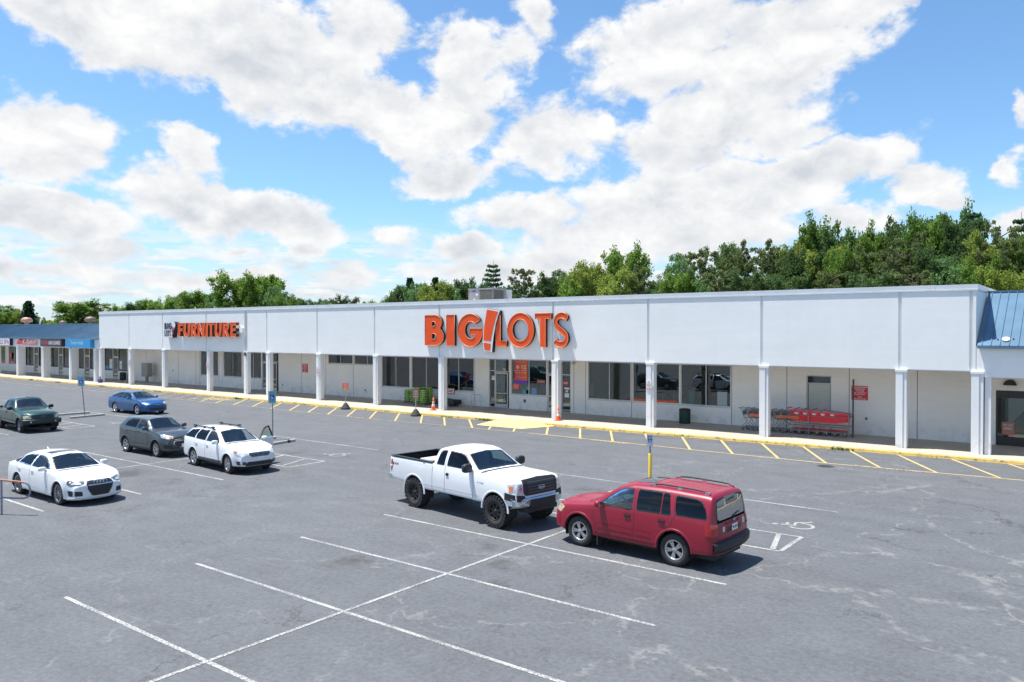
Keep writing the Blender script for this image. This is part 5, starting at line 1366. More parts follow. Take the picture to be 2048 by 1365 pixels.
    # ---- glazing --------------------------------------------------------
    def window(s, name, pts, d, gl, rnd=.05, trim=.03, frame_m=None):
        """cuts the opening, adds a black border (part) with the glass as its child"""
        d0, r_, u = s.frame(d)
        P = [(Vector(p).dot(r_), Vector(p).dot(u)) for p in pts]; P = round_poly(P, rnd)
        s.holes.append((d0, r_, u, offset_poly(P, trim*.55)))
        fr = MB(); frame_m = frame_m or BLACKR
        pp = [r_*p[0]+u*p[1] for p in P]
        s.panel(fr, pp, d, frame_m, .0035, inner=trim)
        o = s.part(name, fr)
        g_ = MB(); s.panel(g_, pp, d, gl, .0015, grid=.09); s.part('glass', g_, o)
        return o
    # ---- finish body ----------------------------------------------------
    def finish(s, paint, lower=None, lower_z=None, inner=None, extra_del=None):
        V = [list(v) for v in s.V]; sp = s.sp; Rr = sp['arch']; wbs = sp.get('archx', (0, sp['wb'])); az = sp.get('archz', sp['tyre'])
        for v in V:
            if abs(v[1]) < s.W*.30: continue
            for wx in wbs:
                dx, dz = v[0]-wx, v[2]-az; r = hypot(dx, dz)
                if abs(r-Rr) < .028 and r > 0: v[0] = wx+dx/r*Rr; v[2] = az+dz/r*Rr
        keep = []
        for f in s.F:
            c = Vector((0, 0, 0))
            for i in f: c += Vector(V[i])
            c /= len(f); dead = False
            if abs(c.y) > s.W*.30:
                for wx in wbs:
                    if hypot(c.x-wx, c.z-az) < Rr-.006: dead = True
            if not dead and extra_del and extra_del(c): dead = True
            if not dead:
                fn = None
                for (d, r_, u, P) in s.holes:
                    if fn is None:
                        a, b, e = Vector(V[f[0]]), Vector(V[f[1]]), Vector(V[f[2]]); fn = (b-a).cross(e-a)
                    cc = (c.dot(r_), c.dot(u))
                    if fn.dot(d) > 0 and (abs(d.y) < .5 or c.y*d.y > 0) and inside(cc, P):
                        h, _ = s.hit(c, d)
                        if (h-c).length < .06: dead = True; break
            if not dead: keep.append(f)
        mb = MB(); mats = []
        lo, hi = [], []
        for f in keep:
            z = sum(V[i][2] for i in f)/len(f)
            (lo if (lower and lower_z and z < lower_z(sum(V[i][0] for i in f)/len(f))) else hi).append(f)
        def add(fs, m):
            used = sorted({i for f in fs for i in f}); mp = {i: k for k, i in enumerate(used)}
            mb.add([V[i] for i in used], [tuple(mp[i] for i in f) for f in fs], m, True)
        add(hi, paint)
        if lo: add(lo, lower)
        body = mb.build('body', s.root, weld=True)
        # inner lining (dark) follows the shell 25 mm inside
        N = [Vector((0, 0, 0)) for _ in V]
        for f in s.F:
            a, b, e = Vector(V[f[0]]), Vector(V[f[1]]), Vector(V[f[2]]); fn = (b-a).cross(e-a)
            for i in f: N[i] += fn
        IN = []
        for v, nn in zip(V, N):
            nn = nn.normalized() if nn.length > 0 else Vector((0, 0, 1)); IN.append(tuple(Vector(v)-nn*.025))
        lb = MB(); lb.add(IN, [f[::-1] for f in keep], inner or LINING, False)
        # wheel houses
        for wx in wbs:
            for sd in (-1, 1):
                y0, y1 = sd*(s.W/2-.035), sd*(s.W/2-.42); vs = []; n = 20
                a0 = -.35
                for i in range(n+1):
                    a = a0+(pi-2*a0)*i/n
                    for y in (y0, y1): vs.append((wx+(Rr-.004)*cos(a), y, az+(Rr-.004)*sin(a)))
                vs.append((wx, y1, az)); k = len(vs)-1
                lb.add(vs, [(2*i, 2*i+2, 2*i+3, 2*i+1) for i in range(n)]+[(2*i+1, 2*i+3, k) for i in range(n)], LINING, False)
        s.part('interior_lining', lb)
        return body
    def archlip(s, m, w=.03, out=.012, parent=None, y_extra=0.):
        az = s.sp.get('archz', s.sp['tyre'])
        for wx in s.sp.get('archx', (0, s.sp['wb'])):
            for sd in (-1, 1):
                mb = MB(); n = 26; vs = []
                bot = pchip(s.sp['bot'])(wx)
                for i in range(n+1):
                    a = -.02+(pi+.04)*i/n
                    ca, sa = cos(a), sin(a)
                    ring = []
                    for r, o in ((s.sp['arch']-.004, -.03), (s.sp['arch']-.004, out+y_extra), (s.sp['arch']+w, out*.4+y_extra*.5), (s.sp['arch']+w+.006, -.006)):
                        x, z = wx+r*ca, az+r*sa
                        h, nn = s.hit((x, sd*s.W/2, max(z, bot+.08)), (0, sd, 0))
                        ring.append((x, h.y+sd*o, z))
                    vs += ring
                mb.add(vs, [(4*i+k, 4*i+4+k, 4*i+5+k, 4*i+1+k) for i in range(n) for k in range(3)], m, True)
                s.part('wheel_arch', mb)
    # ---- wheels ---------------------------------------------------------
    def wheels(s, R0, tw, rim_r, rim_m, spokes, kind='plain', knob=False, steer=0., twin=False, inset=.0):
        sp = s.sp; proto = None
        for wx in (0, sp['wb']):
            for sd in (-1, 1):
                yc = sd*(s.W/2-tw/2-.03-inset)
                if proto is None:
                    w = empty('wheel', (wx, yc, R0), parent=s.root); w.rotation_euler = (0, 0, 0)
                    t = MB(); h = tw/2
                    prof = [(rim_r, -h*.72), (rim_r+.02, -h*.95), ((R0+rim_r)/2, -h*1.02), (R0-.035, -h*.94), (R0-.006, -h*.74), (R0, -h*.4), (R0, h*.4), (R0-.006, h*.74), (R0-.035, h*.94), ((R0+rim_r)/2, h*1.02), (rim_r+.02, h*.95), (rim_r, h*.72)]
                    if knob: prof = [(r-.012 if r > R0-.01 else r, y) for r, y in prof]
                    t.lathe(prof, (0, 0, 0), 'y', TYRE, 36)
                    if knob:
                        for i in range(26):
                            a = 2*pi*i/26
                            for k_, (yy, da) in enumerate(((-.40, 0), (-.14, .5), (.14, 0), (.40, .5))):
                                aa = a+da*2*pi/26; t.obox(((R0-.008)*sin(aa), yy*tw*1.05, (R0-.008)*cos(aa)), (.034*cos(aa), 0, -.034*sin(aa)), (0, tw*.10, 0), (.014*sin(aa), 0, .014*cos(aa)), TYRE)
                            for sdd in (-1, 1): t.obox(((R0-.035)*sin(a), sdd*h*1.0, (R0-.035)*cos(a)), (.028*cos(a), 0, -.028*sin(a)), (0, .012, 0), (.026*sin(a), 0, .026*cos(a)), TYRE)
                    t.build('tyre', w)
                    r_ = MB(); f = -h*.80   # outer face towards -y
                    r_.lathe([(rim_r+.006, f-.012), (rim_r-.018, f-.014), (rim_r-.03, f+.012), (rim_r-.04, f+.09), (rim_r-.05, h*.7), (rim_r, h*.72)], (0, 0, 0), 'y', rim_m, 36)
                    r_.lathe([(rim_r-.04, f+.10), (0, f+.10)], (0, 0, 0), 'y', DARKW, 24)
                    r_.lathe([(.075, f+.10), (.07, f+.012), (.055, f-.004), (0, f-.006)], (0, 0, 0), 'y', rim_m, 20)
                    for i in range(spokes):
                        a = 2*pi*(i+.25)/spokes
                        offs = (-.10, .10) if twin else (0,)
                        for da in offs:
                            L0, L1 = .05, rim_r-.028; c0, c1 = cos(a+da*.4), sin(a+da*.4); e0, e1 = cos(a+da*1.6), sin(a+da*1.6)
                            wa, wb_ = (.030, .020) if twin else (.045, sp.get('spw', .032))
                            if spokes > 8: wa, wb_ = .016, .011
                            A = Vector((L0*c1, f+.012, L0*c0)); B = Vector((L1*e1, f+.004, L1*e0)); t_ = (B-A).normalized(); q = Vector((t_.z, 0, -t_.x))
                            v = [A+q*wa, A-q*wa, B-q*wb_, B+q*wb_]; v2 = [p+Vector((0, .045, 0)) for p in v]
                            r_.add(v+v2, [(0, 1, 2, 3), (0, 4, 5, 1), (1, 5, 6, 2), (2, 6, 7, 3), (3, 7, 4, 0)], rim_m)
                    r_.build('rim', w, recalc=True)
                    proto = w
                    if sd == 1: w.rotation_euler = (0, 0, pi)
                else:
                    w = copy_tree(proto, s.root); w.location = (wx, yc, R0); w.rotation_euler = (0, rng.uniform(0, 1), pi if sd == 1 else 0)
                if wx > 0 and steer: w.rotation_euler = (0, 0, (pi if sd == 1 else 0)+steer)
    # ---- small parts ------------------------------------------------------
    def mirror(s, x, z, m, size=(.10, .12, .085), arm=BLACKR if False else None, yoff=.10, face=None, sides=(-1, 1)):
        for sd in sides:
            h, nn = s.hit((x, sd*s.W/2, z-.05), (0, sd, 0)); c = Vector((x+.02, h.y+sd*(yoff+size[1]*.3), z))
            mb = MB(); mb.ellipsoid(c, size[0], size[1], size[2], m, 14, 8, .62)
            o = s.part('side_mirror', mb)
            a = MB(); a.tube([(x+.02, h.y-sd*.03, z-.05), (x+.02, c.y-sd*size[1]*.5, z-.04)], .028, BLACKR, 8)
            a.obox((c.x-size[0]*.97, c.y, c.z), (.004, 0, 0), (0, size[1]*.75, 0), (0, 0, size[2]*.70), CHROME); s.part('arm', a, o)
    def handles(s, xs, z, m, w=.075, cup=None):
        for x in xs:
            for sd in (-1, 1):
                mb = MB()
                if cup: 
                    s.panel(mb, [(x-w*1.2, 0, z-.045), (x+w*1.2, 0, z-.045), (x+w*1.2, 0, z+.045), (x-w*1.2, 0, z+.045)], (0, sd, 0), cup, .002, .03)
                h, nn = s.hit((x, sd*s.W/2, z), (0, sd, 0)); mb.obox(h+nn*.022, (w, 0, 0), (0, .012, 0), (0, 0, .016), m)
                s.part('door_handle', mb)
    def seams(s, lines, w=.011, d=None, m=None):
        mb = MB()
        for ln in lines:
            for sd in (-1, 1): s.strip(mb, [(x, 0, z) for x, z in ln], (0, sd, 0), w, m or SEAM)
        s.part('door_seams', mb)
    def topseam(s, lines, w=.012):
        mb = MB()
        for ln in lines: s.strip(mb, ln, (0, 0, 1), w, SEAM)
        s.part('panel_gaps', mb)
    def seats(s, xs, z, m, dash_x, dash_z, wheel_side=1, ytr=.36, col2=None):
        sm = m
        for i, x in enumerate(xs):
            for y in ((-ytr, ytr) if i == 0 else (0,)):
                mb = MB(); wd = .25 if i == 0 else .58
                mb.obox((x+.02, y, z), (.25, 0, .03), (0, wd, 0), (0, 0, .08), sm)
                mb.obox((x-.27, y, z+.34), (.05, 0, .01), (0, wd*.95, 0), (-.07, 0, .30), sm)
                for yy in ((y,) if i == 0 else (-.35, .35)): mb.obox((x-.36, yy, z+.70), (.04, 0, 0), (0, .12, 0), (-.01, 0, .075), sm)
                s.part('seat', mb, bevel=.03)
        mb = MB(); mb.obox((dash_x, 0, dash_z-.10), (.20, 0, 0), (0, s.W*.38, 0), (0, 0, .10), DASH)
        s.part('dashboard', mb, bevel=.04)
        mb = MB(); y = wheel_side*ytr; c = Vector((dash_x-.34, y, dash_z-.02))
        mb.tube([c+Vector((.10*sin(a)*.5, .18*cos(a), .17*sin(a))) for a in [2*pi*i/20 for i in range(20)]], .015, DASH, 6, True)
        mb.tube([c, (dash_x, y, dash_z-.12)], .03, DASH, 6); mb.tube([c+Vector((0, -.17, 0)), c+Vector((0, .17, 0))], .014, DASH, 5); s.part('steering_wheel', mb)
        mb = MB(); mb.box(-.7, s.sp['wb']-.3, -s.W*.40, s.W*.40, z-.30, z-.26, LINING); s.part('cabin_floor', mb)
    def roof_rail(s, x0, x1, y, m, lift=.05, r=.016, feet=2, foot_m=None):
        for sd in (-1, 1):
            mb = MB(); n = 10; P = []
            for i in range(n+1):
                x = x0+(x1-x0)*i/n; h, _ = s.hit((x, sd*y, 2), (0, 0, 1)); e = min(1, min(i, n-i)/1.2); P.append((x, h.y, h.z+.008+lift*e))
            mb.tube(P, r, m, 8)
            for k in range(feet+1):
                x = x0+(x1-x0)*(.05+.9*k/feet); h, _ = s.hit((x, sd*y, 2), (0, 0, 1)); mb.obox((x, h.y, h.z+lift*.5), (.06, 0, 0), (0, .018, 0), (0, 0, lift*.5), foot_m or m)
            s.part('roof_rail', mb)
    def plate(s, x, z, front, m=None, txt=None, y=0, w=.15, h=.075):
        d = (1, 0, 0) if front else (-1, 0, 0); hp, nn = s.hit((x, y, z), d); mb = MB(); sx = 1 if front else -1
        mb.box(hp.x+sx*.012, hp.x+sx*.02, y-w, y+w, z-h, z+h, m or WHITES)
        if txt: text_mb(mb, txt, -w*.8, w*.8, -h*.5, h*.5, 0, NAVY, .02, mapf=lambda u, v, _: (hp.x+sx*.0235, y+u*(1 if front else -1), z+v))
        s.part('number_plate', mb)

def glassm(name, tint, gloss=.10, k=.8):
    m = bpy.data.materials.new(name); m.use_nodes = True; nt = NT(m.node_tree); m.node_tree.nodes.clear()
    out = nt.new('ShaderNodeOutputMaterial'); tr = nt.new('ShaderNodeBsdfTransparent', {'Color': c4(tint)})
    gl = nt.new('ShaderNodeBsdfGlossy', {'Color': c4((.9, .95, 1)), 'Roughness': .015})
    fr = nt.new('ShaderNodeFresnel', {'IOR': 1.55}); f = nt.math('MULTIPLY_ADD', fr.outputs[0], k, gloss*.1)
    mx = nt.new('ShaderNodeMixShader', {0: f}); nt.l.new(tr.outputs[0], mx.inputs[1]); nt.l.new(gl.outputs[0], mx.inputs[2]); nt.l.new(mx.outputs[0], out.inputs[0])
    MATS[name] = m; return m
CLEARG = glassm('car_windshield_glass', (.62, .76, .72), .75); SIDEG = glassm('car_side_glass', (.48, .58, .55), .35); DARKG = glassm('car_privacy_glass', (.025, .03, .035), .1, .5)
def paint(name, col, metal=0., rough=.35, coat=.85):
    return mat(name, col, rough, metal, coat, var=.03, vscale=.7, spec=.5)
PWHITE = paint('white_car_paint', (.74, .75, .76)); PRED = paint('red_car_paint', (.25, .002, .021), 0., .4, .35); PGREY = paint('dark_grey_car_paint', (.052, .066, .08), .4)
PBLUE = paint('blue_car_paint', (.003, .075, .23), .3); PGREEN = paint('dark_green_car_paint', (.009, .048, .036), .35)
TYRE = mat('tyre_rubber', (.028, .028, .029), .8, var=.15, vscale=6); DARKW = mat('wheel_dark', (.012, .012, .013), .6)
SILVER = mat('alloy_silver', (.50, .50, .51), .3, .85); GUNM = mat('black_alloy', (.015, .015, .017), .45, .3); CHROME = mat('chrome_trim', (.72, .73, .75), .12, 1.)
BPLAS = mat('black_car_plastic', (.018, .019, .021), .55); GPLAS = mat('grey_car_plastic', (.06, .062, .066), .6)
LINING = mat('car_interior_dark', (.022, .022, .024), .9); SEAM = mat('panel_gap_black', (.02, .02, .022), .8); DASH = mat('dashboard_grey', (.07, .085, .085), .7)
SEATG = mat('seat_grey', (.22, .24, .24), .8); SEATT = mat('seat_tan', (.42, .37, .27), .8); SEATD = mat('seat_dark', (.07, .08, .08), .8)
def lampm(name, col, rough=.12):
    return mat(name, col, rough, .2, 1., var=.25, vscale=16)
HLAMP = lampm('headlamp_lens', (.55, .57, .58)); HLAMPY = lampm('aged_headlamp_lens', (.62, .52, .34)); TLAMP = lampm('tail_lamp_red', (.42, .012, .015)); AMBER = lampm('amber_lens', (.75, .18, .02)); LAMPD = lampm('lamp_smoked', (.10, .11, .12))
def smooth(t): t = max(0, min(1, t)); return t*t*(3-2*t)
# ---------------- white extended-cab pickup
def build_white_pickup():
    F0, R0 = 4.56, -1.24
    sp = dict(W=2.0, wb=3.685, tyre=.455, arch=.51, archz=.50, zmf=.5,
        top=[(R0, 1.47), (.86, 1.49), (.90, 1.50), (.96, 1.86), (1.02, 1.965), (1.4, 2.02), (1.8, 2.025), (2.12, 1.98), (2.25, 1.92), (2.95, 1.48), (3.10, 1.46), (3.8, 1.455), (4.3, 1.43), (4.46, 1.395), (4.52, 1.36), (F0, 1.30)],
        belt=[(R0, 1.42), (.86, 1.44), (.95, 1.43), (2.9, 1.42), (3.3, 1.38), (4.3, 1.32), (4.48, 1.27), (F0, 1.20)],
        yb=[(R0, .965), (.86, .965), (.95, .95), (2.8, .95), (3.6, .95), (4.3, .93), (F0, .90)],
        ye=[(R0, .94), (.86, .94), (.93, .80), (1.0, .75), (2.1, .735), (2.3, .75), (2.95, .87), (3.4, .87), (4.4, .86), (F0, .85)],
        crown=[(R0, .01), (.86, .01), (.96, .06), (2.1, .07), (2.9, .03), (3.4, .035), (4.4, .035), (F0, .02)],
        ym=[(R0, .985), (.8, .995), (2.8, .995), (4.2, .99), (F0, .95)],
        bot=[(R0, .74), (-.6, .70), (.6, .62), (3.0, .62), (4.2, .66), (F0, .68)],
        nose=lambda x: 1-.035*smooth((x-4.2)/.4)**2,
        shift=lambda x, y, z: -.09*(abs(y)/1.0)**2.8*smooth((x-4.0)/.5)-.05*smooth((z-.8)/.5)*smooth((x-4.2)/.4))
    c = Car('pickup_truck', (-17.15, 18.61), R(-8.2), 'white lifted pickup with black grille and knobbly tyres, nose to nose with red SUV', 'pickup truck', sp)
    for sd in (-1, 1):
        d = (0, sd, 0)
        c.window('side_window', [(2.70, 0, 1.475), (2.60, 0, 1.60), (2.22, 0, 1.865), (2.0, 0, 1.90), (1.56, 0, 1.915), (1.56, 0, 1.475)], d, SIDEG if sd > 0 else DARKG, .05, .03)
        c.window('side_window', [(1.44, 0, 1.475), (1.44, 0, 1.915), (1.22, 0, 1.90), (1.14, 0, 1.85), (1.08, 0, 1.50), (1.10, 0, 1.475)], d, DARKG, .04, .025)
    c.window('windshield', [(2.87, -.80, 1.52), (2.90, 0, 1.54), (2.87, .80, 1.52), (2.28, .65, 1.91), (2.26, 0, 1.95), (2.28, -.65, 1.91)], (.55, 0, .83), CLEARG, .06, .035)
    c.window('rear_window', [(.96, -.62, 1.53), (.96, .62, 1.53), (.97, .58, 1.86), (.97, -.58, 1.86)], (-1, 0, .1), DARKG, .05, .03)
    c.finish(PWHITE, extra_del=lambda p: p.z > 1.40 and R0+.06 < p.x < .885 and abs(p.y) < .885)
    c.archlip(PWHITE, .045, .012)
    # bed
    b = MB(); X0, X1 = R0+.05, .90
    b.add([(X0, -.87, 1.02), (X1, -.87, 1.02), (X1, .87, 1.02), (X0, .87, 1.02), (X0, -.875, 1.475), (X1, -.875, 1.475), (X1, .875, 1.475), (X0, .875, 1.475)], [(0, 1, 2, 3), (0, 4, 5, 1), (1, 5, 6, 2), (2, 6, 7, 3), (3, 7, 4, 0)], BPLAS)
    for x in (.0,): 
        for sd in (-1, 1): b.box(-.42, .42, sd*.87, sd*.66, 1.02, 1.27, BPLAS)
    for i in range(9): b.box(X0+.05, X1-.05, -.7+i*.17, -.66+i*.17, 1.02, 1.035, BPLAS)
    c.part('cargo_bed', b, bevel=.01)
    b = MB()
    for sd in (-1, 1): b.box(R0+.01, .88, sd*.86, sd*.968, 1.478, 1.512, BPLAS)
    b.box(R0-.005, R0+.10, -.86, .86, 1.478, 1.508, BPLAS); b.box(.84, .90, -.86, .86, 1.478, 1.508, BPLAS); c.part('bed_rail', b, bevel=.01)
    TB = mat('toolbox_white', (.60, .60, .58), .4, .2)
    b = MB(); b.box(.30, .80, -.93, .25, 1.30, 1.50, TB); b.box(.28, .82, -.95, .27, 1.515, 1.57, TB); b.box(.42, .56, -.965, -.93, 1.40, 1.47, BPLAS); c.part('tool_box', b, bevel=.015)
    # front end
    gx = F0
    g_ = MB(); c.panel(g_, [(gx, -.62, .97), (gx, .62, .97), (gx, .66, 1.05), (gx, .66, 1.37), (gx, .0, 1.40), (gx, -.66, 1.37), (gx, -.66, 1.05)], (1, 0, 0), BPLAS, .03, .05, lip=.06); go = c.part('grille', g_)
    s_ = MB()
    for z in (1.045, 1.125, 1.205, 1.285): 
        for y0, y1 in ((-.52, .52),): c.panel(s_, [(gx, y0, z-.022), (gx, y1, z-.022), (gx, y1, z+.022), (gx, y0, z+.022)], (1, 0, 0), GPLAS, .045, 0, lip=.03)
    c.part('slat', s_, go)
    s_ = MB(); c.panel(s_, [(gx, .13*cos(a), 1.155+.055*sin(a)) for a in [2*pi*i/20 for i in range(20)]], (1, 0, 0), CHROME, .052, 0, lip=.02)
    c.panel(s_, [(gx, .115*cos(a), 1.155+.045*sin(a)) for a in [2*pi*i/20 for i in range(20)]], (1, 0, 0), mat('emblem_blue', (.01, .03, .16), .25), .055)
    h, _ = c.hit((gx, 0, 1.155), (1, 0, 0)); text_mb(s_, 'Ford', -.08, .08, 1.128, 1.185, 0, WHITES, .0, mapf=lambda u, v, _: (h.x+.058, u, v)); c.part('emblem', s_, go)
    for sd in (-1, 1):
        l_ = MB(); P = [(gx-.1, sd*.655, 1.02), (gx-.12, sd*.69, 1.29), (gx-.14, sd*.90, 1.30), (gx-.34, sd*.985, 1.27), (gx-.28, sd*.985, 1.06), (gx-.15, sd*.93, 1.10), (gx-.12, sd*.80, .99), (gx-.1, sd*.68, .99)]
        c.panel(l_, P[::sd], (1, sd*.45, 0), HLAMP, .006, .02, lip=.03); o = c.part('headlight', l_)
        l_ = MB(); P = [(gx-.18, sd*.93, 1.245), (gx-.30, sd*.985, 1.235), (gx-.28, sd*.985, 1.08), (gx-.18, sd*.94, 1.12)]; c.panel(l_, P[::sd], (1, sd*.8, 0), AMBER, .012, .01, lip=.02); c.part('indicator', l_, o)
        l_ = MB(); c.panel(l_, [(gx-.1, sd*.80, 1.12), (gx-.1, sd*.80, 1.20), (gx-.1, sd*.69, 1.20), (gx-.1, sd*.69, 1.12)], (1, sd*.3, 0), CHROME, .010, .02); c.part('reflector', l_, o)
        l_ = MB(); y0, y1 = .60, .99; c.panel(l_, [(gx-.1, sd*y0, .80), (gx-.1, sd*y0, .965), (gx-.1, sd*.70, .985), (gx-.2, sd*y1, 1.03), (gx-.4, sd*1.0, 1.06), (gx-.42, sd*1.0, .86)][::sd], (1, sd*.4, 0), BPLAS, .02, .02, lip=.04); c.part('bumper_end', l_)
    b = MB(); n = 18
    prof = [(0, .925), (.075, .915), (.10, .87), (.10, .74), (.06, .665), (0, .66)]
    vs = []
    for i in range(n+1):
        y = -1.0+2.0*i/n; bx = gx-.02-.24*abs(y)**3.2
        vs += [(bx+p, y*1.0, z-.02*abs(y)) for p, z in prof]
    k = len(prof)
    def bm_(a, j): return CHROME
    b.add(vs, [(i*k+j, i*k+j+1, (i+1)*k+j+1, (i+1)*k+j) for i in range(n) for j in range(0, 2)], CHROME, True)
    b.add(vs, [(i*k+j, i*k+j+1, (i+1)*k+j+1, (i+1)*k+j) for i in range(n) for j in range(2, k-1)], mat('bumper_grey_wrap', (.46, .49, .48), .35, .5, var=.2, vscale=5), True)
    bo = c.part('bumper', b)
    b = MB(); b.box(gx-.02, gx+.09, -.50, .50, .64, .87, BPLAS); b.box(gx-.30, gx+.04, -.62, .62, .50, .64, BPLAS); c.part('air_dam', b, bo, bevel=.02)
    b = MB()
    for sd in (-1, 1):
        pts = [(.58, .90), (.72, .80), (.98, .70)]; 
        for q in ([(.56, .70), (.74, .80), (.96, .86)], [(.56, .88), (.72, .78), (.94, .72)]):
            b.tube([(gx-.02-.24*abs(y)**3.2+.10, sd*y, z) for y, z in q], .011, WHITES, 5)
    c.part('bumper_stripe', b, bo)
    # rear
    for sd in (-1, 1):
        l_ = MB(); c.panel(l_, [(R0+.0, sd*.90, 1.02), (R0, sd*.90, 1.38), (R0+.10, sd*.985, 1.38), (R0+.15, sd*.985, 1.22), (R0+.08, sd*.985, 1.02)][::sd], (-.7, sd, 0), TLAMP, .01, .02, lip=.02); o = c.part('tail_light', l_)
        l_ = MB(); c.panel(l_, [(R0+.02, sd*.97, 1.16), (R0+.02, sd*.97, 1.22), (R0+.13, sd*.985, 1.22), (R0+.12, sd*.985, 1.16)][::sd], (-.5, sd, 0), WHITES, .014); c.part('reverse_lamp', l_, o)
    b = MB(); b.box(R0-.17, R0-.0, -.94, .94, .74, .92, CHROME); b.box(R0-.02, R0+.12, .93, .985, .76, .92, CHROME); b.box(R0-.02, R0+.12, -.985, -.93, .76, .92, CHROME); b.box(R0-.30, R0-.1, -.06, .06, .62, .72, BPLAS); c.part('rear_bumper', b, bevel=.025)
    c.seams([[(.915, 1.43), (.91, .66)], [(1.50, 1.90), (1.50, .66)], [(2.74, 1.40), (2.80, 1.05), (2.76, .66)], [(1.50, .66), (2.76, .66)], [(.93, .66), (1.50, .66)]])
    b = MB()
    for sd in (-1, 1): c.strip(b, [(-.62, 0, .80), (-.5, 0, .80), (.62, 0, .80), (3.05, 0, .80)][1:], (0, sd, 0), .014, mat('body_crease', (.45, .46, .48), .5), .004)
    c.part('crease_line', b)
    c.handles((1.62,), 1.235, BPLAS, .055, BPLAS)
    c.mirror(2.62, 1.56, BPLAS, (.085, .17, .13), yoff=.12)
    b = MB()
    for y, x in ((-.05, 2.9), (.6, 2.9)): c.strip(b, [(2.90, y, 1.5), (2.80, y-.35, 1.56)], (.55, 0, .83), .022, BPLAS, .012)
    c.part('wiper', b)
    b = MB(); b.tube([(3.1, -.78, 1.42), (3.08, -.80, 1.75)], .006, BPLAS, 4); c.part('antenna', b)
    t = MB(); h, _ = c.hit((-.95, -1, 1.26), (0, -1, 0)); text_mb(t, '4X4', -1.13, -.80, 1.22, 1.30, h.y-.004, mat('decal_dark', (.03, .03, .04), .5), .02)
    h2, _ = c.hit((-.95, 1, 1.26), (0, 1, 0)); text_mb(t, '4X4', 0, .33, 1.22, 1.30, 0, MATS['decal_dark'], .02, mapf=lambda u, v, _: (-.80-u, h2.y+.004, v))
    h3, _ = c.hit((3.05, -1, 1.2), (0, -1, 0)); text_mb(t, 'F-150', 2.97, 3.22, 1.165, 1.205, h3.y-.006, MATS['decal_dark'], .02); c.part('lettering', t)
    c.topseam([[(3.02, -.80, 1.5), (3.5, -.82, 1.4), (4.35, -.76, 1.4)], [(3.02, .80, 1.5), (3.5, .82, 1.4), (4.35, .76, 1.4)]])
    b = MB(); c.strip(b, [(2.98, -.84, 1.5), (2.98, .84, 1.5)], (0, 0, 1), .07, BPLAS, .006); c.part('cowl', b)
    c.seats((2.0, 1.25), 1.12, SEATG, 2.62, 1.46)
    b = MB(); b.box(-.9, 4.2, -.42, .42, .48, .66, DARKW); b.tube([(0, -.8, .44), (0, .8, .44)], .06, DARKW, 8); b.tube([(3.685, -.8, .44), (3.685, .8, .44)], .05, DARKW, 8); c.part('underbody', b)
    c.wheels(.455, .33, .245, GUNM, 8, knob=True, inset=-.03)
build_white_pickup()

# ---------------- generic passenger car
def build_car(name, loc, hd, label, cat, paintm, D):
    """D carries dimensions and options; returns the Car"""
    F0, R0, wb = D['F'], D['Rr'], D['wb']
    sp = dict(W=D['W'], wb=wb, tyre=D['tyre'], arch=D['arch'], archz=D.get('archz', D['tyre']+.01), zmf=D.get('zmf', .5), top=D['top'], belt=D['belt'], yb=D['yb'], ye=D['ye'], crown=D['crown'], ym=D['ym'], bot=D['bot'], nose=D['nose'], shift=D['shift'])
    return Car(name, loc, hd, label, cat, sp)

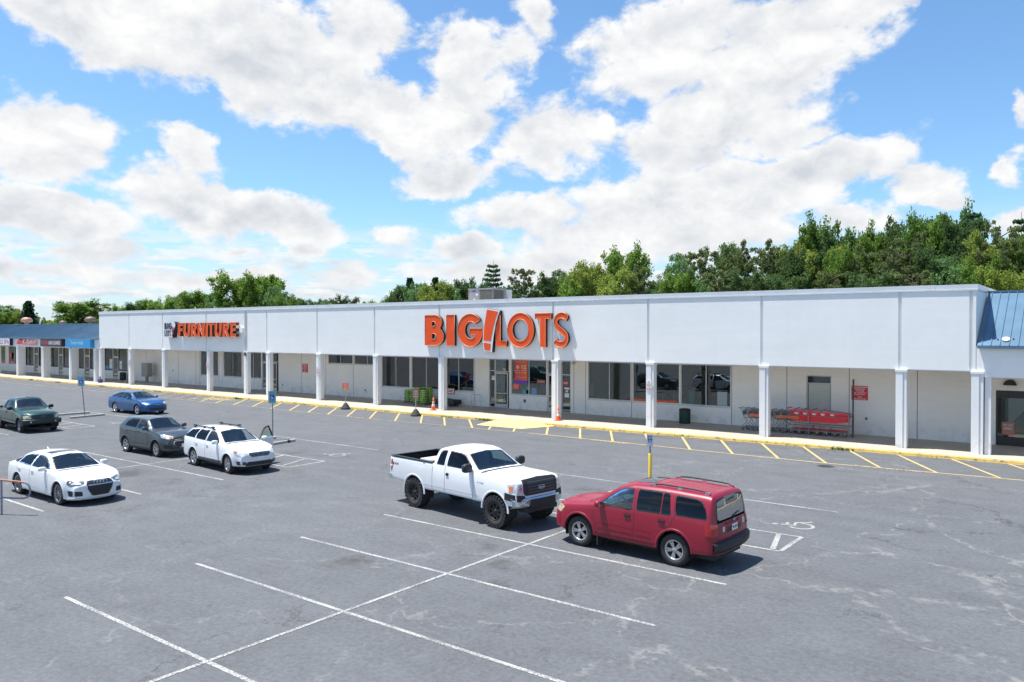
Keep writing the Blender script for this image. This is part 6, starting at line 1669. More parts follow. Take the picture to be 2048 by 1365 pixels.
# ---------------- red SUV (seen from its rear left)
def build_red_suv():
    F0, R0, W = 3.62, -1.06, 1.96
    D = dict(F=F0, Rr=R0, wb=2.70, W=W, tyre=.385, arch=.45, archz=.395,
        top=[(R0, 1.02), (-1.03, 1.13), (-.99, 1.42), (-.94, 1.66), (-.88, 1.745), (-.5, 1.775), (.4, 1.80), (1.2, 1.775), (1.55, 1.70), (2.42, 1.20), (2.58, 1.16), (3.1, 1.125), (3.42, 1.07), (3.56, 1.0), (F0, .90)],
        belt=[(R0, 1.0), (-1.0, 1.13), (0, 1.16), (2.2, 1.12), (2.9, 1.05), (3.4, .97), (F0, .84)],
        yb=[(R0, .90), (-.9, .94), (0, .955), (2.2, .95), (3.2, .93), (F0, .86)],
        ye=[(R0, .86), (-1.0, .79), (-.85, .745), (0, .745), (1.4, .735), (1.7, .745), (2.45, .83), (3.2, .78), (F0, .74)],
        crown=[(R0, .02), (-.9, .05), (0, .06), (1.4, .06), (2.4, .03), (3.0, .05), (F0, .03)],
        ym=[(R0, .955), (-.6, .98), (2.6, .98), (3.3, .965), (F0, .93)],
        bot=[(R0, .40), (-.5, .36), (.4, .33), (2.3, .33), (3.2, .34), (F0, .38)],
        nose=lambda x: 1-.10*smooth((x-3.2)/.42)**2-.05*smooth((-.85-x)/.28)**2,
        shift=lambda x, y, z: -.16*(abs(y)/.98)**2.4*smooth((x-3.0)/.5)+.10*(abs(y)/.98)**2.6*smooth((-.7-x)/.4)-.0*z)
    c = build_car('suv', (-8.02, 17.79), R(177), 'dark red SUV with roof rails, facing the white pickup', 'SUV', PRED, D)
    for sd in (-1, 1):
        d = (0, sd, 0)
        c.window('side_window', [(2.15, 0, 1.155), (2.05, 0, 1.24), (1.62, 0, 1.56), (1.42, 0, 1.65), (1.14, 0, 1.665), (1.13, 0, 1.155)], d, SIDEG, .05, .028)
        c.window('side_window', [(1.02, 0, 1.165), (1.03, 0, 1.67), (.36, 0, 1.675), (.36, 0, 1.175)], d, DARKG, .04, .028)
        c.window('side_window', [(.34, 0, 1.175), (.34, 0, 1.675), (.17, 0, 1.665), (.08, 0, 1.20), (.12, 0, 1.18)], d, DARKG, .03, .022)
        c.window('side_window', [(-.04, 0, 1.20), (.02, 0, 1.655), (-.55, 0, 1.63), (-.70, 0, 1.56), (-.84, 0, 1.27), (-.80, 0, 1.20)], d, DARKG, .06, .025)
    c.window('windshield', [(2.36, -.78, 1.22), (2.40, 0, 1.24), (2.36, .78, 1.22), (1.66, .66, 1.63), (1.62, 0, 1.67), (1.66, -.66, 1.63)], (.5, 0, .86), CLEARG, .06, .03)
    c.window('rear_window', [(-1.0, -.74, 1.17), (-1.0, .74, 1.17), (-.95, .69, 1.61), (-.94, .42, 1.66), (-.94, -.42, 1.66), (-.95, -.69, 1.61)], (-1, 0, .25), DARKG, .07, .03)
    c.finish(PRED)
    c.archlip(PRED, .045, .014)
    c.seams([[(2.28, 1.12), (2.25, .80), (2.14, .42)], [(1.08, 1.66), (1.08, .42)], [(.04, 1.62), (-.02, 1.18), (.10, .95), (.38, .72), (.42, .42)], [(.42, .41), (2.14, .41)]])
    TR = paint('red_trim_paint', (.25, .002, .021), 0., .4, .35)
    for sd in (-1, 1):
        b = MB()
        c.strip(b, [(.62, 0, .66), (1.04, 0, .665)], (0, sd, 0), .06, TR, .016); c.strip(b, [(1.12, 0, .665), (2.16, 0, .67)], (0, sd, 0), .06, TR, .016)
        c.part('side_moulding', b)
    b = MB()
    for sd in (-1, 1): c.strip(b, [(.45, 0, .40), (2.2, 0, .40)], (0, sd, 0), .10, BPLAS, .006)
    c.part('sill_trim', b)
    c.handles((.27+.05, 1.26+.0), 1.02, BPLAS, .085, mat('handle_cup_red', (.15, .005, .012), .4))
    c.mirror(2.02, 1.20, PRED, (.08, .12, .085), yoff=.08)
    # rear end
    gx = R0
    for sd in (-1, 1):
        l_ = MB(); c.panel(l_, [(gx+.03, sd*.80, .84), (gx+.03, sd*.79, 1.10), (gx+.18, sd*.955, 1.12), (gx+.26, sd*.97, 1.08), (gx+.24, sd*.975, .84)][::sd], (-.8, sd, 0), TLAMP, .014, .03, lip=.03); o = c.part('tail_light', l_)
        l_ = MB(); c.panel(l_, [(gx+.06, sd*.83, .87), (gx+.06, sd*.83, .93), (gx+.2, sd*.95, .93), (gx+.2, sd*.95, .87)][::sd], (-.8, sd, 0), TLAMP, .019, .01); c.part('indicator', l_, o)
    b = MB(); n = 16; vs = []; prof = [(0, .70), (-.10, .69), (-.13, .64), (-.12, .52), (-.07, .45), (0, .44)]; k = len(prof)
    for i in range(n+1):
        y = -.96+1.92*i/n; bx = gx+.02+.16*abs(y)**3.5
        vs += [(bx+p, y, z) for p, z in prof]
    b.add(vs, [(i*k+j, i*k+j+1, (i+1)*k+j+1, (i+1)*k+j) for i in range(n) for j in range(k-1)], BPLAS, True); c.part('rear_bumper', b)
    b = MB(); c.panel(b, [(gx, -.40, .86), (gx, .40, .86), (gx, .34, 1.04), (gx, -.34, 1.04)], (-1, 0, 0), mat('plate_recess_red', (.10, .004, .01), .5), .002, .03); c.strip(b, [(gx, -.36, 1.055), (gx, .36, 1.055)], (-1, 0, 0), .03, PRED, .03); c.part('tailgate_trim', b)
    c.plate(gx, .945, False, WHITES, 'PHL-4218')
    WS = mat('pale_sticker', (.62, .62, .58), .5); b = MB(); c.panel(b, [(gx, .56, .90), (gx, .47, .90), (gx, .47, 1.02), (gx, .56, 1.02)], (-1, 0, 0), WS, .004, .02); c.part('bumper_sticker', b); b = MB(); c.panel(b, [(gx, -.62, .93), (gx, -.48, .93), (gx, -.48, 1.06), (gx, -.55, 1.08), (gx, -.62, 1.06)], (-1, 0, 0), WS, .004, .01); c.part('bumper_sticker', b)
    b = MB(); hp, _ = c.hit((gx, 0, 1.10), (-1, 0, 0)); P = [(hp.x-.02, y, 1.10+z) for y, z in ((-.045, .04), (-.03, -.04), (.03, -.04), (.045, .04))]; b.tube(P, .009, CHROME, 5); b.tube([(hp.x-.02, -.034, 1.10), (hp.x-.02, .034, 1.10)], .008, CHROME, 5); c.part('emblem', b)
    b = MB(); c.strip(b, [(-1.06, -.02, 1.20), (-1.04, -.36, 1.25)], (-1, 0, .25), .022, BPLAS, .02); hp, _ = c.hit((-1.06, 0, 1.18), (-1, 0, .2)); b.ellipsoid(hp, .035, .04, .03, BPLAS, 8, 6); c.part('rear_wiper', b)
    b = MB(); c.strip(b, [(gx+.02, -.76, 1.12), (gx+.02, -.76, .74), (gx+.02, .76, .74), (gx+.02, .76, 1.12)], (-1, 0, 0), .012, SEAM, .002); c.part('tailgate_seam', b)
    b = MB(); c.strip(b, [(-.84, -.66, 1.75), (-.84, .66, 1.75)], (0, 0, 1), .012, SEAM, .002)
    for y in (-.42, -.21, 0, .21, .42): c.strip(b, [(-.7, y, 1.7), (.62, y, 1.8)], (0, 0, 1), .02, mat('roof_groove_red', (.17, .006, .016), .4), .002)
    c.part('roof_seams', b)
    b = MB(); c.panel(b, [(1.34, -.42, 1.75), (1.34, .42, 1.75), (.82, .42, 1.8), (.82, -.42, 1.8)], (0, 0, 1), glass_mat('sunroof_glass', (.02, .022, .024)), .006, .05, lip=.01); c.part('sunroof', b)
    c.roof_rail(-.78, .78, .63, BPLAS, .055, .02, 2, CHROME)
    # front
    for sd in (-1, 1):
        l_ = MB(); c.panel(l_, [(F0-.1, sd*.56, .82), (F0-.1, sd*.58, .96), (F0-.3, sd*.90, .99), (F0-.45, sd*.95, .96), (F0-.30, sd*.94, .80)][::sd], (1, sd*.9, .2), HLAMPY, .008, .03, lip=.02); c.part('headlight', l_)
        b = MB(); b.box(2.12, 2.16, sd*.80, sd*.965, .13, .36, BPLAS); c.part('mud_flap', b, bevel=.005)
    b = MB(); c.panel(b, [(F0, -.50, .80), (F0, .50, .80), (F0, .52, .93), (F0, -.52, .93)], (1, 0, .1), BPLAS, .01, .03, lip=.02); c.strip(b, [(F0, -.5, .87), (F0, .5, .87)], (1, 0, .1), .04, CHROME, .02); c.part('grille', b)
    b = MB(); c.panel(b, [(F0, -.45, .46), (F0, .45, .46), (F0, .45, .58), (F0, -.45, .58)], (1, 0, 0), BPLAS, .006, .03); c.part('air_intake', b)
    c.plate(F0, .66, True)
    b = MB(); c.strip(b, [(2.46, -.80, 1.2), (2.48, 0, 1.2), (2.46, .80, 1.2)], (0, 0, 1), .07, BPLAS, .006); c.part('cowl', b)
    c.topseam([[(2.5, -.80, 1.2), (3.1, -.75, 1.1), (3.45, -.60, 1.0)], [(2.5, .80, 1.2), (3.1, .75, 1.1), (3.45, .60, 1.0)]])
    c.seats((1.45, .55, -.35), .80, SEATT, 2.12, 1.14)
    b = MB(); b.box(-.9, 3.2, -.7, .7, .24, .36, DARKW); b.tube([(0, -.8, .36), (0, .8, .36)], .05, DARKW, 8); b.tube([(2.7, -.8, .36), (2.7, .8, .36)], .05, DARKW, 8); c.part('underbody', b)
    c.wheels(.385, .25, .235, SILVER, 5, twin=True, steer=0)
build_red_suv()
def profile(F0, R0, W, H, xc, zc, xt, xr, xb, zd, zdr, zhf, zbf, zbr, yr, bot=.20, ze=.60, notch=True, nosez=.50):
    """generic curves for a two- or three-box car"""
    top = [(R0, zdr-.10), (R0+.05, zdr-.02)]
    if notch: top += [(R0+.14, zdr), (xb, zd), (xb+(xr-xb)*.5, (zd+H-.03)/2+.02), (xr, H-.035)]
    else: top += [(xb, zd), (xb+(xr-xb)*.5, (zd+H-.06)/2+.05), (xr, H-.07), (xr+.12, H-.035)]
    top += [((xr+xt)/2+.05, H), (xt+.02, H-.035), (xt+(xc-xt)*.5, (H-.03+zc)/2+.012), (xc, zc+.01), (xc+.10, zc-.015), ((xc+F0)/2, (zc+zhf)/2+.03), (F0-.22, zhf), (F0-.07, zhf-.07), (F0, zhf-.16)]
    belt = [(R0, zdr-.13), (xb, zbr), ((xr+xt)/2, (zbf+zbr)/2), (xc, zbf), ((xc+F0)/2, zbf-.08), (F0-.2, zhf-.10), (F0, zhf-.22)]
    yb = [(R0, W*.455), (xb, W*.47), ((xr+xt)/2, W*.478), (xc, W*.475), (F0-.5, W*.46), (F0, W*.42)]
    ye = [(R0, W*.41), (xb-.05 if notch else R0+.08, W*.40), (xr, yr-.02), ((xr+xt)/2, yr), (xt, yr-.01), (xt+(xc-xt)*.3, yr+.015), (xc+.05, W*.41), (F0-.4, W*.38), (F0, W*.34)]
    crown = [(R0, .02), (xb, .035), (xr, .06), (xt, .06), (xc, .035), ((xc+F0)/2, .06), (F0-.15, .05), (F0, .03)]
    ym = [(R0, W*.475), (R0+.5, W*.495), (0, W*.5), (xc+.5, W*.5), (F0-.45, W*.49), (F0, W*.45)]
    bt = [(R0, bot+.10), (R0+.5, bot+.05), (.4, bot), (xc-.2, bot), (F0-.4, bot), (F0, bot+.02)]
    return dict(top=top, belt=belt, yb=yb, ye=ye, crown=crown, ym=ym, bot=bt)
def ends(F0, R0, W, bow=.26, rbow=.18, rake=.0):
    h = W/2
    return dict(nose=lambda x: 1-.10*smooth((x-F0+.45)/.45)**2-.07*smooth((R0+.35-x)/.35)**2,
        shift=lambda x, y, z: -bow*(abs(y)/h)**2.5*smooth((x-F0+.75)/.7)+rbow*(abs(y)/h)**2.6*smooth((R0+.5-x)/.5)+rake*(.55-z)*smooth((x-F0+.35)/.3))
def common(c, P, zc, xc, W, F0, R0, lampm_=None):
    b = MB(); c.strip(b, [(xc+.03, -W*.40, zc), (xc+.06, 0, zc), (xc+.03, W*.40, zc)], (0, 0, 1), .06, BPLAS, .005); c.part('cowl', b)
    b = MB(); wb = c.sp['wb']; b.box(-.7, wb+.55, -W*.36, W*.36, .19, .30, DARKW); r = c.sp['tyre']
    for x in (0, wb): b.tube([(x, -W*.4, r), (x, W*.4, r)], .04, DARKW, 8)
    c.part('underbody', b)
    b = MB()
    for y in (.05, -.55): c.strip(b, [(xc-.02, y, zc+.04), (xc-.10, y+.42, zc+.07)], (.5, 0, .85), .02, BPLAS, .012)
    c.part('wiper', b)

# ---------------- white sedan with open four-ring grille
def build_white_sedan():
    F0, R0, W, wb = 3.83, -1.10, 1.87, 2.91
    D = dict(F=F0, Rr=R0, wb=wb, W=W, tyre=.362, arch=.395, archz=.36)
    D.update(profile(F0, R0, W, 1.455, 2.42, 1.02, 1.60, .10, -.62, 1.075, 1.04, .80, .99, 1.02, .58, .20)); D.update(ends(F0, R0, W, .30, .2))
    c = build_car('sedan', (-29.42, 11.86), R(1.0), 'white four-door sedan with large dark grille and sunroof, lower left', 'sedan', PWHITE, D)
    for sd in (-1, 1):
        d = (0, sd, 0)
        c.window('side_window', [(2.20, 0, 1.035), (2.02, 0, 1.13), (1.62, 0, 1.32), (1.30, 0, 1.375), (.98, 0, 1.385), (.99, 0, 1.045)], d, SIDEG, .04, .022, CHROME)
        c.window('side_window', [(.93, 0, 1.045), (.92, 0, 1.385), (.45, 0, 1.37), (.10, 0, 1.30), (-.02, 0, 1.06)], d, DARKG, .04, .022, CHROME)
        c.window('side_window', [(-.08, 0, 1.06), (.04, 0, 1.285), (-.10, 0, 1.245), (-.36, 0, 1.11), (-.38, 0, 1.075)], d, DARKG, .02, .018, CHROME)
    c.window('windshield', [(2.36, -.70, 1.05), (2.42, 0, 1.06), (2.36, .70, 1.05), (1.70, .55, 1.37), (1.66, 0, 1.40), (1.70, -.55, 1.37)], (.45, 0, .9), CLEARG, .06, .025)
    c.window('rear_window', [(-.52, -.62, 1.11), (-.56, 0, 1.11), (-.52, .62, 1.11), (-.02, .52, 1.36), (.0, 0, 1.38), (-.02, -.52, 1.36)], (-.4, 0, .9), DARKG, .06, .025)
    c.finish(PWHITE)
    c.archlip(PWHITE, .02, .008)
    c.seams([[(2.28, 1.0), (2.26, .6), (2.12, .26)], [(.955, 1.04), (.955, .26)], [(-.06, 1.04), (-.02, .85), (.22, .64), (.36, .40), (.42, .26)], [(.42, .255), (2.12, .255)]], .009)
    b = MB()
    for sd in (-1, 1): c.strip(b, [(.5, 0, .50), (2.35, 0, .44)], (0, sd, 0), .035, PWHITE, .012)
    c.part('side_crease', b)
    c.handles((1.14, .16), .90, PWHITE, .085, SEAM if False else None)
    c.mirror(2.02, 1.06, PWHITE, (.075, .12, .07), yoff=.08)
    gx = F0
    GM = mat('grille_mesh_dark', (.02, .02, .022), .4, .3)
    g_ = MB(); P = [(-.26, .28), (.26, .28), (.40, .52), (.42, .66), (.36, .78), (-.36, .78), (-.42, .66), (-.40, .52)]
    c.panel(g_, [(gx, y, z) for y, z in P], (1, 0, .12), CHROME, .012, .05, lip=.02); c.panel(g_, [(gx, y*.95, .53+(z-.53)*.93) for y, z in P], (1, 0, .12), GM, .017, .05)
    go = c.part('grille', g_); s_ = MB()
    for i in range(9): z = .34+i*.048; w_ = .30+.12*smooth((z-.28)/.3)-.02; c.strip(s_, [(gx, -w_, z), (gx, w_, z)], (1, 0, .12), .010, GPLAS, .024)
    c.part('slat', s_, go)
    s_ = MB()
    for i in range(4):
        y = (i-1.5)*.095; h, nn = c.hit((gx, y, .70), (1, 0, .12)); s_.tube([h+nn*.03+Vector((0, .062*cos(a), .062*sin(a))) for a in [2*pi*k/22 for k in range(22)]], .010, CHROME, 6, True)
    c.part('emblem', s_, go)
    for sd in (-1, 1):
        l_ = MB(); P = [(gx-.1, sd*.46, .70), (gx-.1, sd*.47, .765), (gx-.25, sd*.76, .80), (gx-.42, sd*.86, .80), (gx-.40, sd*.88, .70), (gx-.28, sd*.80, .63), (gx-.12, sd*.60, .65)]
        c.panel(l_, P[::sd], (1, sd*.75, .15), LAMPD, .006, .02, lip=.015); o = c.part('headlight', l_)
        l_ = MB()
        q = [(gx-.12, sd*.55, .675), (gx-.12, sd*.55, .72), (gx-.25, sd*.78, .745), (gx-.3, sd*.8, .68)]; c.panel(l_, q[::sd], (1, sd*.75, .15), HLAMP, .010, .01)
        c.part('lamp_glass', l_, o)
        a_ = MB(); P = [(gx-.1, sd*.50, .32), (gx-.1, sd*.52, .46), (gx-.35, sd*.86, .50), (gx-.3, sd*.84, .32)]; c.panel(a_, P[::sd], (1, sd*.5, 0), BPLAS, .004, .03)
        for z in (.36, .41): c.strip(a_, [(gx-.1, sd*.52, z), (gx-.28, sd*.83, z+.02)], (1, sd*.5, 0), .012, GPLAS, .010)
        c.part('air_intake', a_)
        b = MB(); c.panel(b, [(R0, sd*.50, .74), (R0, sd*.50, .88), (R0+.1, sd*.86, .90), (R0+.2, sd*.88, .86), (R0+.15, sd*.88, .74)][::sd], (-1, sd*.5, 0), TLAMP, .005, .02); c.part('tail_light', b)
    b = MB(); c.strip(b, [(gx-.32, -.84, .25), (gx-.08, -.5, .235), (gx, 0, .235), (gx-.08, .5, .235), (gx-.32, .84, .25)], (1, 0, 0), .035, PWHITE, .03); c.strip(b, [(gx-.02, -.40, .285), (gx-.02, .40, .285)], (1, 0, 0), .014, CHROME, .01); c.part('front_lip', b)
    b = MB(); c.panel(b, [(1.36, -.40, 1.45), (1.36, .40, 1.45), (.95, .40, 1.46), (.95, -.40, 1.46)], (0, 0, 1), glass_mat('sedan_sunroof', (.01, .02, .04)), .005, .05); c.part('sunroof', b)
    b = MB(); b.tube([(.22, 0, 1.42), (.10, 0, 1.50)], .02, PWHITE, 6, rs=[.03, .008]); c.part('antenna', b)
    c.plate(R0, .8, False)
    c.topseam([[(2.5, -.70, 1.0), (3.1, -.66, .95), (3.6, -.45, .82)], [(2.5, .70, 1.0), (3.1, .66, .95), (3.6, .45, .82)]], .009)
    common(c, None, 1.01, 2.42, W, F0, R0)
    c.seats((1.25, .35), .60, SEATD, 2.1, 1.0)
    c.wheels(.362, .24, .262, mat('machined_alloy', (.30, .30, .32), .3, .8), 10, steer=R(-3))
build_white_sedan()

# ---------------- white estate wagon with its far front door open
def build_wagon():
    F0, R0, W, wb = 3.66, -1.10, 1.82, 2.74
    D = dict(F=F0, Rr=R0, wb=wb, W=W, tyre=.365, arch=.415, archz=.37)
    D.update(profile(F0, R0, W, 1.60, 2.32, 1.12, 1.52, -.62, -1.0, 1.14, 1.05, .93, 1.07, 1.14, .60, .30, notch=False)); D.update(ends(F0, R0, W, .24, .16))
    c = build_car('station_wagon', (-29.78, 18.50), R(-4.3), 'white estate wagon with black roof rails and its far front door standing open', 'station wagon', PWHITE, D)
    for sd in (-1, 1):
        d = (0, sd, 0)
        if sd == -1: c.window('side_window', [(2.08, 0, 1.115), (1.95, 0, 1.20), (1.56, 0, 1.44), (1.30, 0, 1.50), (1.05, 0, 1.515), (1.06, 0, 1.12)], d, SIDEG, .04, .025)
        c.window('side_window', [(.98, 0, 1.125), (.97, 0, 1.515), (.26, 0, 1.505), (.14, 0, 1.30), (.20, 0, 1.14)], d, DARKG, .04, .025)
        c.window('side_window', [(.12, 0, 1.15), (.08, 0, 1.25), (.18, 0, 1.50), (-.45, 0, 1.455), (-.80, 0, 1.20), (-.72, 0, 1.165)], d, DARKG, .05, .022)
    c.window('windshield', [(2.26, -.70, 1.15), (2.32, 0, 1.16), (2.26, .70, 1.15), (1.62, .57, 1.51), (1.58, 0, 1.54), (1.62, -.57, 1.51)], (.5, 0, .87), CLEARG, .06, .025)
    c.window('rear_window', [(-.99, -.62, 1.17), (-.99, .62, 1.17), (-.78, .55, 1.46), (-.78, -.55, 1.46)], (-.9, 0, .4), DARKG, .06, .025)
    # doorway on the far side: cut out of the shell
    dd, r_, u = c.frame((0, 1, 0)); dp = [(2.12, 1.06), (1.92, 1.20), (1.52, 1.46), (1.06, 1.50), (1.06, .50), (1.20, .42), (2.10, .42)]
    c.holes.append((dd, r_, u, [(Vector((x, 0, z)).dot(r_), z) for x, z in dp]))
    GCL = mat('wagon_grey_cladding', (.075, .078, .08), .6)
    c.finish(PWHITE, GCL, lambda x: .44 if .35 < x < 2.4 else .40 if x < -.4 else .33)
    c.archlip(PWHITE, .025, .012)
    c.seams([[(2.18, 1.05), (2.14, .62), (2.08, .45)], [(1.02, 1.50), (1.02, .45)], [(.16, 1.12), (.14, .95), (.34, .66), (.42, .45)]], .010)
    c.handles((1.18, .30), .97, PWHITE, .08)
    c.mirror(1.93, 1.15, PWHITE, (.075, .12, .08), yoff=.08, sides=(-1,))
    gx = F0
    g_ = MB(); P = [(-.36, .665), (.36, .665), (.46, .76), (.44, .845), (-.44, .845), (-.46, .76)]
    c.panel(g_, [(gx, y, z) for y, z in P], (1, 0, .15), CHROME, .012, .04, lip=.02); c.panel(g_, [(gx, y*.95, .755+(z-.755)*.84) for y, z in P], (1, 0, .15), BPLAS, .016, .04)
    go = c.part('grille', g_); s_ = MB()
    for z in (.70, .735, .775, .81): c.strip(s_, [(gx, -.40, z), (gx, .40, z)], (1, 0, .15), .012, mat('grille_blue_grey', (.28, .32, .38), .25, .7), .024)
    c.part('slat', s_, go); s_ = MB(); c.panel(s_, [(gx, .085*cos(a), .785+.04*sin(a)) for a in [2*pi*i/18 for i in range(18)]], (1, 0, .15), CHROME, .032, lip=.01); c.panel(s_, [(gx, .072*cos(a), .785+.03*sin(a)) for a in [2*pi*i/18 for i in range(18)]], (1, 0, .15), mat('emblem_navy', (.01, .02, .12), .25), .035); c.part('emblem', s_, go)
    for sd in (-1, 1):
        l_ = MB(); P = [(gx-.1, sd*.47, .70), (gx-.12, sd*.47, .83), (gx-.30, sd*.74, .915), (gx-.50, sd*.87, .92), (gx-.42, sd*.87, .80), (gx-.20, sd*.72, .70)]
        c.panel(l_, P[::sd], (1, sd*.8, .2), HLAMP, .008, .02, lip=.015); o = c.part('headlight', l_)
        l_ = MB(); q = [(gx-.34, sd*.80, .84), (gx-.36, sd*.82, .90), (gx-.48, sd*.87, .91), (gx-.44, sd*.87, .84)]; c.panel(l_, q[::sd], (1, sd*1.2, .2), AMBER, .013, .01); c.part('indicator', l_, o)
        a_ = MB(); P = [(gx-.1, sd*.50, .38), (gx-.1, sd*.54, .50), (gx-.32, sd*.84, .53), (gx-.28, sd*.82, .38)]; c.panel(a_, P[::sd], (1, sd*.5, 0), GPLAS, .004, .02); h, nn = c.hit((gx-.2, sd*.68, .45), (1, sd*.5, 0)); a_.ellipsoid(h, .03, .055, .055, HLAMP, 12, 6); c.part('fog_lamp', a_)
        b = MB(); c.panel(b, [(R0+.02, sd*.62, .96), (R0+.02, sd*.62, 1.12), (R0+.2, sd*.86, 1.14), (R0+.3, sd*.88, 1.02), (R0+.2, sd*.88, .94)][::sd], (-1, sd*1.1, 0), TLAMP, .006, .02); c.part('tail_light', b)
    b = MB(); c.panel(b, [(gx, -.60, .34), (gx, .60, .34), (gx, .50, .50), (gx, -.50, .50)], (1, 0, 0), BPLAS, .005, .04); c.strip(b, [(gx-.25, -.80, .30), (gx-.05, -.4, .29), (gx, 0, .29), (gx-.05, .4, .29), (gx-.25, .80, .30)], (1, 0, 0), .06, BPLAS, .02); c.part('lower_grille', b)
    c.plate(gx, .60, True); c.plate(R0, .85, False)
    c.roof_rail(-.55, 1.25, .56, BPLAS, .05, .026, 2)
    b = MB()
    for sd in (-1, 1): b.box(-.52, -.30, sd*.54, sd*.60, 1.585, 1.64, BPLAS); b.box(.98, 1.20, sd*.54, sd*.60, 1.61, 1.66, BPLAS)
    c.part('rail_foot', b, bevel=.01)
    c.topseam([[(2.42, -.66, 1.1), (3.0, -.62, 1.05), (3.4, -.45, .95)], [(2.42, .66, 1.1), (3.0, .62, 1.05), (3.4, .45, .95)]], .009)
    common(c, None, 1.11, 2.32, W, F0, R0)
    c.seats((1.25, .35), .72, SEATG, 2.02, 1.08)
    # the open door, hinged at its front edge
    dr = empty('door', (2.10, W*.475, 0), parent=c.root); dr.rotation_euler = (0, 0, R(-62))
    m_ = MB(); sh = [(0, .38), (0, 1.06), (-1.06, 1.10), (-1.06, .44), (-.92, .38)]
    m_.prism([(x, z) for x, z in sh], 'y', -.07, .03, PWHITE); m_.build('door_panel', dr, bevel=.02)
    m_ = MB(); m_.prism([(x*.94-.03, .44+(z-.38)*.92) for x, z in sh], 'y', -.075, -.10, mat('door_card', (.10, .10, .10), .8)); m_.build('door_card', dr, bevel=.01)
    m_ = MB(); fr = [(-.02, -.01, 1.08), (-.20, -.05, 1.20), (-.48, -.12, 1.40), (-.70, -.16, 1.49), (-1.02, -.18, 1.52), (-1.06, -.10, 1.30), (-1.06, -.01, 1.10)]
    m_.tube(fr, .034, BPLAS, 8); m_.build('window_frame', dr)
    m_ = MB(); m_.add([(-.04, -.012, 1.08), (-.20, -.052, 1.20), (-.48, -.122, 1.40), (-.70, -.162, 1.49), (-1.02, -.182, 1.52), (-1.055, -.10, 1.30), (-1.055, -.012, 1.10)], [tuple(range(7))], glassm('door_glass_green', (.45, .68, .58), 0, .15)); m_.build('door_glass', dr)
    m_ = MB(); m_.ellipsoid((-.18, .14, 1.14), .075, .12, .08, PWHITE, 14, 8, .62); m_.tube([(-.18, .02, 1.10), (-.18, .1, 1.12)], .03, BPLAS, 6); m_.build('side_mirror', dr)
    m_ = MB(); m_.tube([(-.90, .035, .97), (-.90, .06, .97), (-.74, .06, .97), (-.74, .035, .97)], .014, PWHITE, 6); m_.build('door_handle', dr)
    c.wheels(.365, .235, .24, SILVER, 6, twin=True, steer=R(-6))
build_wagon()

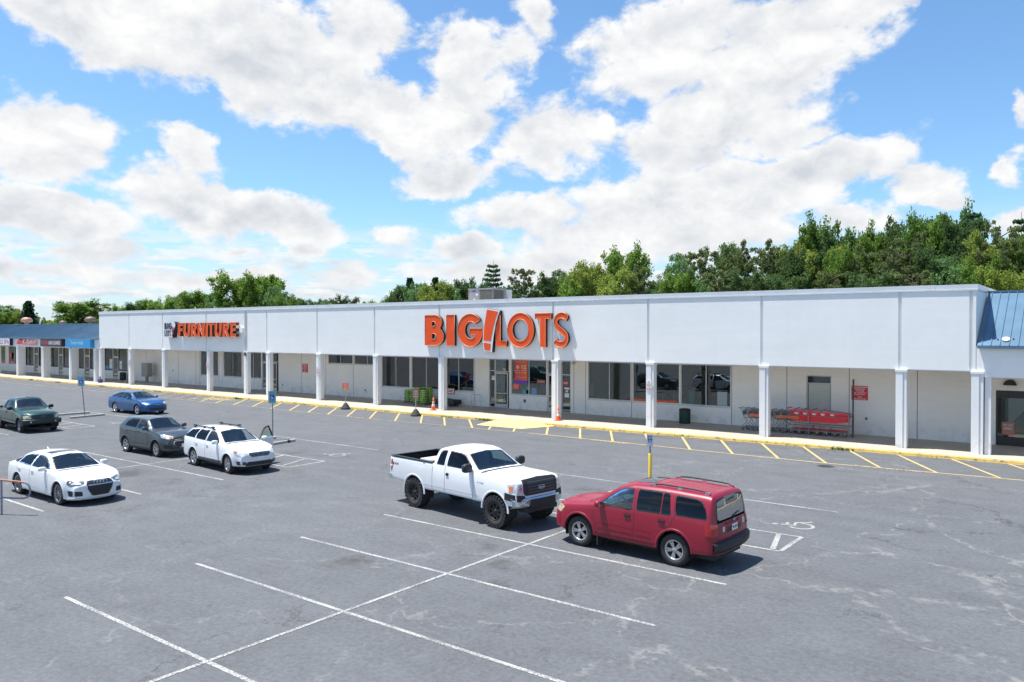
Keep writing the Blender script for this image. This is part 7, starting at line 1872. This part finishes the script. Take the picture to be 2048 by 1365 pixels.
# ---------------- dark grey crossover
def build_crossover():
    F0, R0, W, wb = 3.42, -.83, 1.78, 2.555
    D = dict(F=F0, Rr=R0, wb=wb, W=W, tyre=.355, arch=.405, archz=.365)
    D.update(profile(F0, R0, W, 1.63, 2.12, 1.16, 1.36, -.44, -.72, 1.20, 1.08, .98, 1.11, 1.20, .58, .27, notch=False)); D.update(ends(F0, R0, W, .24, .16))
    c = build_car('crossover', (-35.72, 18.62), R(1.0), 'dark grey compact crossover parked tight behind the white estate wagon', 'crossover', PGREY, D)
    for sd in (-1, 1):
        d = (0, sd, 0)
        c.window('side_window', [(1.92, 0, 1.16), (1.78, 0, 1.26), (1.42, 0, 1.48), (1.20, 0, 1.535), (.96, 0, 1.545), (.97, 0, 1.165)], d, SIDEG, .04, .025)
        c.window('side_window', [(.89, 0, 1.17), (.88, 0, 1.545), (.22, 0, 1.53), (-.02, 0, 1.44), (-.10, 0, 1.24), (.04, 0, 1.20)], d, DARKG, .05, .025)
    c.window('windshield', [(2.06, -.68, 1.19), (2.12, 0, 1.20), (2.06, .68, 1.19), (1.44, .55, 1.54), (1.40, 0, 1.57), (1.44, -.55, 1.54)], (.5, 0, .87), CLEARG, .06, .025)
    c.window('rear_window', [(-.70, -.58, 1.22), (-.70, .58, 1.22), (-.54, .50, 1.48), (-.54, -.50, 1.48)], (-.9, 0, .4), DARKG, .06, .025)
    c.finish(PGREY, GPLAS, lambda x: .36)
    c.archlip(PGREY, .03, .014)
    c.seams([[(2.0, 1.10), (1.96, .65), (1.86, .38)], [(.925, 1.16), (.925, .38)], [(-.02, 1.18), (.0, .95), (.24, .66), (.34, .38)]], .009)
    b = MB(); CRM = mat('dark_crease', (.045, .05, .056), .4, .4)
    for sd in (-1, 1): c.strip(b, [(.2, 0, 1.03), (1.2, 0, 1.0), (2.3, 0, .94)], (0, sd, 0), .02, CRM, .004); c.strip(b, [(.5, 0, .52), (1.9, 0, .50)], (0, sd, 0), .03, CRM, .006)
    c.part('side_crease', b)
    c.handles((1.08, .12), 1.02, PGREY, .08)
    c.mirror(1.78, 1.21, PGREY, (.075, .12, .085), yoff=.08)
    gx = F0
    g_ = MB(); c.panel(g_, [(gx, -.42, .80), (gx, .42, .80), (gx, .46, .88), (gx, -.46, .88)], (1, 0, .2), BPLAS, .008, .02, lip=.01); c.strip(g_, [(gx, -.45, .80), (gx, .45, .80)], (1, 0, .2), .014, CHROME, .018); go = c.part('grille', g_)
    s_ = MB(); c.panel(s_, [(gx, y, z) for y, z in ((-.085, .835), (-.03, .835), (-.03, .855), (.03, .855), (.03, .835), (.085, .835), (.085, .865), (.03, .865), (.03, .885), (-.03, .885), (-.03, .865), (-.085, .865))], (1, 0, .2), mat('emblem_gold', (.55, .40, .12), .3, .6), .022); c.part('emblem', s_, go)
    g_ = MB(); P = [(-.30, .44), (.30, .44), (.50, .58), (.46, .74), (-.46, .74), (-.50, .58)]; c.panel(g_, [(gx, y, z) for y, z in P], (1, 0, 0), CHROME, .006, .04); c.panel(g_, [(gx, y*.94, .60+(z-.60)*.88) for y, z in P], (1, 0, 0), BPLAS, .010, .04)
    for z in (.50, .56, .62, .68): c.strip(g_, [(gx, -.42, z), (gx, .42, z)], (1, 0, 0), .010, GPLAS, .015)
    c.part('lower_grille', g_)
    for sd in (-1, 1):
        l_ = MB(); P = [(gx-.1, sd*.48, .83), (gx-.12, sd*.49, .93), (gx-.30, sd*.72, 1.00), (gx-.52, sd*.85, 1.01), (gx-.44, sd*.85, .88), (gx-.2, sd*.70, .82)]
        c.panel(l_, P[::sd], (1, sd*.8, .2), HLAMP, .008, .02, lip=.015); o = c.part('headlight', l_)
        l_ = MB(); q = [(gx-.12, sd*.52, .84), (gx-.12, sd*.54, .92), (gx-.18, sd*.62, .93), (gx-.18, sd*.62, .84)]; c.panel(l_, q[::sd], (1, sd*.6, .2), AMBER, .013, .01); c.part('indicator', l_, o)
        a_ = MB(); P = [(gx-.1, sd*.54, .40), (gx-.1, sd*.58, .56), (gx-.32, sd*.80, .58), (gx-.28, sd*.80, .42)]; c.panel(a_, P[::sd], (1, sd*.6, 0), BPLAS, .004, .02); c.part('fog_recess', a_)
        b = MB(); c.panel(b, [(R0+.02, sd*.60, .98), (R0+.02, sd*.60, 1.14), (R0+.2, sd*.82, 1.18), (R0+.28, sd*.85, 1.10), (R0+.2, sd*.86, .96)][::sd], (-1, sd*1.1, 0), TLAMP, .006, .02); c.part('tail_light', b)
    c.plate(gx, .52, True); c.plate(R0, .85, False)
    c.topseam([[(2.22, -.64, 1.15), (2.8, -.60, 1.1), (3.2, -.45, 1.0)], [(2.22, .64, 1.15), (2.8, .60, 1.1), (3.2, .45, 1.0)]], .009)
    common(c, None, 1.15, 2.12, W, F0, R0)
    c.seats((1.15, .3), .78, SEATD, 1.85, 1.12)
    c.wheels(.355, .225, .23, SILVER, 5, twin=True, steer=R(-4))
build_crossover()

# ---------------- blue sedan
def build_blue_sedan():
    F0, R0, W, wb = 3.69, -1.19, 1.87, 2.74
    D = dict(F=F0, Rr=R0, wb=wb, W=W, tyre=.355, arch=.39, archz=.355)
    D.update(profile(F0, R0, W, 1.475, 2.34, 1.03, 1.38, -.10, -.85, 1.10, 1.07, .82, 1.0, 1.04, .56, .22)); D.update(ends(F0, R0, W, .32, .22))
    c = build_car('sedan', (-53.7, 26.9), R(2.0), 'bright blue four-door sedan alone in the driving lane, upper left', 'sedan', PBLUE, D)
    for sd in (-1, 1):
        d = (0, sd, 0)
        c.window('side_window', [(2.08, 0, 1.05), (1.88, 0, 1.15), (1.45, 0, 1.34), (1.15, 0, 1.385), (.86, 0, 1.39), (.87, 0, 1.06)], d, SIDEG, .04, .022)
        c.window('side_window', [(.80, 0, 1.06), (.79, 0, 1.39), (.30, 0, 1.37), (-.12, 0, 1.27), (-.50, 0, 1.12), (-.46, 0, 1.09)], d, SIDEG, .04, .022)
    c.window('windshield', [(2.28, -.70, 1.06), (2.34, 0, 1.07), (2.28, .70, 1.06), (1.48, .53, 1.39), (1.44, 0, 1.42), (1.48, -.53, 1.39)], (.4, 0, .92), CLEARG, .06, .025)
    c.window('rear_window', [(-.76, -.60, 1.13), (-.78, 0, 1.14), (-.76, .60, 1.13), (-.22, .48, 1.36), (-.20, 0, 1.39), (-.22, -.48, 1.36)], (-.35, 0, .94), DARKG, .06, .025)
    c.finish(PBLUE)
    c.archlip(PBLUE, .02, .008)
    c.seams([[(2.18, 1.0), (2.16, .6), (2.02, .28)], [(.84, 1.05), (.84, .28)], [(-.1, 1.05), (-.06, .85), (.2, .62), (.36, .28)], [(.36, .27), (2.02, .27)]], .009)
    c.handles((1.0, .06), .90, PBLUE, .08); c.mirror(1.86, 1.07, PBLUE, (.07, .11, .065), yoff=.08)
    gx = F0; g_ = MB(); c.panel(g_, [(gx, y, z) for y, z in ((-.44, .62), (.44, .62), (.52, .70), (-.52, .70))], (1, 0, .2), BPLAS, .006, .02); c.strip(g_, [(gx, -.50, .69), (gx, 0, .655), (gx, .50, .69)], (1, 0, .2), .022, CHROME, .016); c.part('grille', g_)
    b = MB(); c.panel(b, [(gx, y, z) for y, z in ((-.58, .33), (.58, .33), (.50, .47), (-.50, .47))], (1, 0, 0), BPLAS, .005, .04); c.part('lower_grille', b)
    for sd in (-1, 1):
        l_ = MB(); P = [(gx-.1, sd*.50, .69), (gx-.14, sd*.52, .76), (gx-.36, sd*.76, .84), (gx-.52, sd*.86, .85), (gx-.42, sd*.86, .76), (gx-.2, sd*.72, .68)]
        c.panel(l_, P[::sd], (1, sd*.8, .25), HLAMP, .006, .02, lip=.01); c.part('headlight', l_)
        b = MB(); c.panel(b, [(R0+.02, sd*.5, .86), (R0+.02, sd*.5, .98), (R0+.2, sd*.84, 1.0), (R0+.28, sd*.86, .94), (R0+.2, sd*.87, .84)][::sd], (-1, sd*1.1, 0), TLAMP, .006, .02); c.part('tail_light', b)
    c.topseam([[(2.44, -.68, 1.0), (3.0, -.62, .95), (3.4, -.45, .85)], [(2.44, .68, 1.0), (3.0, .62, .95), (3.4, .45, .85)]], .009)
    common(c, None, 1.02, 2.34, W, F0, R0); c.seats((1.2, .3), .60, SEATG, 2.0, 1.0); c.plate(R0, .7, False)
    c.wheels(.355, .23, .255, CHROME, 5, twin=True, steer=R(-3))
build_blue_sedan()

# ---------------- dark green pickup at the left edge
def build_green_pickup():
    F0, R0, W, wb = 4.12, -1.38, 1.91, 3.26
    D = dict(F=F0, Rr=R0, wb=wb, W=W, tyre=.375, arch=.445, archz=.40)
    D.update(dict(top=[(R0, 1.16), (.52, 1.18), (.58, 1.20), (.66, 1.62), (.74, 1.72), (1.2, 1.80), (1.6, 1.80), (1.80, 1.75), (2.52, 1.27), (2.66, 1.245), (3.3, 1.20), (3.8, 1.12), (4.0, 1.05), (F0, .94)],
        belt=[(R0, 1.12), (.6, 1.15), (2.4, 1.18), (3.0, 1.10), (3.8, 1.0), (F0, .86)], yb=[(R0, .92), (.6, .92), (2.4, .915), (3.8, .90), (F0, .84)],
        ye=[(R0, .90), (.52, .90), (.62, .76), (.75, .68), (1.8, .67), (2.5, .80), (3.2, .76), (F0, .70)], crown=[(R0, .01), (.5, .01), (.7, .05), (1.7, .06), (2.5, .03), (3.3, .05), (F0, .03)],
        ym=[(R0, .94), (.6, .955), (3.4, .955), (F0, .90)], bot=[(R0, .52), (.6, .45), (2.6, .43), (3.6, .45), (F0, .48)]))
    D.update(ends(F0, R0, W, .20, .05))
    c = build_car('pickup_truck', (-50.28, 18.72), R(-3.2), 'dark green pickup cut by the left picture edge, dark bumper and yellowed headlights', 'pickup truck', PGREEN, D)
    for sd in (-1, 1):
        d = (0, sd, 0)
        c.window('side_window', [(2.32, 0, 1.215), (2.20, 0, 1.30), (1.82, 0, 1.60), (1.6, 0, 1.66), (1.34, 0, 1.67), (1.34, 0, 1.215)], d, SIDEG, .04, .025)
        c.window('side_window', [(1.24, 0, 1.215), (1.24, 0, 1.67), (.92, 0, 1.64), (.80, 0, 1.26), (.84, 0, 1.215)], d, DARKG, .04, .025)
    c.window('windshield', [(2.44, -.76, 1.30), (2.48, 0, 1.31), (2.44, .76, 1.30), (1.90, .63, 1.68), (1.86, 0, 1.72), (1.90, -.63, 1.68)], (.55, 0, .83), CLEARG, .06, .03)
    c.window('rear_window', [(.68, -.6, 1.26), (.68, .6, 1.26), (.70, .56, 1.62), (.70, -.56, 1.62)], (-1, 0, .1), DARKG, .05, .03)
    c.finish(PGREEN, extra_del=lambda p: p.z > 1.10 and R0+.06 < p.x < .545 and abs(p.y) < .84)
    c.archlip(PGREEN, .04, .02)
    b = MB(); X0, X1 = R0+.05, .56; b.add([(X0, -.83, .80), (X1, -.83, .80), (X1, .83, .80), (X0, .83, .80), (X0, -.835, 1.165), (X1, -.835, 1.165), (X1, .835, 1.165), (X0, .835, 1.165)], [(0, 1, 2, 3), (0, 4, 5, 1), (1, 5, 6, 2), (2, 6, 7, 3), (3, 7, 4, 0)], BPLAS); c.part('cargo_bed', b)
    b = MB()
    for sd in (-1, 1): b.box(R0+.01, .54, sd*.82, sd*.925, 1.168, 1.195, BPLAS)
    c.part('bed_rail', b, bevel=.008)
    c.seams([[(.57, 1.14), (.57, .47)], [(1.29, 1.64), (1.29, .47)], [(2.38, 1.16), (2.42, .8), (2.34, .47)]], .011)
    for sd in (-1, 1): b = MB(); c.strip(b, [(.62, 0, .62), (2.72, 0, .60)], (0, sd, 0), .05, GPLAS, .012); c.part('side_moulding', b)
    c.handles((1.42,), 1.04, BPLAS, .07, BPLAS); c.mirror(2.2, 1.27, BPLAS, (.08, .13, .10), yoff=.10)
    gx = F0; g_ = MB(); c.panel(g_, [(gx, y, z) for y, z in ((-.50, .74), (.50, .74), (.54, .97), (-.54, .97))], (1, 0, .1), PGREEN, .02, .05, lip=.03); c.panel(g_, [(gx, y, z) for y, z in ((-.44, .77), (.44, .77), (.47, .945), (-.47, .945))], (1, 0, .1), BPLAS, .026, .05); go = c.part('grille', g_)
    s_ = MB()
    for z in (.80, .84, .88, .92): c.strip(s_, [(gx, -.44, z), (gx, .44, z)], (1, 0, .1), .014, GPLAS, .034)
    s_.tube([(gx+.02, .07*cos(a), .87+.045*sin(a)) for a in [2*pi*i/18 for i in range(18)]], .008, CHROME, 5, True); c.part('slat', s_, go)
    for sd in (-1, 1):
        l_ = MB(); P = [(gx-.05, sd*.57, .77), (gx-.06, sd*.58, .93), (gx-.18, sd*.82, .95), (gx-.32, sd*.90, .93), (gx-.30, sd*.90, .78)]
        c.panel(l_, P[::sd], (1, sd*.6, .1), HLAMPY, .01, .03, lip=.02); c.part('headlight', l_)
        l_ = MB(); c.panel(l_, [(R0, sd*.84, .80), (R0, sd*.84, 1.10), (R0+.08, sd*.93, 1.10), (R0+.08, sd*.93, .80)][::sd], (-1, sd, 0), TLAMP, .008); c.part('tail_light', l_)
    b = MB(); n = 16; vs = []; prof = [(-.10, .74), (.07, .73), (.10, .68), (.09, .54), (.02, .46), (-.10, .45)]; k = len(prof); DBM = mat('dark_green_bumper', (.012, .03, .03), .45)
    for i in range(n+1):
        y = -.95+1.9*i/n; bx = gx-.0-.24*abs(y)**2.6; vs += [(bx+p, y, z) for p, z in prof]
    b.add(vs, [(i*k+j, i*k+j+1, (i+1)*k+j+1, (i+1)*k+j) for i in range(n) for j in range(k-1)], DBM, True); bo = c.part('bumper', b)
    for sd in (-1, 1):
        l_ = MB(); l_.ellipsoid((gx+.02, sd*.60, .60), .025, .05, .05, HLAMP, 12, 6); c.part('fog_lamp', l_, bo)
    common(c, None, 1.26, 2.52, W, F0, R0); c.seats((1.6, .95), .88, SEATG, 2.25, 1.22)
    c.wheels(.375, .26, .22, mat('dull_steel_wheel', (.22, .22, .22), .45, .6), 5, steer=R(-4))
build_green_pickup()
TREES = [(-306.77,112,14.5,4.2,'L'),(-277.05,104,12.1,2.9,'Y'),(-249.75,96,14.3,2.5,'C'),(-279.79,100,11.6,2.5,'B'),(-299.18,118,10.7,1.8,'L'),(-230.95,102,14.3,5.4,'B'),(-238.85,110,11.6,2.1,'B'),(-287.55,122,10.9,2.4,'L'),(-330.42,135,10.1,3.9,'Y'),(-233.44,120,14.6,3.0,'D'),(-211.59,112,14.3,2.8,'B'),(-195.93,108,14.2,3.4,'B'),(-206.15,118,15.5,2.8,'D'),(-186.58,112,15.9,4.1,'B'),(-169.3,106,13.5,1.9,'L'),(-158.04,104,18.6,4.3,'B'),(-150.35,106,18.0,4.0,'B'),(-164.44,112,17.3,3.6,'L'),(-139.8,102,14.8,2.5,'L'),(-133.9,100,12.8,1.4,'B'),(-141.98,108,12.7,1.4,'D'),(-150.99,118,12.3,1.2,'D'),(-149.35,122,13.1,1.0,'L'),(-128.66,110,12.8,1.6,'D'),(-274.69,135,14.5,3.8,'B'),(-128.16,118,12.1,1.1,'B'),(-118.66,112,12.2,1.4,'B'),(-105.48,104,13.8,1.5,'D'),(-106.83,108,15.7,1.4,'C'),(-96.95,100,13.9,1.4,'L'),(-107.23,112,14.6,1.0,'C'),(-102.17,110,15.7,1.1,'C'),(-90.8,98,13.6,2.2,'Y'),(-92.99,104,13.1,1.8,'L'),(-93.89,108,14.0,1.8,'L'),(-87.78,104,14.5,1.6,'D'),(-80.14,100,16.3,2.3,'K'),(-75.81,98,12.5,1.1,'L'),(-72.57,98,15.1,2.0,'P'),(-76.73,106,13.1,1.7,'L'),(-70.62,102,14.3,1.3,'D'),(-70.73,106,15.3,1.6,'L'),(-62.91,98,13.0,1.2,'B'),(-62.16,100,15.8,2.7,'Y'),(-61.51,104,15.3,1.7,'B'),(-57.88,104,17.9,2.9,'B'),(-52.56,98,14.8,1.8,'P'),(-55.18,97,13.8,1.7,'Y'),(-53.06,104,12.6,1.3,'L'),(-53.28,108,13.3,1.4,'B'),(-51.01,108,16.9,1.8,'L'),(-45.77,98,13.3,1.6,'B'),(-43.87,100,16.3,2.0,'P'),(-40.67,96,12.2,1.4,'L'),(-45.51,112,18.4,1.3,'L'),(-41.98,106,16.9,2.4,'P'),(-38.81,102,17.3,1.9,'P'),(-34.96,100,16.9,2.2,'P'),(-35.74,96,12.9,1.9,'D'),(-36.02,108,15.3,1.8,'P'),(-34.54,108,18.1,1.6,'Y'),(-30.24,98,15.2,1.7,'D'),(-31.63,110,20.7,2.6,'B'),(-28.44,100,15.6,2.0,'Y'),(-27.62,104,17.8,1.3,'D'),(-25.0,98,15.2,1.5,'B'),(-24.82,108,19.1,2.2,'B'),(-22.78,98,15.3,1.6,'P'),(-23.88,112,18.2,1.7,'L'),(-19.17,96,14.7,1.6,'P'),(-20.72,108,19.6,1.6,'D'),(-18.39,100,16.8,1.7,'P'),(-17.09,104,19.0,1.9,'B'),(-14.84,97,14.5,1.6,'D'),(-15.21,108,20.4,2.1,'B'),(-13.36,102,18.2,1.7,'D'),(-12.71,106,19.3,1.6,'K'),(-13.58,95,13.2,1.4,'L'),(-10.01,98,15.8,1.6,'Y'),(-10.59,95,13.0,1.4,'B'),(-8.88,96,17.0,1.4,'P'),(-8.47,104,15.8,1.5,'L'),(-8.03,108,18.4,1.4,'K'),(-6.66,98,15.6,1.6,'B'),(-39.25,95,13.0,1.8,'P'),(-30.48,95,12.4,1.7,'D'),(-25.88,95,12.4,1.7,'P'),(-20.79,94,12.4,1.7,'D'),(-16.59,93,11.8,1.7,'P'),(-7.97,93,11.7,1.3,'Y'),(-5.04,100,16.7,2.1,'B'),(-2.59,104,17.5,2.1,'D')]
# ------------------------------------------------------------ trees behind the stores
def leaf_mat(name, col, col2, trans=.5):
    m = bpy.data.materials.new(name); m.use_nodes = True; nt = NT(m.node_tree); m.node_tree.nodes.clear()
    out = nt.new('ShaderNodeOutputMaterial'); tc = nt.new('ShaderNodeTexCoord').outputs['Object']
    rnd = nt.new('ShaderNodeObjectInfo').outputs['Random']; isl = nt.new('ShaderNodeNewGeometry').outputs['Random Per Island']
    n = nt.noise(tc, .45, 3, .6).outputs[0]
    f = nt.ramp(nt.math('ADD', n, nt.math('MULTIPLY_ADD', isl, .24, -.12)), .3, .7)
    c_ = nt.mix(f, c4(col), c4(col2))
    v = nt.math('MULTIPLY_ADD', rnd, .4, 1.15); sc = nt.new('ShaderNodeVectorMath', operation='SCALE'); nt.put(sc.inputs[0], c_); nt.put(sc.inputs['Scale'], v)
    df = nt.new('ShaderNodeBsdfDiffuse', {'Color': sc.outputs[0]}); tr = nt.new('ShaderNodeBsdfTranslucent', {'Color': sc.outputs[0]})
    mx = nt.new('ShaderNodeMixShader', {0: trans}); nt.l.new(df.outputs[0], mx.inputs[1]); nt.l.new(tr.outputs[0], mx.inputs[2])
    nt.l.new(mx.outputs[0], out.inputs[0]); MATS[name] = m; return m
BARK = mat('tree_bark', (.13, .10, .08), .9, var=.3, vscale=2)
LM = {'B': leaf_mat('oak_leaves', (.085, .155, .03), (.17, .26, .055)), 'Y': leaf_mat('yellow_green_leaves', (.15, .20, .04), (.25, .30, .07)), 'L': leaf_mat('light_cool_leaves', (.095, .18, .065), (.18, .28, .11)),
      'D': leaf_mat('deep_green_leaves', (.05, .095, .035), (.11, .165, .06)), 'C': leaf_mat('cedar_foliage', (.025, .06, .03), (.055, .105, .045)), 'K': leaf_mat('conifer_needles', (.05, .11, .055), (.09, .17, .08)),
      'P': leaf_mat('olive_pine_needles', (.09, .125, .045), (.165, .20, .08))}
def leaf_cloud(centers, nrs, per, size, flat, seed, droop=0.):
    g_ = np.random.default_rng(seed); C_ = np.repeat(np.array(centers), per, axis=0); Rr_ = np.repeat(np.array(nrs), per)
    n = len(C_); d = g_.normal(size=(n, 3)); d /= np.linalg.norm(d, axis=1)[:, None]; rad = Rr_*g_.uniform(.25, 1.05, n)
    P = C_+d*rad[:, None]*np.array([1, 1, flat])
    a = g_.normal(size=(n, 3)); a[:, 2] *= .6; a /= np.linalg.norm(a, axis=1)[:, None]; b_ = np.cross(a, g_.normal(size=(n, 3))); b_ /= np.linalg.norm(b_, axis=1)[:, None]+1e-9
    s1 = size*g_.uniform(.6, 1.3, n)[:, None]; s2 = s1*g_.uniform(.35, .75, n)[:, None]
    V = np.stack([P-a*s1, P-b_*s2, P+a*s1, P+b_*s2], axis=1).reshape(-1, 3)
    return V
def tree_proto(kind, seed):
    r_ = random.Random(seed); H = 15.; cs, rs = [], []; tb = MB()
    lean = (r_.uniform(-.4, .4), r_.uniform(-.4, .4))
    def tp(z): return Vector((lean[0]*z/H, lean[1]*z/H, z))
    if kind in 'BYLD':
        top = H*(.80 if kind != 'L' else .88); tb.tube([tp(0), tp(H*.3), tp(H*.55), tp(top)], 0, BARK, 8, rs=[.34, .26, .18, .04])
        nl = 30 if kind != 'L' else 24
        for i in range(nl):
            z0 = H*(.28+.55*(i/nl)); a = i*2.399+r_.uniform(-.5, .5); t = i/nl
            prof_ = (sin(pi*min(1, .22+.78*(1-t)))**.6)*(1.0 if kind != 'L' else .8)
            L = 4.1*prof_*r_.uniform(.72, 1.12); up = L*r_.uniform(.35, .75); b0 = tp(z0); b1 = b0+Vector((cos(a)*L, sin(a)*L, up)); bm_ = b0+(b1-b0)*.5+Vector((0, 0, -.15*L*.3))
            tb.tube([b0, bm_, b1], 0, BARK, 5, rs=[.10, .07, .02])
            for k in range(7 if kind != 'L' else 5):
                q = b0+(b1-b0)*r_.uniform(.55, 1.05)+Vector((r_.gauss(0, .55), r_.gauss(0, .55), r_.gauss(0, .45))); cs.append(tuple(q)); rs.append(r_.uniform(.6, 1.15)*(1 if kind != 'L' else .85))
        for k in range(16): cs.append(tuple(tp(top)+Vector((r_.gauss(0, 1.3), r_.gauss(0, 1.3), r_.uniform(-2.2, 1.1))))); rs.append(r_.uniform(.5, .95))
        V = leaf_cloud(cs, rs, 85, .20 if kind != 'L' else .18, .8, seed)
    elif kind in 'CK':
        tb.tube([tp(0), tp(H*.5), tp(H)], 0, BARK, 8, rs=[.3, .18, .03]); lv = 26 if kind == 'C' else 17
        for i in range(lv):
            t = i/lv; z0 = H*(.22+.76*t); n_ = 7 if kind == 'C' else 6
            for j in range(n_):
                a = 2*pi*j/n_+i*.9+r_.uniform(-.3, .3); L = (3.2 if kind == 'C' else 4.6)*(1-t)**(.62 if kind == 'C' else .5)*r_.uniform(.6, 1.15)+.25; dz = L*(.45 if kind == 'C' else .12)
                b0 = tp(z0); b1 = b0+Vector((cos(a)*L, sin(a)*L, dz)); tb.tube([b0, b1], 0, BARK, 4, rs=[.05, .015])
                for k in range(3): q = b0+(b1-b0)*(.35+.3*k+r_.uniform(-.1, .1)); cs.append(tuple(q)); rs.append(max(.26, L*.20)*r_.uniform(.8, 1.3))
        V = leaf_cloud(cs, rs, 34, .20, .5 if kind == 'K' else .9, seed)
    else:   # sparse pine, trunk and bare limbs showing
        tb.tube([tp(0), tp(H*.4), tp(H*.7), tp(H*.97)], 0, BARK, 8, rs=[.27, .22, .15, .04]); nl = 34
        for i in range(nl):
            t = i/nl; z0 = H*(.34+.62*t); a = i*2.399+r_.uniform(-.6, .6); L = 3.6*sin(pi*(.18+.74*(1-t)))**.7*r_.uniform(.6, 1.15); b0 = tp(z0); b1 = b0+Vector((cos(a)*L, sin(a)*L, L*r_.uniform(.05, .55)))
            tb.tube([b0, b0+(b1-b0)*.5+Vector((0, 0, .15)), b1], 0, BARK, 5, rs=[.07, .05, .02])
            for k in range(8):
                q = b0+(b1-b0)*r_.uniform(.35, 1.08)+Vector((r_.gauss(0, .35), r_.gauss(0, .35), r_.gauss(0, .25))); cs.append(tuple(q)); rs.append(r_.uniform(.32, .62))
        V = leaf_cloud(cs, rs, 40, .17, .6, seed)
    o = empty('tree', (0, 0, 0)); tb.build('trunk', o)
    n = len(V)//4; me = bpy.data.meshes.new('crown'); me.vertices.add(len(V)); me.vertices.foreach_set('co', V.astype(np.float32).ravel())
    me.loops.add(n*4); me.polygons.add(n); me.loops.foreach_set('vertex_index', np.arange(n*4, dtype=np.int32)); me.polygons.foreach_set('loop_start', np.arange(0, n*4, 4, dtype=np.int32)); me.polygons.foreach_set('loop_total', np.full(n, 4, dtype=np.int32))
    me.update(calc_edges=True); me.materials.append(LM[kind]); c_ = bpy.data.objects.new('crown', me); COL.objects.link(c_); c_.parent = o
    w = float(np.percentile(np.hypot(V[:, 0], V[:, 1]), 95)); h = float(np.percentile(V[:, 2], 99.7 if kind in 'BYLDP' else 99.8))
    return o, w, h
PROTO = {}
NAMES = {'B': ('oak_tree', 'full green broadleaf tree'), 'Y': ('maple_tree', 'yellow-green rounded tree'), 'L': ('young_tree', 'light feathery green tree'), 'D': ('dark_tree', 'deep green dense tree'), 'C': ('cedar_tree', 'dark narrow cedar'), 'K': ('conifer_tree', 'layered blue-green conifer'), 'P': ('pine_tree', 'sparse olive-brown pine')}
ZONES = [(-400, -225, 'above the far left roof'), (-225, -178, 'behind the roof vents'), (-178, -118, 'above the furniture letters'), (-118, -84, 'left of the rooftop unit'), (-84, -62, 'between rooftop unit and letter S'), (-62, -47, 'just right of the big letters'), (-47, -30, 'above the wide shop window'), (-30, -18, 'above the cart row'), (-18, 40, 'above the blue mansard end')]
counts = {}
TREES.sort(key=lambda t: t[0])
ORD = ['first', 'second', 'third', 'fourth', 'fifth', 'sixth', 'seventh', 'eighth', 'ninth', 'tenth', 'eleventh', 'twelfth', 'thirteenth', 'fourteenth']
first_used = set(); ntree = {}
for (X, Y, z, hw, k) in TREES:
    ntree[k] = ntree.get(k, 0)+1; vk = (k, ntree[k] % (2 if k in 'BPLYD' else 1))
    if vk not in PROTO: PROTO[vk] = tree_proto(k, 100+sum(map(ord, k))*3+vk[1]*17)
    o0, w, h = PROTO[vk]
    if vk in first_used: o = copy_tree(o0)
    else: o = o0; first_used.add(vk)
    o.name = NAMES[k][0]; sz = (z+.1)/h; sx = max(.62, min(1.55, hw/w*1.12))
    o.location = (X, Y, -.06); o.scale = (sx*rng.uniform(.94, 1.06), sx*rng.uniform(.94, 1.06), sz); o.rotation_euler = (0, 0, rng.uniform(0, 6.28))
    zone = next(zn[2] for zn in ZONES if zn[0] <= X < zn[1]); key = (k, zone); counts[key] = counts.get(key, 0)+1
    o['label'] = '%s %s, %s of its kind from left' % (NAMES[k][1], zone, ORD[counts[key]-1]); o['category'] = 'tree'; o['group'] = 'trees beyond the stores'
# low undergrowth closing the view under the crowns at right
def brush(x0, x1, y, h, n, seed, kind):
    g_ = random.Random(seed); cs = []; rs = []
    for i in range(n):
        cs.append((g_.uniform(x0, x1), y+g_.uniform(-2.5, 2.5), g_.uniform(.5, h)*(.75+.25*sin(i)))); rs.append(g_.uniform(.8, 1.6))
    V = leaf_cloud(cs, rs, 34, .30, .8, seed); n = len(V)//4
    me = bpy.data.meshes.new('undergrowth'); me.from_pydata([tuple(v) for v in V], [], [(4*i, 4*i+1, 4*i+2, 4*i+3) for i in range(n)]); me.materials.append(LM[kind])
    o = bpy.data.objects.new('undergrowth', me); COL.objects.link(o); tag(o, kind='stuff')
brush(-50, 14, 116, 10.5, 640, 5, 'D'); brush(-50, 12, 92, 7.8, 240, 6, 'L'); brush(-195, -140, 118, 10.2, 330, 8, 'B'); brush(-118, -50, 110, 9.0, 330, 9, 'L'); brush(-300, -200, 150, 7.2, 260, 12, 'L')
